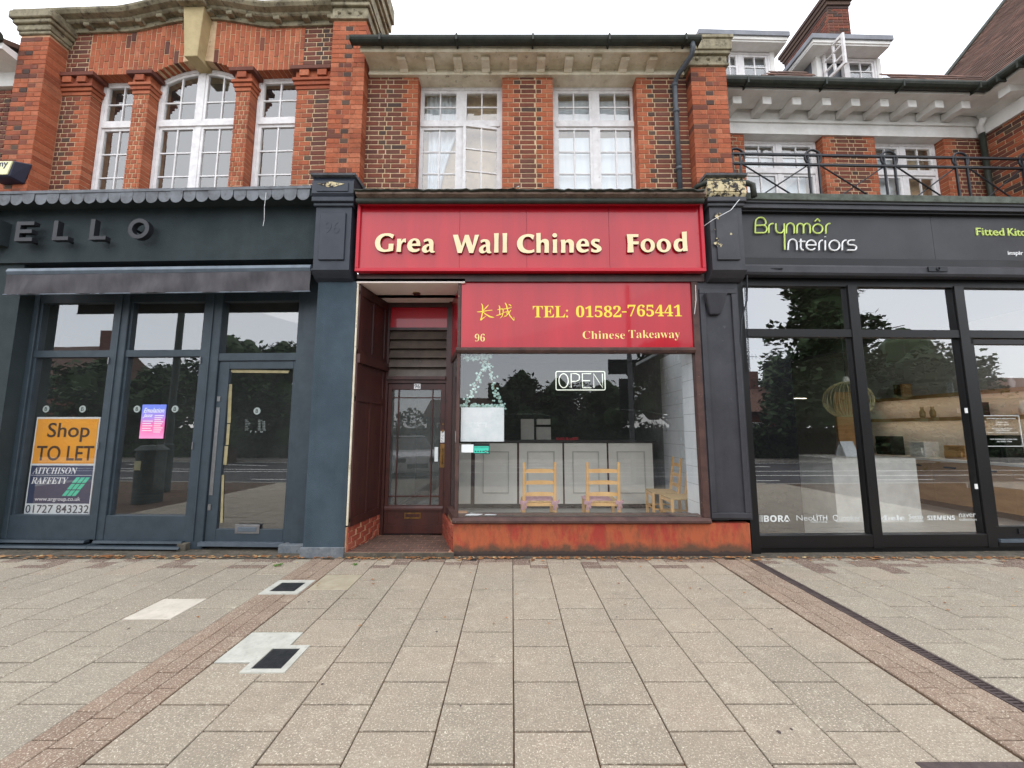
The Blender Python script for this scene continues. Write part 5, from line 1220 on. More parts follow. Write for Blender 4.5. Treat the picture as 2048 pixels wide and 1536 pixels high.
for i, (l, r_) in enumerate((('Mon', 'Closed'), ('Tuesday', '9:00 - 17:00'), ('Wednesday', '9:00 - 17:00'), ('Thursday', '9:00 - 17:00'), ('Friday', '9:00 - 17:00'), ('Saturday', '9:00 - 17:00'), ('Sunday', '10:00 - 16:00'))):
    y = 839 + i * 3.3; p = P_(490, y + 2.2, JV + .018); q = P_(516, y, JV + .018); text(l, 'greydecal', sd_, F, (p[0], None, p[1], q[1]), JV + .018, 'opening_hours', .0005); text(r_, 'greydecal', sd_, F, (q[0], None, p[1], q[1]), JV + .018, 'opening_hours', .0005)
p = P_(500, 865, JV + .018); q = P_(526, 861, JV + .018); text('f  t  o', 'greydecal', sd_, F, (p[0], q[0], p[1], q[1]), JV + .018, 'social_marks', .0005)
# TO LET board and jazz poster
BV = JV + .05
def quadbox(F, P, v, th, mat, name, par):
    m = MB(); n = [at(F, x, y, v) for x, y in P]; m.prism(n, 'v', v, v + th); return m.build(name, mat, par, F)
tl = thing('letting_board', 'orange and navy Shop TO LET board in the left window', 'sign board', F, (at(F, 120, 930, BV)[0], BV, at(F, 120, 1028, BV)[1]))
bc = {}
u0, u1 = at(F, 61, 930, BV)[0], at(F, 190, 930, BV)[0]; bz0, bz1 = at(F, 120, 1029, BV)[1], at(F, 130, 834, BV)[1]
def bb(fx0, fx1, fy0, fy1): return (u0 + (u1 - u0) * fx0, u0 + (u1 - u0) * fx1, bz1 - (bz1 - bz0) * fy1, bz1 - (bz1 - bz0) * fy0)
bx('board', 'paper', tl, F, u0, u1, BV, BV + .008, bz0, bz1)
q = bb(.02, .98, .02, .485); bx('orange_field', 'amber', tl, F, q[0], q[1], BV - .002, BV, q[2], q[3]); q = bb(.02, .98, .505, .89); bx('navy_field', 'boardnavy', tl, F, q[0], q[1], BV - .002, BV, q[2], q[3])
text('Shop', 'brownink', tl, F, bb(.2, .86, .06, .26), BV - .0022, offset=.01); text('TO LET', 'brownink', tl, F, bb(.07, .96, .30, .455), BV - .0022, offset=.012)
text(bold('AITCHISON'), 'white', tl, F, bb(.05, .74, .525, .59), BV - .0022, shear=.25, offset=-.004); text(bold('RAFFETY'), 'white', tl, F, bb(.05, .62, .625, .69), BV - .0022, shear=.25, offset=-.004)
q = bb(.03, .97, .603, .606); bx('rule', 'white', tl, F, q[0], q[1], BV - .003, BV - .002, q[2], q[3] + .001)
text('www.argroup.co.uk', 'white', tl, F, bb(.14, .84, .825, .875), BV - .0022); text('01727 843232', 'greyink', tl, F, bb(.02, .985, .905, .985), BV - .0022, offset=.004)
m = MB()
for r in range(3):
    for c in range(3):
        def sk(fx, fy): b_ = bb(fx, fx, fy, fy); return (b_[0], BV - .0024 , b_[2])
        y0 = .625 + r * .066; y1 = y0 + .056; x = .74 + c * .075 - r * .065; s = .06
        m.quad(sk(x, y0), sk(x + .06, y0), sk(x + .06 - s, y1), sk(x - s, y1))
m.build('window_logo', 'teal', tl)
po = thing('event_poster', 'pink and blue jazz event poster in the second window of the empty shop', 'poster', F, (at(F, 303, 880, JV)[0], JV, at(F, 303, 877, JV)[1]))
u0, u1 = at(F, 280, 843, JV)[0], at(F, 328, 843, JV)[0]; bz0, bz1 = at(F, 303, 877, JV)[1], at(F, 303, 809, JV)[1]
n = NT('poster_print'); f = n.noise(2.2, 4, .6); f2 = n.math('ADD', n.math('MULTIPLY', n.n('ShaderNodeSeparateXYZ').outputs[0], 0), f)
gp = n.n('ShaderNodeNewGeometry').outputs['Position']; sp = n.n('ShaderNodeSeparateXYZ'); n.l(gp, sp.inputs[0]); zz_ = n.math('MULTIPLY', n.math('SUBTRACT', sp.outputs['Z'], bz0), 1 / (bz1 - bz0))
n.pbr(n.ramp(n.math('ADD', n.math('MULTIPLY', zz_, .8), n.math('MULTIPLY', n.noise(6, 3, .6), .35)), (.2, S(250, 150, 200)), (.45, S(240, 110, 170)), (.68, S(170, 140, 225)), (.9, S(110, 130, 225))), .5)
bx('sheet', n.m, po, F, u0, u1, JV + .012, JV + .016, bz0, bz1)
text('Emulation', 'white', po, F, bb(.08, .94, .10, .24), JV + .0118, shear=.3, offset=.01, ext=.0006); text('Jazz', 'white', po, F, bb(.06, .48, .27, .40), JV + .0118, shear=.3, offset=.01, ext=.0006)
for i in range(9): q = bb(.56, .94 - .05 * (i % 3), .32 + i * .06, .34 + i * .06); bx('text_line', 'white', po, F, q[0], q[1], JV + .0112, JV + .0118, q[2], q[3])
for i in range(5): q = bb(.08, .5 - .06 * (i % 2), .48 + i * .07, .50 + i * .07); bx('text_line', 'white', po, F, q[0], q[1], JV + .0112, JV + .0118, q[2], q[3])
# empty shop interior
struct(bx('empty_shop_floor', 'darkfloor', None, F, -6.4, .4, .45, 5, .0, .12)); struct(bx('empty_shop_back_wall', 'greywall', None, F, -6.4, .4, 4.6, 4.7, .12, 3.6))
struct(bx('empty_shop_side_wall', 'greywall', None, F, .12, .3, .45, 4.6, .12, 3.6)); struct(bx('empty_shop_ceiling', 'darkroom', None, F, -6.4, .4, .45, 4.6, 3.5, 3.6)); struct(bx('empty_shop_far_wall', 'greywall', None, F, -6.6, -6.4, .45, 4.6, .12, 3.6))

# ================================================================== LEFT BUILDING, upper storey
F = FL; WL = .06; RV = WL + .16
lb_ = thing('brick_building', 'ornate left brick upper storey with arched centre window and curved stone cornice', 'building', F, (-2.5, .3, 4.7))
def U(x, y=385, v=None): return at(F, x, y, WL if v is None else v)[0]
a0, a1 = U(80), U(156); p10, p11 = U(243), U(276); p20, p21 = U(453.6), U(484); r0 = U(579)
zA = at(F, 211, 150, WL)[1]; zC = at(F, 230, 66, WL)[1]; zb = 4.75; r1 = .02
uk = U(388, 200)
half = (p20 - p11) / 2 + .0; ucw = (p11 + p20) / 2; rise = .20
def arch(u, z=zA, r=rise, h=None):
    h = h or half; t = min(1, abs(u - ucw) / h); return z + r * (1 - t * t)
CH = 1.12
def wave(u): t = abs(u - uk) / CH; return .175 * math.cos(math.pi / 2 * t) ** 1.4 if t < 1 else 0
m = MB()
for a, b in ((a0 - .6, a1), (p10, p11), (p20, p21), (r0, r1 + .3)): m.box(a + .008, b - .008, WL + .006, WL + .35, zb, zA + .02)
m.box(a0 - .6, r1 + .3, RV + .06, RV + .4, zA + .35, zC + .1)
N = 80
for i in range(N):
    a = a0 - .1 + (r1 + .2 - a0) * i / N; b = a0 - .1 + (r1 + .2 - a0) * (i + 1) / N; c_ = (a + b) / 2
    lo = [arch(q) if p11 < c_ < p20 else zA + .0 for q in (a, b)]; hi = [zC + wave(q) + .05 for q in (a, b)]
    m.hexa([(a, WL + .006, lo[0] + .01), (b, WL + .006, lo[1] + .01), (b, WL + .34, lo[1] + .01), (a, WL + .34, lo[0] + .01)], [(a, WL + .006, hi[0]), (b, WL + .006, hi[1]), (b, WL + .34, hi[1]), (a, WL + .34, hi[0])])
m.build('wall', 'mortar', lb_)
B = Bricks(lb_, F)
zcap = zA - .34
B.lay(a0 - .1, a1, zb, zcap, WL, 0, .24, d=.23, burnt=.05); B.lay(p10, p11, zb, zcap, WL, .12, .12, d=.23, field='orange', burnt=0); B.lay(p20, p21, zb, zcap, WL, .12, .12, d=.23, field='orange', burnt=0); B.lay(r0, r1, zb, zcap, WL, .26, 0, d=.23, burnt=.12)
sL, sR = U(180, 110), U(606, 110)
B.lay(a0 - .1, sL, zA, zC + .0, WL, 0, .0, d=.1, burnt=.06); B.lay(sR, r1, zA, zC, WL, 0, 0, d=.1, burnt=.35)
# soldier bricks of the flat and segmental arches
kw0, kw1 = .13, .20
x = sL; i = 0
while x < sR - .02:
    c_ = x + .039; z0 = (arch(c_) if p11 < c_ < p20 else zA); z1 = zC + wave(c_) - .0
    f = (z0 - zA)
    if abs(c_ - uk) > .20:
        z = z0; j = 0; lens = [.225, .225, .225, .225, .225] if i % 2 else [.1125, .225, .225, .225, .225]
        while z < z1 - .02:
            h = min(lens[min(j, 4)], z1 - z); h = h if z1 - z - h > .03 else z1 - z
            B.add(c_, WL + random.uniform(-.002, .002), z + h / 2, .078 - .010, h - .010, .17, 'orange' if random.random() < .95 else 'brown')
            z += h; j += 1
    x += .078; i += 1
B.finish()
m = MB()
for i in range(16):
    a = p11 + (p20 - p11) * i / 16; b = p11 + (p20 - p11) * (i + 1) / 16
    m.hexa([(a, WL + .17, arch(a)), (b, WL + .17, arch(b)), (b, RV + .05, arch(b)), (a, RV + .05, arch(a))], [(a, WL + .17, arch(a) + .05), (b, WL + .17, arch(b) + .05), (b, RV + .05, arch(b) + .05), (a, RV + .05, arch(a) + .05)])
m.build('arch_soffit', 'orange', lb_)
for a, b in ((a1, p10), (p21, r0)): bx('lintel_soffit', 'orange', lb_, F, a, b, WL + .17, RV + .06, zA, zA + .05)
# brick capitals
for a, b in ((a0 - .1, a1), (p10, p11), (p20, p21), (r0, r1)):
    for z0, z1, o, mm in ((0, .055, .012, 'orange'), (.06, .115, .03, 'orange'), (.12, .165, .05, 'orange'), (.28, .34, .075, 'brown')):
        bx('capital_course', mm, lb_, F, a - (o if a != a0 - .1 else 0), b + (o if b != r1 else 0), WL - o, WL + .15, zcap + z0, zcap + z1, bevel=.003)
    bx('capital_core', 'orange', lb_, F, a - .01, b + .01, WL - .02, WL + .15, zcap + .16, zcap + .285)
    n = max(1, round((b - a) / .26)); 
    for k in range(n): c_ = a + (b - a) * (k + .5) / n; bx('capital_block', 'orange', lb_, F, c_ - .07, c_ + .07, WL - .065, WL, zcap + .18, zcap + .275, bevel=.003)
# stone cornice swept along the wave
prof = [(0, -.02), (-.03, -.02), (-.04, .02), (-.03, .035), (-.03, .13), (-.10, .14), (-.12, .17), (-.13, .21), (-.2, .25), (-.23, .32), (-.235, .38), (-.2, .40), (.12, .42), (.12, -.02)]
prof = [(p[0], p[1] * .5) for p in prof]
m = MB(); N = 110; A0, A1 = a0 - .02, r1 + .02
for i in range(N + 1):
    u = A0 + (A1 - A0) * i / N; w = wave(u)
    m.v += [(u, WL + p[0], zC + w + p[1]) for p in prof]
K = len(prof)
for i in range(N):
    for k in range(K): m.face([i * K + k, i * K + (k + 1) % K, (i + 1) * K + (k + 1) % K, (i + 1) * K + k])
m.face(list(range(K))); m.face([N * K + k for k in range(K)]); m.build('cornice', 'stone', lb_, smooth=False)
for x in (505, 650, 795, 910, 1035, 1190, 1305, 1420, 1575, 1740, 1880):
    u = at(F, x / 2.844, 55, WL - .08)[0]; w = wave(u)
    if abs(u - uk) < .17: continue
    m = MB(); m.prism([(-.03, .018), (-.11, .018), (-.12, .03), (-.12, .07), (-.03, .07)], 'u', u - .045, u + .045); m.v = [(p[0], p[1] + WL, p[2] + zC + w) for p in m.v]; m.build('modillion', 'stone', lb_)
m = MB(); zk = arch(uk) - .06; m.hexa([(uk - .10, WL - .13, zk), (uk + .10, WL - .13, zk), (uk + .10, RV + .02, zk), (uk - .10, RV + .02, zk)], [(uk - .16, WL - .16, zC + .22), (uk + .16, WL - .16, zC + .22), (uk + .16, WL + .1, zC + .22), (uk - .16, WL + .1, zC + .22)])
m.build('keystone', 'keystone', lb_, bevel=.006)
bx('keystone_cap', 'stone', lb_, F, uk - .2, uk + .2, WL - .25, WL + .1, zC + .22, zC + .40, bevel=.01)
# windows
wt = at(F, 0 + 230, 181, RV)[1]; tz = at(F, 230, 252, RV)[1]; wz0 = 4.55
wtop = min(wt, zA - .01)
def wn(u0, u1, mull, arc=None): return window(lb_, u0, u1, wz0, zA + .02, RV - .01, mull, (tz,), nc=2, rows=(4, 2), fw=.045, mw=.085, arch=arc)
wn(a1 + .005, p10 - .005, ()); wn(p21 + .005, r0 - .005, ())
wn(p11 + .005, p20 - .005, (ucw,), lambda u: arch(u, zA - .0, rise))
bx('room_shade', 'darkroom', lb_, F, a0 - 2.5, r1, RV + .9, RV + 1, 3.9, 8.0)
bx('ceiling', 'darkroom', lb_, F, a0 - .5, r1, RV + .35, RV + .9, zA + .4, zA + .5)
# left pilaster and neighbour at the frame edge
e1 = -4.13
q = thing('brick_pilaster', 'weathered brick pilaster with moulded stone cap at the far left', 'pilaster', F, (e1 - .3, WL, 4.75))
zp = 7.405
bx('core', 'mortar2', q, F, e1 - .45 + .007, e1 - .007, -.184, WL + .1, 4.9, zp)
B = Bricks(q, F); z = 4.9; i = 0
while z < zp - .03:
    for a, b in ([(-.45, -.34), (-.34, -.225), (-.225, 0)] if i % 2 else [(-.45, -.225), (-.225, -.112), (-.112, 0)]):
        B.add(e1 + (a + b) / 2, -.19 + random.uniform(-.002, .002), z + .0375, b - a - .007, .067, .24 if b == 0 else .1, 'burnt' if (a == -.34 and i % 4 == 1) else 'orange' if b == 0 else random.choice(['orange', 'orange', 'brown']))
    z += .075; i += 1
B.finish()
m = MB()
for z0, z1, o in ((0, .05, .02), (.05, .14, .035), (.14, .2, .07), (.2, .32, .10), (.32, .36, .08)): m.box(e1 - .45 - o, e1 + o, -.19 - o, WL + .3, zp + z0, zp + z1)
m.build('cap_stone', 'stone', q, bevel=.01)
nb = thing('brick_building', 'sliver of the next brick building with a white eaves at the far left edge', 'building', F, (e1 - 1, WL, 4.75))
nl, nr = e1 - 2.2, e1 - .46
bx('wall', 'mortar', nb, F, nl, nr, WL + .01, WL + .4, 4.6, at(F, 12, 180, WL)[1]); B = Bricks(nb, F); B.lay(nr - .75, nr, 4.75, at(F, 12, 180, WL)[1], WL, 0, 0, d=.08); B.finish()
z1 = at(F, 12, 178, WL)[1]; m = MB(); m.prism([(WL + .3, z1), (WL - .05, z1), (WL - .08, z1 + .2), (-.35, z1 + .24), (-.35, z1 + .33), (WL + .3, z1 + .33)], 'u', nl, nr); m.build('eaves', 'whitec', nb)
m = MB(); m.tube([(nl, -.42, z1 + .4), (nr, -.42, z1 + .4)], .07, 10); m.build('gutter', 'gutter', nb); m = MB(); m.prism([(-.35, z1 + .4), (1.5, z1 + 1.3), (1.5, z1 + 1.2), (-.35, z1 + .33)], 'u', nl, nr); m.build('roof', 'roof', nb)
v = -.34; q = pbox(F, -22, 318, 26, 352, v); m = MB()
al = thing('alarm_box', 'cream and dark blue burglar alarm box on the far left pilaster', 'alarm box', F, ((q[0] + q[1]) / 2, v, q[2]))
m.hexa([(q[0] + .05, v, q[2]), (q[1] - .05, v, q[2]), (q[1] - .0, -.19, q[2] - .03), (q[0], -.19, q[2] - .03)], [(q[0] + .0, v, q[3] - .03), (q[1], v, q[3] - .03), (q[1] + .08, -.19, q[3] + .02), (q[0] - .03, -.19, q[3] + .02)]); m.build('body', 'boxblue', al, bevel=.012)
m = MB(); m.prism([(q[0] + .06, q[2] + .015), (q[1] - .06, q[2] + .015), (q[1] - .01, q[3] - .04), (q[0] + .01, q[3] - .04)], 'v', v - .012, v + .005); c = m.build('cover', 'boxyellow', al, bevel=.004)
text('my', 'boxblue', c, F, (q[1] - .22, q[1] - .06, q[2] + .10, q[3] - .06), v - .0125, 'logo', offset=.02)
lc = at(F, 8, 430, -.1); bx('corbel_block', 'render', None, F, lc[0] - .5, lc[0], -.2, .1, 4.2, 4.55); tag(bpy.data.objects['corbel_block.002'] if 'corbel_block.002' in bpy.data.objects else bpy.data.objects['corbel_block'], 'dark corner of a rendered corbel at the far left edge beside the letter E', 'corbel')

# ================================================================== RIGHT BUILDING, upper storey with balcony
F = FR; UV = 1.05
rb = thing('brick_building', 'right brick building set back behind a balcony with white bracketed eaves and dormers', 'building', F, (2, 1.3, 4.6))
def U(x, y=300, v=UV): return at(F, x, y, v)[0]
def Zr(x, y, v=UV): return at(F, x, y, v)[1]
q0 = -.02; q1 = U(1490); q2 = U(1646); q3 = U(1752); q4 = U(1893, 330); q5 = U(1966)
zt = (Zr(1480, 268) + Zr(1900, 278)) / 2; wtz = (Zr(1560, 284, UV + .17) + Zr(1820, 291, UV + .17)) / 2; zb = 4.2
m = MB()
for a, b in ((q0, q1), (q2, q3), (q4, q5 + .3)): m.box(a + .008, b - .008, UV + .006, UV + .4, zb, zt)
m.box(q0, q5, UV + .35, UV + .5, zb, zt + .9); m.build('wall', 'mortar', rb)
B = Bricks(rb, F); B.lay(q0, q1, zb + .3, zt, UV, 0, .2, d=.18, burnt=.1); B.lay(q2, q3, zb + .3, zt, UV, .22, .22, d=.18, burnt=.02); B.lay(q4, q5, zb + .3, zt, UV, .22, 0, d=.18, burnt=.03); B.finish()
tzr = Zr(1700, 346, UV + .15)
for (a, b), lab in (((q1, q2), 0), ((q3, q4), 1)):
    c_ = (a + b) / 2
    w = window(rb, a + .005, b - .005, 4.0, wtz, UV + .14, (c_,), (tzr,), nc=2, rows=(3, 2), fw=.05)
    fabric('blind', 'curtain', w, a + .1, (b - .1) if lab == 0 else c_, 4.1, wtz - .05, UV + .32, 2, .006)
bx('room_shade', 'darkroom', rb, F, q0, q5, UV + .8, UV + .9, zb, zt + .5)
for a, b in ((q1, q2), (q3, q4)): bx('lintel_soffit', 'whitec', rb, F, a, b, UV + .01, UV + .3, wtz, zt)
GV = UV - .50
zg = (Zr(1480, 172, GV) + Zr(1900, 186, GV)) / 2           # underside of gutter
bx('frieze_board', 'whitec', rb, F, q0, q5 + .02, UV - .03, UV + .3, zt, zt + .20)
m = MB(); m.prism([(UV + .3, zt + .2), (UV - .06, zt + .2), (UV - .06, zt + .25), (UV - .02, zt + .28), (UV - .04, zt + .46), (UV - .12, zg - .04), (UV - .3, zg - .02), (GV + .02, zg - .02), (GV + .02, zg + .02), (UV + .3, zg + .02)], 'u', q0, q5 + .02); m.build('cove', 'whitec', rb)
for x in (235, 423, 611, 800, 985, 1167, 1343, 1515, 1683):
    u = at(F, 1400 + x / 3.16, (150 + 55 + (x - 235) * .012), UV - .35)[0]
    m = MB(); m.prism([(UV - .04, zt + .28), (UV - .14, zt + .30), (UV - .36, zg - .16), (UV - .36, zg - .02), (UV - .04, zg - .02)], 'u', u - .075, u + .075); m.build('bracket', 'whitec', rb, bevel=.004)
m = MB(); m.tube([(q0 + .02, GV - .05, zg + .07), (q5 + .0, GV - .05, zg + .07)], .075, 12)
for i in range(4): u = .7 + i * 1.28; m.box(u - .012, u + .012, GV - .13, GV + .03, zg - .03, zg + .08)
m.build('gutter', 'gutter', rb, smooth=False)
# tiled roof, courses stepping back
def tiles(F, O, du, dv, nu, nr, w, h, name, par, lift=.012, jit=.004, skip=()):
    m = MB(); du = Vector(du).normalized(); dv = Vector(dv).normalized(); nn = du.cross(dv).normalized()
    if nn.z < 0: nn = -nn
    O = Vector(O)
    for r in range(nr):
        for c in range(nu):
            p = O + dv * (h * r) + du * (w * (c + (.5 if r % 2 else 0)) + random.uniform(-.002, .002)); j = random.uniform(0, jit)
            if any(s0 < p.x < s1 for s0, s1 in skip): continue
            a = p + nn * (lift + j); b = a + du * (w - .003); t = dv * h * 1.05 - nn * (lift * .9)
            th = nn * .012
            m.hexa([a - th, b - th, b + t - th, a + t - th], [a, b, b + t, a + t])
    return stuff(m.build(name, 'roof', par))
DSP = [(-1, at(F, 1545, 150, .8)[0] - .14), (at(F, 1630, 150, .8)[0] - .1, at(F, 1763, 150, .8)[0])]
tiles(F, (q0, GV + .03, zg + .12), (1, 0, 0), (0, math.cos(R(60)), math.sin(R(60))), 34, 6, .165, .1, 'roof_tiles', rb, skip=DSP)
m = MB(); m.prism([(GV, zg + .08), (GV + .62, zg + .77), (GV + 2.6, zg + 2.3), (GV + 2.6, zg)], 'u', q0, q5); m.v = [(p[0], p[1], p[2] - .04) for p in m.v]
bx('roof_foot', 'lead', rb, F, q0, q5, GV + .03, GV + .3, zg + .021, zg + .10)
for s0, s1 in ((DSP[0][1], DSP[1][0]), (DSP[1][1] + .1, q5 + .5)): MB().prism([(GV + .04, zg + .06), (GV + .32, zg + .56), (GV + .9, zg + .56), (GV + .9, zg + .02)], 'u', s0, s1).build('roof', 'roof', rb)
# dormers
def dormer(x0, x1, yt, yr, ye, DV, px_m, openleft=False):
    """x0,x1 wall edges; roof slab between yt and yr; eave bottom ye"""
    a, b = at(F, x0, 130, DV)[0], at(F, x1, 130, DV)[0]; zt_ = at(F, (x0 + x1) / 2, ye, DV)[1]; z0 = at(F, x0, 168, DV)[1]
    d = bx('dormer_cheek', 'lead', rb, F, a, b, DV + .10, DV + 1.6, z0 - .3, zt_)
    mid_ = at(F, px_m, 130, DV)[0]
    window(rb, a + .08, b - .08, z0 - .1, zt_ - .01, DV, (mid_,), (), nc=2, rows=(3,), fw=.04, skip=((0, 0),) if openleft else (), name='dormer_window')
    bx('corner_board', 'whitec', rb, F, a, a + .08, DV - .01, DV + .1, z0 - .3, zt_); bx('corner_board', 'whitec', rb, F, b - .08, b, DV - .01, DV + .1, z0 - .3, zt_)
    return a, b, zt_, z0
DV = 1.35
a, b, ze, z0 = dormer(1432, 1549, 0, 0, 104, DV, 1481)
def droof(a, b, v0, z):
    m = MB(); m.box(a, b, v0, v0 + 2.2, z, z + .03); m.build('dormer_soffit', 'whitec', rb)
    bx('dormer_fascia', 'whitec', rb, F, a - .01, b + .01, v0 - .02, v0 + 2.2, z + .03, z + .09); bx('dormer_roof', 'sheet', rb, F, a - .04, b + .04, v0 - .05, v0 + 2.2, z + .09, z + .18)
droof(at(F, 1400, 85, DV - .2)[0], at(F, 1573, 85, DV - .2)[0], DV - .2, ze)
a, b, ze2, z02 = dormer(1632, 1761, 0, 0, 116, DV, 1692, True)
droof(at(F, 1626, 90, DV - .24)[0], at(F, 1779, 90, DV - .24)[0], DV - .24, ze2)
# the opened dormer sash, swung outwards
u = a + .13; zz0, zz1 = z02 + .0, ze2 + .04; m = MB(); L_ = .42; an = R(62)
def sp(t, z): return (u - .02 + .03 * t, DV - .02 - L_ * t, z)
for t0, t1, c, d in ((0, .1, zz0, zz1), (.9, 1, zz0, zz1), (.1, .9, zz0, zz0 + .05), (.1, .9, zz1 - .05, zz1), (.47, .53, zz0 + .05, zz1 - .05), (.1, .9, (zz0 * 2 + zz1) / 3 - .01, (zz0 * 2 + zz1) / 3 + .01), (.1, .9, (zz0 + 2 * zz1) / 3 - .01, (zz0 + 2 * zz1) / 3 + .01)):
    p, q, r_, s = sp(t0, c), sp(t1, c), sp(t1, d), sp(t0, d); o = .035
    m.hexa([p, q, (q[0] + o, q[1], q[2]), (p[0] + o, p[1], p[2])], [s, r_, (r_[0] + o, r_[1], r_[2]), (s[0] + o, s[1], s[2])])
m.build('open_casement', 'whitep', rb)
# chimney
FWc = FW
ch = thing('chimney', 'tall brown brick chimney stack with corbelled head behind the dormers', 'chimney', FW, (7.7, 9, 6.5))
cx, cy0, cy1, czt = 7.36, 8.15, 9.62, 11.75
cw = 7.36 + .50
bx('core', 'mortar2', ch, FW, cx + .01, cw - .01, cy0 + .01, cy1, 6.5, czt)
B = Bricks(ch, FW, limit=60, rest='brickwork'); z = 8.0; 
Bf = MB(); mats = ['brown', 'burnt']
def addb(x0, x1, y0, y1, z0, z1, mt): Bf.cur = mt; Bf.box(x0, x1, y0, y1, z0, z1)
i = 0
while z < czt - .4:
    for k in range(3):
        w = [.225, .225, .05] if i % 2 else [.1125, .225, .1625]; x = cx + sum(w[:k]); B.add(x + w[k] / 2, cy0, z + .0375, w[k] - .012, .063, .05, random.choice(['brown', 'brown', 'burnt']))
    y = cy0 - (.11 if i % 2 else 0)
    while y < cy1:
        y0, y1 = max(y, cy0 + .052), min(y + .225, cy1)
        if y1 - y0 > .03: addb(cx, cx + .05, y0 + .006, y1 - .006, z + .006, z + .069, random.choice([0, 0, 1]))
        y += .225
    z += .075; i += 1
B.finish(); stuff(Bf.build('flank_brickwork', mats, ch))
for k in range(4): bx('corbel_course', 'burnt', ch, FW, cx - .03 * k, cw + .03 * k, cy0 - .03 * k, cy1 + .03 * k, czt - .4 + k * .09, czt - .4 + (k + 1) * .09 - .004)
# projecting wing at the right edge
wg = thing('brick_building', 'projecting brick wing at the right edge under a steep tiled roof', 'building', F, (q5 + .5, .5, 4.6))
uw = q5; v0w = -.6
bx('wall', 'mortar', wg, F, uw + .009, uw + 2.2, v0w, UV + .3, 4.2, zt + .1)
n_ = 0; z = 4.45; i = 0
while z < zt + .05:
    y = v0w - (.11 if i % 2 else 0)
    while y < UV - .01:
        a, b = max(y, v0w), min(y + .225, UV - .01)
        if b - a > .03:
            o = place('brick', brick_mesh(round(b - a - .012, 2), .063, .08, random.choice(['orange', 'orange', 'brown', 'brown', 'burnt']), 'brick'), (uw, (a + b) / 2, z + .0375), wg); o.rotation_euler = (0, 0, -math.pi / 2)
        y += .225
    z += .075; i += 1
bx('frieze_board', 'whitec', wg, F, uw - .06, uw + .3, v0w, UV - .04, zt + .02, zt + .2)
gu = uw - .5
m = MB(); P = [(uw + .3, zt + .2), (uw - .06, zt + .2), (uw - .06, zt + .25), (uw - .02, zt + .28), (uw - .12, zg - .04), (gu + .02, zg - .02), (gu + .02, zg + .02), (uw + .3, zg + .02)]
m.v = [(p[0], v0w - .4, p[1]) for p in P] + [(p[0], UV - .06, p[1] - .003) for p in P]; k = len(P); m.face(list(range(k))); m.face([k + i for i in range(k)])
for i in range(k): m.face([i, (i + 1) % k, k + (i + 1) % k, k + i])
m.build('cove', 'whitec', wg)
for y in (.42, .0, -.42):
    m = MB(); PP = [(uw - .04, zt + .28), (uw - .14, zt + .30), (uw - .36, zg - .16), (uw - .36, zg - .02), (uw - .04, zg - .02)]
    m.prism(PP, 'v', y - .075, y + .075); m.build('bracket', 'whitec', wg)
m = MB(); m.tube([(gu - .03, GV - .05, zg + .07), (gu - .05, v0w - .5, zg + .07)], .075, 12)
for y in (.3, .05, -.2): m.box(gu - .12, gu + .03, y - .012, y + .012, zg - .04, zg + .08)
m.build('gutter', 'gutter', wg)
an = R(50); eh = 2.35
tiles(F, (gu + .0, v0w - .5, zg + .10), (0, 1, 0), (math.cos(an), .0, math.sin(an)), 20, 52, .165, .1, 'roof_tiles', wg)
m = MB(); m.quad((gu, v0w - .5, zg + .08), (gu, eh, zg + .08), (gu + 3.4, eh, zg + .08 + 3.4 * math.tan(an)), (gu + 3.4, v0w - .5, zg + .08 + 3.4 * math.tan(an)))
m.quad((gu, eh, zg + .08), (gu + 3.4, eh, zg + .08 + 3.4 * math.tan(an)), (gu + 3.4, eh, zg - 1), (gu, eh, zg - 1)); m.build('roof', 'roof', wg)
m = MB(); m.tube([(gu - .02, eh, zg + .12), (gu + 3.4, eh, zg + .12 + 3.4 * math.tan(an))], .04, 8); m.build('verge', 'gutter', wg)
m = MB(); a = at(F, 1885, 158, .75); m.quad((a[0], .75, a[1]), (a[0] + .22, .75, a[1] - .03), (a[0] + .34, .78, a[1] + .06), (a[0] + .2, .82, a[1] + .02)); m.build('loose_flashing', 'whitec', rb)
# white to dark downpipe in the corner
m = MB(); a = at(F, 1958, 255, UV - .08); b = at(F, 1985, 385, UV - .08); m.tube([(a[0] - .06, UV - .2, a[1] + .08), (a[0], UV - .09, a[1]), (a[0] + .02, UV - .09, a[1] - .12)], .045, 10); pp_ = m.build('pipe_head', 'whitec', None, F, smooth=True)
m = MB(); m.tube([(a[0] + .02, UV - .09, a[1] - .1), (a[0] + .02, UV - .09, 4.2)], .042, 10); m.cyl((a[0] + .02, UV - .09, 5.1), .052, .05); o = m.build('downpipe', 'gutter', None, F, smooth=True)
tag(o, 'dark downpipe in the inner corner beside the projecting right wing', 'downpipe'); tag(pp_, 'white painted swan neck at the top of the corner downpipe', 'pipe')
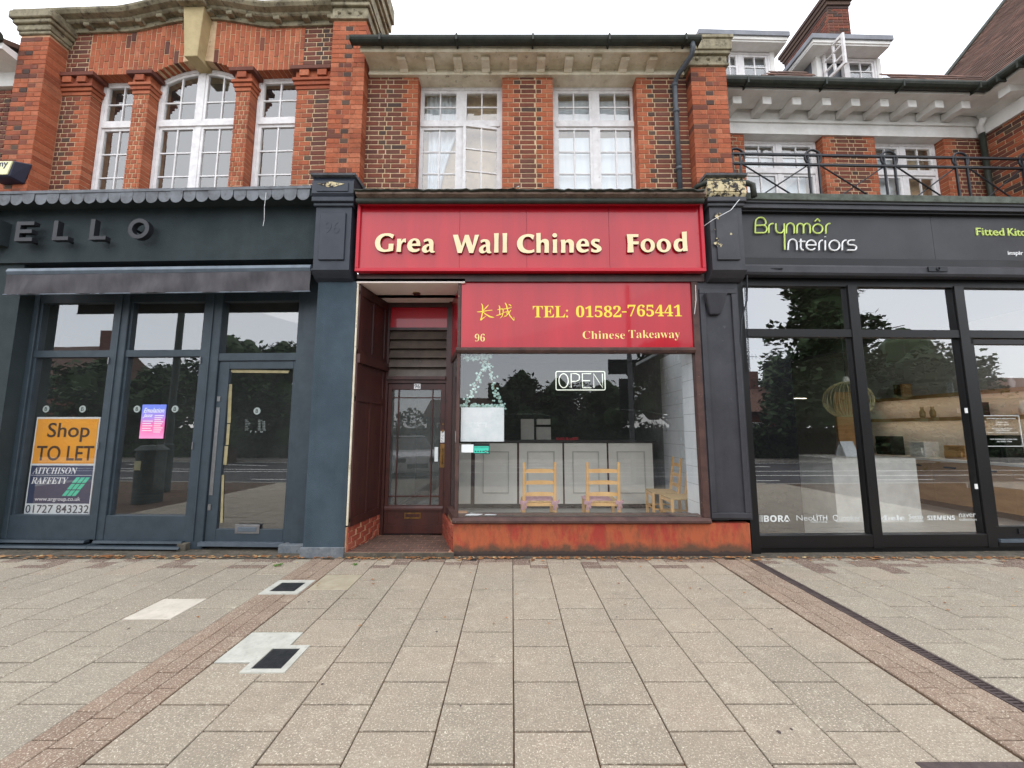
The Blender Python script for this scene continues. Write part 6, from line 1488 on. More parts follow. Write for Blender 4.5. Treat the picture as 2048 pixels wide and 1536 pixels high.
# balcony ledge and railing
RVv = .22
lg = thing('balcony_ledge', 'mossy concrete ledge along the top of the black kitchen shop fascia', 'ledge', F, (2, 0, 4.7))
zl = (at(F, 1560, 398, -.12)[1] + at(F, 2000, 410, -.12)[1]) / 2
bx('slab', 'moss', lg, F, .07, 5.6, -.14, UV, zl, zl + .10, bevel=.006)
rl = thing('balcony_railing', 'black iron balcony railing with crossed bars and rings', 'railing', F, (2, RVv, zl + .1))
zr1 = (at(F, 1480, 302, RVv)[1] + at(F, 2040, 324, RVv)[1]) / 2; zr2 = (at(F, 1480, 321, RVv)[1] + at(F, 2040, 343, RVv)[1]) / 2
for z in (zr1, zr2): m = MB(); m.box(.02, 5.6, RVv - .018, RVv + .018, z - .014, z + .014); m.build('rail', 'iron', rl)
prs = [(1466, 1481), (1617, 1637), (1769, 1789), (1911, 1933), (2044, 2066)]; zbt = zl + .10
pu = [(at(F, a, 330, RVv)[0], at(F, b, 330, RVv)[0]) for a, b in prs]
for a, b in pu:
    for u in (a, b): bx('post', 'iron', rl, F, u - .012, u + .012, RVv - .012, RVv + .012, zbt, zr1 - .014)
    c_ = (a + b) / 2; r_ = (zr1 - zr2) / 2 + .045; m = MB(); m.ring((c_, RVv, (zr1 + zr2) / 2 + .04), r_, .017, 28); m.build('ring', 'iron', rl, smooth=True)
for (a, b), (c, d) in zip(pu, pu[1:]):
    for s in (0, 1):
        m = MB(); m.tube([(b, RVv + (.008 if s else -.008), zr2 if s == 0 else zbt), (c, RVv + (.008 if s else -.008), zbt if s == 0 else zr2)], .011, 6); m.build('cross_bar', 'iron', rl)
m = MB(); u = at(F, 1712, 383, .4)[0]; m.tube([(u, .4, zbt), (u, .4, zbt + .08), (u + .25, .4, zbt + .3)], .014, 6); m.build('stay', 'iron', rl)

# ================================================================== RIGHT SHOP (kitchen showroom)
ks = thing('showroom_shopfront', 'black framed kitchen showroom shopfront with tall reflective panes', 'shopfront', F, (2, .1, 0))
EX = 5.7
fb, ft = (at(F, 1500, 515, 0)[1] + at(F, 2040, 521, 0)[1]) / 2, zl - .13
fs = thing('shop_sign', 'charcoal fascia board with lime green and white kitchen showroom lettering', 'shop sign', F, (2, 0, fb))
bx('board', 'blacksign', fs, F, .09, 2.9, -.0, .06, fb, ft); bx('board', 'blacksign', fs, F, 2.904, EX, -.0, .06, fb, ft)
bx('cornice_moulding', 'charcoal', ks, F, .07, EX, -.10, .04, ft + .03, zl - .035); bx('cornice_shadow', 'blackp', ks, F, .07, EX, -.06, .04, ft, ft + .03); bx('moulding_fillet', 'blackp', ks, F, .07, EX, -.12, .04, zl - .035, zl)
zc0, zc1 = (at(F, 1500, 549, -.06)[1] + at(F, 2040, 553, -.06)[1]) / 2, (at(F, 1500, 528, -.06)[1] + at(F, 2040, 534, -.06)[1]) / 2
m = MB(); m.prism([(.06, zc0), (-.05, zc0), (-.07, zc0 + .03), (-.07, zc1 - .03), (-.05, zc1), (.06, zc1)], 'u', .09, EX); m.build('blind_box', 'charcoal', ks)
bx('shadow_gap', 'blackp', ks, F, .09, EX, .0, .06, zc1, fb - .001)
q = pbox(F, 1856, 534, 1894, 543, -.075); m = MB(); m.box(q[0], q[1], -.085, -.07, q[2], q[3]); m.ring(((q[0] + q[1]) / 2, -.09, (q[2] + q[3]) / 2), .022, .006, 14); m.build('blind_hook', 'iron', ks)
GVr = .12; gB = at(F, 1740, 1068, GVr)[1]; gT = (at(F, 1500, 572, GVr)[1] + at(F, 2040, 578, GVr)[1]) / 2; t0, t1 = at(F, 1700, 675, GVr)[1], at(F, 1700, 660, GVr)[1]
g0 = at(F, 1497, 820, GVr)[0]; MUL = [(at(F, 1715, 820, GVr)[0], at(F, 1734, 820, GVr)[0]), (at(F, 1934, 820, GVr)[0], at(F, 1953, 820, GVr)[0])]
bx('left_jamb', 'blackp', ks, F, .02, g0, GVr - .06, GVr + .08, 0, zc0 + .05); bx('head_rail', 'blackp', ks, F, g0, EX, GVr - .03, GVr + .08, gT, zc0 + .1); bx('base_rail', 'blackp', ks, F, g0, MUL[1][1], GVr - .04, GVr + .08, .06, gB, bevel=.004)
bx('base_board', 'blackp', ks, F, .0, EX, GVr - .01, GVr + .3, -.02, .06)
MX = [(g0, MUL[0][0]), (MUL[0][1], MUL[1][0]), (MUL[1][1], EX)]
for a, b in MUL: bx('mullion', 'blackp', ks, F, a, b, GVr - .045, GVr + .08, .05, gT + .02, bevel=.003)
for k, (a, b) in enumerate(MX):
    fr = MB(); fr.box(a, b, GVr - .035, GVr + .07, t0, t1); w = .012
    for z0, z1 in ((gB, t0), (t1, gT)):
        if k == 2 and z0 == gB: z0 = .3
        fr.box(a, a + w, GVr - .02, GVr + .05, z0, z1).box(b - w, b, GVr - .02, GVr + .05, z0, z1)
    f = fr.build('window_frame', 'blackp', ks)
    for z0, z1 in ((gB, t0), (t1, gT)):
        if k == 2 and z0 == gB: continue
        MB().quad((a, GVr + .02, z0), (b, GVr + .02, z0), (b, GVr + .02, z1), (a, GVr + .02, z1)).build('pane', 'glassR', f)
a, b = MX[2]
kd = thing('shop_door', 'black framed glass showroom door with opening hours notice at the right edge', 'door', F, (a + .5, GVr, .1))
m = MB(); db = at(F, 2000, 1052, GVr)[1]; m.box(a + .02, b, GVr - .02, GVr + .05, .16, db).box(a + .02, a + .07, GVr - .02, GVr + .05, db, t0 - .02).box(a + .02, b, GVr - .02, GVr + .05, t0 - .09, t0 - .02); m.build('leaf', 'blackp', kd, bevel=.003)
MB().quad((a + .07, GVr + .02, db), (b, GVr + .02, db), (b, GVr + .02, t0 - .09), (a + .07, GVr + .02, t0 - .09)).build('pane', 'glassR', kd)
bx('threshold', 'alu', kd, F, a + .02, b, GVr - .06, GVr + .04, .115, .155); bx('letterbox', 'kdark', kd, F, a + .32, a + .65, GVr - .03, GVr - .02, db - .10, db - .03)
bx('step', 'blackp', kd, F, a, b, GVr - .05, GVr + .1, .06, .11)
for y0, y1 in ((816, 826), (968, 978)): q = pbox(F, 1928 - (y1 < 900) * 2 + (y1 > 900) * 13, y0, 1934 + (y1 > 900) * 13 - (y1 < 900) * 2, y1, GVr - .03); bx('lock_cylinder', 'wpvc', ks, F, MUL[1][0] - .06, MUL[1][0] - .025, GVr - .03, GVr - .02, q[2], q[3])
# notice
v = GVr + .015; c4 = [at(F, x, y, v) for x, y in ((1974, 893), (2047, 893), (2040, 831), (1967, 831))]; u0, u1 = c4[0][0], c4[1][0]; z0, z1 = c4[0][1], c4[2][1]; m = MB()
for q in ((u0, u1, z0, z0 + .008), (u0, u1, z1 - .008, z1), (u0, u0 + .008, z0, z1), (u1 - .008, u1, z0, z1)): m.box(q[0], q[1], v - .001, v, q[2], q[3])
no = m.build('hours_notice', 'decal', kd)
bz0, bz1 = z0, z1
for s, x0, x1, y0, y1 in (('SHOWROOM IS APPOINTMENT', .10, .9, .08, .12), ('MON - FRI', .36, .66, .20, .245), ('09.30 - 16.30', .33, .68, .27, .315), ('Please Call or Email', .22, .76, .40, .445), ('01582 766 565', .3, .68, .465, .51), ('Email : info@interiors.co.uk', .08, .92, .535, .575), ('OUT SHOWROOM HOURS CALL', .12, .86, .75, .79), ('01582 766', .3, .7, .82, .86)):
    text(s, 'decal', kd, F, bb(x0, x1, y0, y1), v, 'notice_line', .0006)
# window decals along the bottom
def dec(s, x0, y0, x1, y1, off=0, kind=None, par=ks): v = GVr + .018; q = pbox(F, 1480 + x0 / 3.606, 980 + y0 / 3.606, 1480 + x1 / 3.606, 980 + y1 / 3.606, v); return text(bold(s, kind) if kind else s, 'decal', par, F, q, v, 'window_decal', .0006, offset=off)
dec('BORA', 172, 182, 362, 230, .008, 'sans'); dec('Neo', 408, 182, 524, 220, -.012); dec('LÌTH', 528, 172, 628, 220, .005); dec('EXTRAORDINARY SURFACES', 510, 226, 628, 235); dec('Quooker', 670, 178, 872, 230, -.004)
dec('Mıele', 985, 182, 1188, 220, .012, 'serif'); dec('Secto', 1218, 174, 1320, 208); dec('DESIGN', 1224, 212, 1322, 230, -.008); dec('SIEMENS', 1350, 184, 1550, 217, .012, 'sans'); dec('naver', 1580, 170, 1700, 196, -.006); dec('collection', 1582, 203, 1706, 221, -.006)
v = GVr + .018; m = MB(); q = pbox(F, 1480 + 120 / 3.606, 980 + 182 / 3.606, 1480 + 166 / 3.606, 980 + 230 / 3.606, v)
for i in range(8):
    for j in range(8):
        s = (q[1] - q[0]) / 8; r_ = s * (.12 + .035 * i); cx_, cz_ = q[0] + (i + .5) * s, q[2] + (j + .5) * (q[3] - q[2]) / 8; m.box(cx_ - r_, cx_ + r_, v - .0006, v, cz_ - r_, cz_ + r_)
m.build('dot_grid_decal', 'decal', ks)
# lettering of the fascia made of rounded strokes
def arc(cx, cy, rx, ry, a0, a1, n=10): return [(cx + rx * math.cos(R(a0 + (a1 - a0) * i / n)), cy + ry * math.sin(R(a0 + (a1 - a0) * i / n))) for i in range(n + 1)]
# coordinates in a 2048x797 enlargement of the photo area 1380,360 - 2048,620 (y down)
LW = {
 'B': [[(398, 325), (400, 262)] + arc(432, 262, 32, 32, 180, 360) + [(463, 270), (450, 278), (398, 280)], [(450, 278)] + arc(446, 302, 24, 23, -80, 90) + [(398, 325)]],
 'r': [[(482, 326), (482, 290)] + arc(506, 290, 24, 22, 180, 280)],
 'y': [[(525, 268), (525, 300)] + arc(550, 300, 25, 26, 180, 0)[::1], [(576, 268), (580, 428)]],
 'n': [[(590, 328), (590, 292)] + arc(614, 292, 24, 26, 180, 360) + [(638, 328)]],
 'm': [[(655, 328), (655, 290)] + arc(675, 290, 20, 22, 180, 360) + [(695, 328)], [(695, 290)] + arc(715, 290, 20, 22, 180, 360) + [(735, 328)]],
 'o': [arc(782, 300, 30, 28, 0, 360, 20), [(764, 255), (780, 238), (796, 255)]],
 'R': [[(832, 330), (832, 292)] + arc(856, 292, 24, 24, 180, 275)]}
LI = {
 'n': [[(600, 430), (602, 392)] + arc(628, 392, 26, 28, 180, 360) + [(655, 430)]], 't': [[(678, 362), (678, 410)] + arc(694, 412, 16, 18, 180, 90), [(668, 378), (704, 378)]], 'e': [arc(742, 400, 30, 30, 40, 360, 16) + [(713, 400)]],
 'r': [[(790, 432), (790, 394)] + arc(812, 394, 22, 24, 180, 270)], 'i': [[(828, 372), (828, 432)], [(828, 348), (828, 351)]], 'o': [arc(884, 402, 32, 31, 0, 360, 20)], 'R': [[(932, 432), (932, 396)] + arc(955, 396, 23, 26, 180, 275)],
 's': [[(1008, 370), (980, 370)] + arc(980, 385, 14, 14, 270, 90, 8) + [(1004, 400)] + arc(1004, 416, 15, 15, -90, 90, 8) + [(962, 431)]]}
def stroke_letters(D, mat):
    for k, st in D.items():
        m = MB()
        for j, s in enumerate(st):
            P = [at(F, 1380 + x * 668 / 2048, 360 + y * 260 / 797, -.02) for x, y in s]; m.tube([(p[0], -.022 - j * .001, p[1]) for p in P], .0105, 6)
        o = m.build('letter', mat, fs)
stroke_letters(LW, 'lime'); stroke_letters(LI, 'white')
q = pbox(F, 1953, 456, 2008, 471, -.01); text('Fitted', 'lime', fs, F, q, 0, 'lettering', .012); text('Kitchens', 'lime', fs, F, (at(F, 2014, 464, 0)[0], None, q[2], q[3]), 0, 'lettering', .012)
q = pbox(F, 2017, 502, 2047, 512, -.01); text('inspir', 'white', fs, F, q, 0, 'lettering', .008)
# crank rod, chain
m = MB(); P = [(1560, 540), (1500, 537), (1494, 545), (1494, 600), (1483, 640), (1480, 700), (1483, 830), (1484, 848)]
m.tube([(at(F, x, y, -.03)[0], -.03 - (.05 if i < 1 else 0), at(F, x, y, -.03)[1]) for i, (x, y) in enumerate(P)], .011, 8)
tag(m.build('blind_crank', 'iron', None, F, smooth=True), 'thin black crank rod hanging down beside the charcoal pillar', 'crank rod')
m = MB(); a = at(F, 1490, 570, .02); b = at(F, 1499, 745, .02); N = 44
for i in range(N):
    t = i / N; c = (a[0] + (b[0] - a[0]) * t, .02, a[1] + (b[1] - a[1]) * t)
    r_ = .013; ax = i % 2; m.tube([(c[0] + math.cos(q_) * r_ * (1 - ax), c[1] + math.cos(q_) * r_ * ax, c[2] + math.sin(q_) * .022) for q_ in [2 * math.pi * k / 8 for k in range(8)]], .0035, 4, True)
tag(m.build('blind_chain', 'iron', None, F), 'long dark chain hanging in front of the left showroom pane', 'chain')
m = MB(); P = [(1493, 381, -.18), (1462, 420, -.28), (1425, 440, -.28), (1408, 452, -.2)]
m.tube([(at(FM, x, y, v)[0], v, at(FM, x, y, v)[1]) for x, y, v in P], .0045, 6); tag(m.build('loose_cable', 'wpvc', None, FM, smooth=True), 'white cable strung across the flaking corbel head', 'cable')
m = MB(); P = [(1391, 570, -.02), (1392, 600, -.03), (1389, 628, -.03)]; m.tube([(at(FM, x, y, v)[0], v, at(FM, x, y, v)[1]) for x, y, v in P], .004, 5); tag(m.build('cable_end', 'wpvc', None, FM), 'short pale cable end hooked beside the lower red panel', 'cable')

# showroom interior
n_ = NT('led_strip'); e_ = n_.n('ShaderNodeEmission'); e_.inputs[0].default_value = (1, .86, .66, 1); e_.inputs[1].default_value = 7; n_.l(e_.outputs[0], n_.out.inputs[0]); M['led'] = n_.m  # glow shared by the linear lamp and the added shelf strips
KZ = .17
struct(bx('showroom_floor', 'kfloor', None, F, .15, 9, .2, 7, .05, KZ)); struct(bx('showroom_ceiling', 'darkroom', None, F, .15, 9, .25, 7, 3.7, 3.8)); struct(bx('showroom_back_wall', 'darkroom', None, F, .15, 9, 6.8, 6.9, KZ, 3.7)); struct(bx('showroom_side_wall', 'greywall', None, F, .13, .16, .2, 6.8, KZ, 3.72))
a, b = at(F, 1500, 900, .35)[0], at(F, 1606, 1040, .35)[0]
tag(bx('display_panel', 'kdark', None, F, .2, b, .33, .37, KZ, 2.75), 'tall dark display panel standing behind the left showroom pane', 'display panel')
isl = thing('kitchen_island', 'pale concrete effect kitchen island in the showroom', 'kitchen island', FW, (5.8, 6.6, KZ))
ix0 = (1670 - 1024) / FPX * 6.2; ix1 = (1838 - 1024) / FPX * 6.2
bx('front_panel', 'kgrey', isl, FW, ix0, ix1, 6.35, 6.39, KZ, 1.15); bx('worktop', 'kgrey', isl, FW, ix0, ix1, 6.39, 7.3, 1.11, 1.15); bx('end_panel', 'kgrey', isl, FW, ix0, ix0 + .04, 6.39, 7.3, KZ, 1.11)
m = MB(); u = (1697 - 1024) / FPX * 6.8; m.prism([(6.8, 1.15), (6.83, 1.15), (6.93, 1.4), (6.9, 1.4)], 'u', u - .12, u + .1); m.prism([(7.0, 1.15), (7.03, 1.15), (6.93, 1.4), (6.9, 1.4)], 'u', u - .12, u + .1)
tag(m.build('brochure_stand', 'paper', None, FW), 'small white brochure stand on the concrete kitchen island', 'brochure stand')
kr = thing('kitchen_units', 'run of oak kitchen units with pale worktop along the showroom side wall', 'kitchen units', FW, (8.2, 7, KZ))
kxx = 7.95
for i in range(6): y = 5.8 + i * .6; bx('cabinet_door', 'oak', kr, FW, kxx, kxx + .02, y + .003, y + .597, KZ + .1, 1.02, bevel=.002); bx('handle', 'kdark', kr, FW, kxx - .008, kxx, y + .2, y + .4, .90, .93)
bx('carcass', 'darkroom', kr, FW, kxx + .02, kxx + .6, 5.8, 9.4, KZ + .1, 1.02); bx('plinth', 'kdark', kr, FW, kxx + .06, kxx + .6, 5.8, 9.4, KZ, KZ + .1); bx('worktop', 'kgrey', kr, FW, kxx - .02, kxx + .62, 5.78, 9.4, 1.02, 1.06)
struct(bx('showroom_tiled_wall', 'kwhite', None, FW, 8.56, 8.66, 5.6, 12, KZ, 3.6)); struct(bx('splashback', 'kwhite', None, FW, 8.54, 8.56, 5.8, 9.4, 1.06, 1.75))
tag(bx('oak_panel', 'oak', None, FW, 7.3, 7.95, 8.9, 8.95, KZ, 2.45), 'tall oak end panel behind the showroom lamp', 'panel')
for z, lab in ((1.80, 'lower oak wall shelf of the showroom holding books'), (2.25, 'upper oak wall shelf of the showroom')):
    s = tag(MB().box(8.25, 8.54, 5.7, 9.2, z, z + .04).box(8.25, 8.27, 5.7, 9.2, z - .03, z).build('wall_shelf', 'oak', None), lab, 'shelf')  # front lip added to keep the fill strips out of view
for z in (1.792, 2.242): warm_glow = tag(bx('led_strip', 'led', None, FW, 8.30, 8.33, 5.9, 9.1, z - .006, z + .002), 'warm light strip under the %s oak shelf in the showroom' % ('lower' if z < 2 else 'upper'), 'light strip')  # unseen fill strips, added to brighten the oak units and shelves
m = MB(); m.box(6.1, 6.95, 9.3, 9.32, 2.33, 2.338); tag(m.build('linear_light', 'led', None, FW), 'thin lit linear lamp hanging far back in the showroom', 'lamp')
items = [(7.2, 1.84, 'book', 'kwhite', .05, .22, .3), (7.05, 1.84, 'book', 'kdark', .05, .22, .25), (6.3, 1.84, 'vase', 'kgrey', 0, .05, .2), (6.5, 1.84, 'vase', 'kwhite', 0, .05, .24), (7.9, 1.84, 'vase', 'tape', 0, .05, .22), (8.1, 1.84, 'vase', 'tape', 0, .05, .22), (8.5, 2.29, 'book', 'brass', .05, .2, .28), (8.35, 2.29, 'book', 'oak', .05, .2, .28), (7.4, 2.29, 'frame', 'paper', .1, .02, .2), (6.6, 2.29, 'vase', 'wpvc', 0, .04, .2)]
for i, (y, z, k, mt, d, w, h) in enumerate(items):
    if k == 'vase':
        m = MB(); m.tube([(8.4, y, z), (8.4, y, z + h * .15), (8.4, y, z + h * .5), (8.4, y, z + h * .8), (8.4, y, z + h)], .05, 14, rads=[.03, .045, .05, .025, .03]); o = m.build('vase', mt, None, smooth=True)
    else: o = bx(k, mt, None, FW, 8.3, 8.3 + w, y, y + max(d, .03), z, z + h, bevel=.002)
    nm = {'kwhite': 'white', 'kdark': 'black', 'kgrey': 'grey', 'tape': 'straw coloured', 'brass': 'brown', 'oak': 'oak coloured', 'paper': 'white', 'wpvc': 'glossy white'}[mt]
    tag(o, '%s %s on the %s oak shelf, %s' % (nm, k, 'lower' if z < 2 else 'upper', ['next to a black book', 'next to a white book', 'nearer the door', 'behind the grey vase', 'nearer of the straw pair', 'farther of the straw pair', 'farthest on the shelf', 'beside the brown book', 'leaning at mid shelf', 'nearest the door'][i]), k)
for y, w, h, mt, lab in ((8.6, .35, .4, 'kdark', 'black built in oven shape on the far end of the oak worktop'), (7.9, .3, .3, 'paper', 'white tall box on the oak worktop beside the oven'), (7.2, .35, .25, 'oak', 'oak coloured sample board on the worktop'), (6.6, .3, .45, 'kdark', 'black coffee machine on the oak worktop'), (6.1, .12, .2, 'redsmall', 'small red packet on the oak worktop near the door')):
    m = MB(); m.box(8.15, 8.45, y, y + w, 1.06, 1.06 + h); m.box(8.11, 8.15, y + .03, y + w - .03, 1.06 + h * .15, 1.06 + h * .6); tag(m.build('worktop_item', mt, None, FW, bevel=.006), lab, 'appliance' if mt == 'kdark' else 'sample')
lp = thing('pendant_lamp', 'round pendant lamp of curved birch strips hanging in the showroom', 'pendant lamp', FW, (5.85, 7.0, 1.8))
lx, ly, lz = (1687 - 1024) / FPX * 7.1, 7.0, 2.12; rr = .355
for i in range(34):
    t = 2 * math.pi * i / 34; m = MB(); P = []
    for k in range(13):
        ph = R(-58 + (148) * k / 12); P.append((lx + math.cos(t) * rr * math.cos(ph), ly + math.sin(t) * rr * math.cos(ph), lz + .33 * math.sin(ph)))
    m.tube(P, .006, 4); m.build('birch_strip', 'basket', lp)
m = MB(); m.tube([(lx + rr * .53 * math.cos(t), ly + rr * .53 * math.sin(t), lz - .28) for t in [2 * math.pi * i / 24 for i in range(24)]], .009, 5, True); m.build('bottom_ring', 'basket', lp); MB().tube([(lx, ly, lz + .3), (lx, ly, 3.7)], .008, 6).build('flex', 'kdark', lp); MB().cyl((lx, ly, lz + .3), .07, .12, n=16, r2=.04).build('lamp_holder', 'kgrey', lp)

# ================================================================== THE OTHER SIDE OF THE ROAD (seen in the glass)
def refl(F, v, px, d):
    """the place across the road whose mirror image in facade plane v shows at photo column px, d metres away"""
    p = Vector(((px - 1024) / FPX * d, d, 0)); n = Vector((-math.sin(F.a), math.cos(F.a), 0)); o = F.o + n * v
    return p - n * (2 * n.dot(p - o))
def tree(label, x, y, h, r, kind='round', mat='foliage', n=2600, leaf=.16, trunk=.25, cat='tree', z0=0):
    t = thing('conifer_tree' if kind == 'cone' else 'broadleaf_tree', label, cat, FW, (x, y, z0)); rnd = random.Random(int(abs(x * 31 + y * 17)))
    m = MB(); m.tube([(x, y, z0 - .15), (x + .05, y, z0 + h * .35), (x - .05, y + .05, z0 + h * .8)], .2, 8, rads=[trunk, trunk * .7, trunk * .2])
    for i in range(9):
        a = rnd.uniform(0, 6.28); zz = z0 + h * rnd.uniform(.3, .75); L_ = r * rnd.uniform(.5, .9); m.tube([(x, y, zz), (x + math.cos(a) * L_ * .5, y + math.sin(a) * L_ * .5, zz + L_ * .25), (x + math.cos(a) * L_, y + math.sin(a) * L_, zz + L_ * .35)], .05, 5, rads=[trunk * .35, trunk * .2, .02])
    m.build('trunk', 'bark', t)
    m = MB(); cl = []
    K = 46 if kind != 'cone' else 95
    for i in range(K):
        if kind == 'cone': f = rnd.random() ** 1.1; rad = r * (1 - f) ** .7 * rnd.uniform(.1, 1.1) + .05; zc = z0 + h * (.12 + .88 * f); cr_ = r * .3 * (1.1 - f * .7)
        else:
            f = rnd.uniform(-1, 1); rad = r * math.sqrt(max(0, 1 - f * f)) * rnd.uniform(.45, 1); zc = z0 + h * .62 + f * h * .36; cr_ = r * rnd.uniform(.2, .36)
        a = rnd.uniform(0, 6.28); cl.append((x + math.cos(a) * rad, y + math.sin(a) * rad, zc, cr_))
    for i in range(n):
        c = cl[i % K]; p = Vector((rnd.gauss(0, 1), rnd.gauss(0, 1), rnd.gauss(0, .6))); p = p.normalized() * c[3] * rnd.uniform(.5, 1.15); q = Vector(c[:3]) + p
        if kind == 'cone': q.z -= .15 * (Vector((q.x - x, q.y - y))).length
        a = Vector((rnd.uniform(-1, 1), rnd.uniform(-1, 1), rnd.uniform(-.5, .5))).normalized() * leaf; b = a.cross(Vector((rnd.uniform(-1, 1), rnd.uniform(-1, 1), 1))).normalized() * leaf * .6
        m.quad(tuple(q - a), tuple(q + b), tuple(q + a), tuple(q - b))
    if kind == 'cone': m.tube([(x, y, z0 + h * (.14 + .86 * k / 10)) for k in range(11)], .3, 9, rads=[r * .55 * (1 - k / 10.3) ** .75 * (1 + .18 * (-1) ** k) + .02 for k in range(11)])
    else:
        for i in range(7): c = cl[i]; zz = c[2]; m.tube([((c[0] + x) / 2, (c[1] + y) / 2, zz - r * .5), ((c[0] + x) / 2, (c[1] + y) / 2, zz - r * .25), ((c[0] + x) / 2, (c[1] + y) / 2, zz + r * .1), ((c[0] + x) / 2, (c[1] + y) / 2, zz + r * .4)], .3, 8, rads=[r * .12, r * .36, r * .33, r * .06])
    m.build('crown', mat, t)
T = lambda F, v, px, d: refl(F, v, px, d)
p = T(FR, .12, 1675, 21); tree('tall dark conifer across the road, mirrored in the showroom glass', p.x, p.y, 13.0, 3.4, 'cone', n=15000, leaf=.2)
p = T(FR, .12, 1820, 23); tree('bushy dark tree right of the mirrored conifer', p.x, p.y, 6.6, 3.2, n=7000)
p = T(FR, .12, 1900, 26); tree('lower spreading tree behind the mirrored parade', p.x, p.y, 5.4, 3.0, n=5000)
p = T(FR, .12, 1575, 30); tree('pale leafy tree behind the house with the aerial', p.x, p.y, 6.4, 3, mat='foliage2', n=2600)
p = T(FM, 0, 1035, 24); tree('dark round tree mirrored left of the OPEN sign', p.x, p.y, 4.6, 2.0, n=5000)
p = T(FM, 0, 1130, 26); tree('broad tree mirrored behind the OPEN sign', p.x, p.y, 4.2, 2.8, n=5000)
p = T(FM, 0, 1215, 23); tree('small tree mirrored between the OPEN sign and the pole', p.x, p.y, 4.0, 1.8, n=4000, mat='foliage2')
p = T(FM, 0, 1345, 19); tree('tall tree mirrored at the right of the takeaway window', p.x, p.y, 5.8, 2.0, n=6000, mat='foliage2')
p = T(FL, .28, 190, 23); tree('leaning branchy tree mirrored in the first left window', p.x, p.y, 5.6, 2.2, n=5000)
p = T(FL, .28, 330, 24); tree('dense tree mirrored in the second left window', p.x, p.y, 5.2, 2.4, n=6000)
p = T(FL, .28, 470, 21); tree('very dark tree mirrored in the left half of the blue door', p.x, p.y, 6.4, 2.4, n=7000)
p = T(FL, .28, 580, 23); tree('very dark tree mirrored in the right half of the blue door', p.x, p.y, 6.2, 2.4, n=7000)
m = MB(); rnd = random.Random(5)
for i in range(16000):
    x = rnd.uniform(-34, 36); hh = 2.1 + .5 * math.sin(x * .7) + .4 * math.sin(x * 1.9); y = -10.9 - rnd.random() ** 2 * .8; z = rnd.uniform(0, hh)
    a = Vector((rnd.uniform(-1, 1), rnd.uniform(-1, 1), rnd.uniform(-1, 1))).normalized() * .14; b = a.cross(Vector((rnd.random(), rnd.random(), 1))).normalized() * .09; q = Vector((x, y, z)); m.quad(tuple(q - a), tuple(q + b), tuple(q + a), tuple(q - b))
m.box(-34, 36, -12.2, -11.4, 0, 1.7); stuff(m.build('hedge', 'foliage'))
def house(label, x0, x1, y, h, rh, wall='brown'):
    t = thing('brick_house', label, 'house', FW, ((x0 + x1) / 2, y, 0)); bx('wall', wall, t, FW, x0, x1, y - 6, y, 0, h)
    m = MB(); m.prism([(y + .4, h - .1), (y - 3, h + rh), (y - 6.4, h - .1)], 'u', x0 - .3, x1 + .3); m.build('roof', 'roof', t)
    for k in range(int((x1 - x0) / 2.6)):
        x = x0 + 1.3 + k * 2.6
        for z in ((.9, 2.1), (3.3, 4.4)):
            if z[1] < h: w = bx('window', 'whitep', t, FW, x - .55, x + .55, y - .05, y + .05, z[0], z[1]); bx('pane', 'carglass', w, FW, x - .45, x - .04, y + .05, y + .06, z[0] + .1, z[1] - .1); bx('pane', 'carglass', w, FW, x + .04, x + .45, y + .05, y + .06, z[0] + .1, z[1] - .1)
    c = bx('chimney', 'brown', t, FW, x1 - 1.4, x1 - .6, y - 3.3, y - 2.6, h + rh - .8, h + rh + 1.1); return t
p = T(FR, .12, 1545, 27); hs = house('brick house with aerial mirrored at the left of the showroom glass', p.x - 5, p.x + 1.6, p.y, 2.9, 2.0)
x, z = p.x + .6, 6.0; m = MB(); m.tube([(x, p.y - 3, 5.4), (x, p.y - 3, 7.3)], .03, 5); m.tube([(x - .7, p.y - 3, 7.2), (x + .7, p.y - 3, 7.2)], .02, 4)
for k in range(5): m.tube([(x - .6 + k * .3, p.y - 3, 7.0), (x - .6 + k * .3, p.y - 3, 7.4)], .012, 4)
m.build('aerial', 'polegrey', hs)
p = T(FL, .28, 100, 26); house('brick house with white windows mirrored in the first left window', p.x - 6, p.x + 1.2, p.y, 5.2, 2.6)
p = T(FR, .12, 2010, 24); house('long brick building mirrored in the showroom door', p.x - 2, p.x + 9, p.y, 3.6, 1.6)
p = T(FM, 0, 960, 27); house('low dark roofed house mirrored at the left of the takeaway window', p.x - 4, p.x + 1.8, p.y, 2.6, 1.4)
# pole with sign boards, lamp post, cabinet
p = T(FM, 0, 1263, 13); t = thing('sign_pole', 'steel pole carrying dark sign backs mirrored in the takeaway window', 'sign pole', FW, (p.x, p.y, 0))
MB().tube([(p.x, p.y, -.1), (p.x, p.y, 6.5)], .08, 10).build('pole', 'polegrey', t); bx('sign_back', 'kdark', t, FW, p.x - .7, p.x + .85, p.y - .12, p.y - .08, 3.45, 3.95); bx('sign_back', 'kdark', t, FW, p.x - .35, p.x + .0, p.y - .12, p.y - .08, 2.2, 3.3)
p = T(FL, .28, 343, 10.5); t = thing('lamp_post', 'dark lamp post mirrored in the second left window', 'lamp post', FW, (p.x, p.y, 0)); MB().tube([(p.x, p.y, 0), (p.x, p.y, 1.2), (p.x, p.y, 1.25), (p.x, p.y, 7)], .1, 12, rads=[.13, .13, .09, .07]).build('column', 'cabinet', t); m = MB(); m.tube([(p.x, p.y, 6.95), (p.x, p.y - .6, 7.3), (p.x, p.y - 1.2, 7.3)], .04, 8); m.box(p.x - .12, p.x + .12, p.y - 1.7, p.y - 1.2, 7.24, 7.36); m.build('lamp_head', 'polegrey', t)
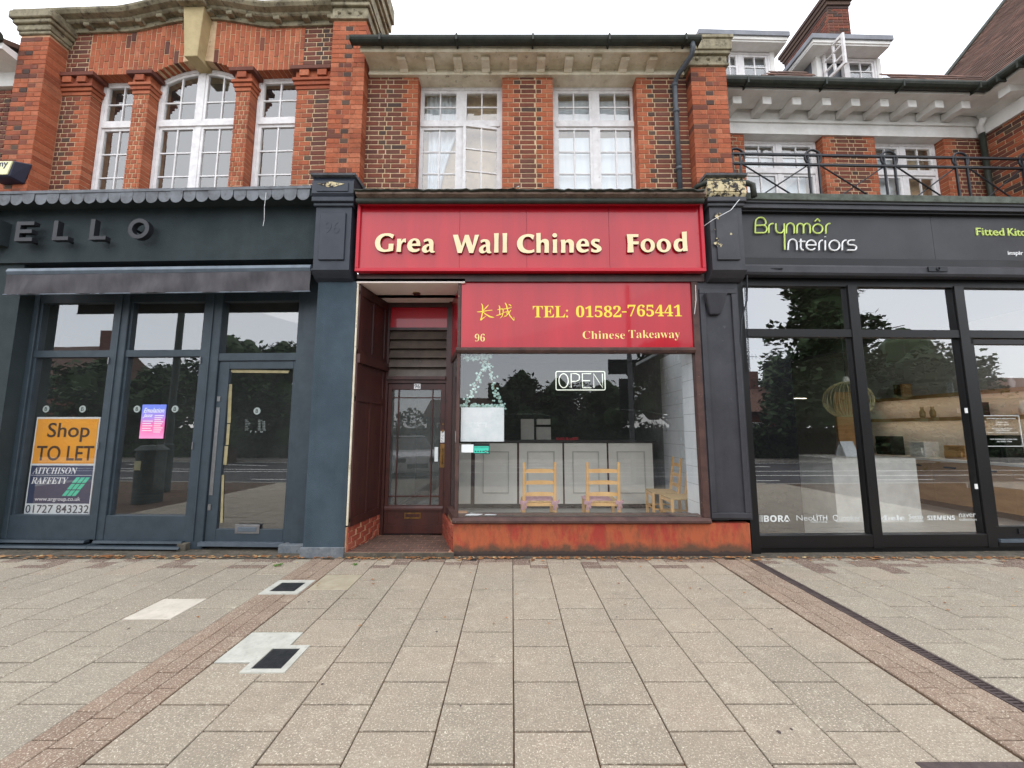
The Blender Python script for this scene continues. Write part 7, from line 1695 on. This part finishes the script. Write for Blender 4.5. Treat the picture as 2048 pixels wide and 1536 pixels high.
p = T(FL, .28, 312, 9.0); t = thing('street_cabinet', 'squat dark green pillar with a small yellow label mirrored in the second left window', 'cabinet', FW, (p.x, p.y, 0))
MB().cyl((p.x, p.y, 0), .27, 1.15, n=20).build('body', 'cabinet', t); MB().cyl((p.x, p.y, 1.15), .31, .1, n=20, r2=.2).build('cap', 'cabinet', t); bx('label', 'boxyellow', t, FW, p.x - .1, p.x + .04, p.y + .262, p.y + .28, .72, .92)
# white car in the road
def car(x, y):
    t = thing('car', 'white hatchback on the road mirrored in the glass of door 96', 'car', FW, (x, y, -.1)); z = -.1
    S_ = [(-2.1, .35, .62, .70), (-2.05, .25, .80, .78), (-1.5, .2, .92, .84), (-.95, .2, .98, .86), (.9, .2, .98, .86), (1.7, .2, .95, .85), (2.05, .25, .85, .8), (2.1, .35, .6, .72)]
    m = MB()
    for (xx, zl_, zh, w) in S_: m.v += [(x + xx, y - w, z + zl_), (x + xx, y - w - .03, z + (zl_ + zh) / 2), (x + xx, y - w + .06, z + zh), (x + xx, y + w - .06, z + zh), (x + xx, y + w + .03, z + (zl_ + zh) / 2), (x + xx, y + w, z + zl_)]
    for i in range(len(S_) - 1):
        for k in range(6): m.face([i * 6 + k, i * 6 + (k + 1) % 6, i * 6 + 6 + (k + 1) % 6, i * 6 + 6 + k])
    m.face(list(range(6))); m.face([(len(S_) - 1) * 6 + k for k in range(6)]); b = m.build('body', 'carpaint', t, bevel=.02)
    m = MB(); m.hexa([(x - 1.1, y - .78, z + .95), (x + 1.9, y - .78, z + .95), (x + 1.9, y + .78, z + .95), (x - 1.1, y + .78, z + .95)], [(x - .4, y - .6, z + 1.42), (x + 1.3, y - .6, z + 1.42), (x + 1.3, y + .6, z + 1.42), (x - .4, y + .6, z + 1.42)]); m.build('cabin_glass', 'carglass', t, bevel=.03)
    bx('roof', 'carpaint', t, FW, x - .42, x + 1.32, y - .61, y + .61, z + 1.42, z + 1.47, bevel=.02)
    for xx in (-1.3, 1.35):
        for s in (-1, 1): w = MB().cyl((x + xx, y + s * .80 - .09, z + .32), .32, .18, 'v', 20).build('wheel', 'rubber', t); MB().cyl((x + xx, y + s * .89 - .01, z + .32), .2, .02, 'v', 16).build('rim', 'steel', w)
    for s in (-1, 1): bx('headlight', 'carglass', t, FW, x - 2.13, x - 1.95, y + s * .55 - .15, y + s * .55 + .15, z + .6, z + .74, bevel=.02)
    bx('grille', 'rubber', t, FW, x - 2.14, x - 2.05, y - .35, y + .35, z + .4, z + .55); return t
p = refl(FM, PD, 815, 15.5); c = car(0, 0); c.matrix_world = Matrix.Translation((p.x, p.y, -.1)) @ Matrix.Rotation(R(-115), 4, 'Z')
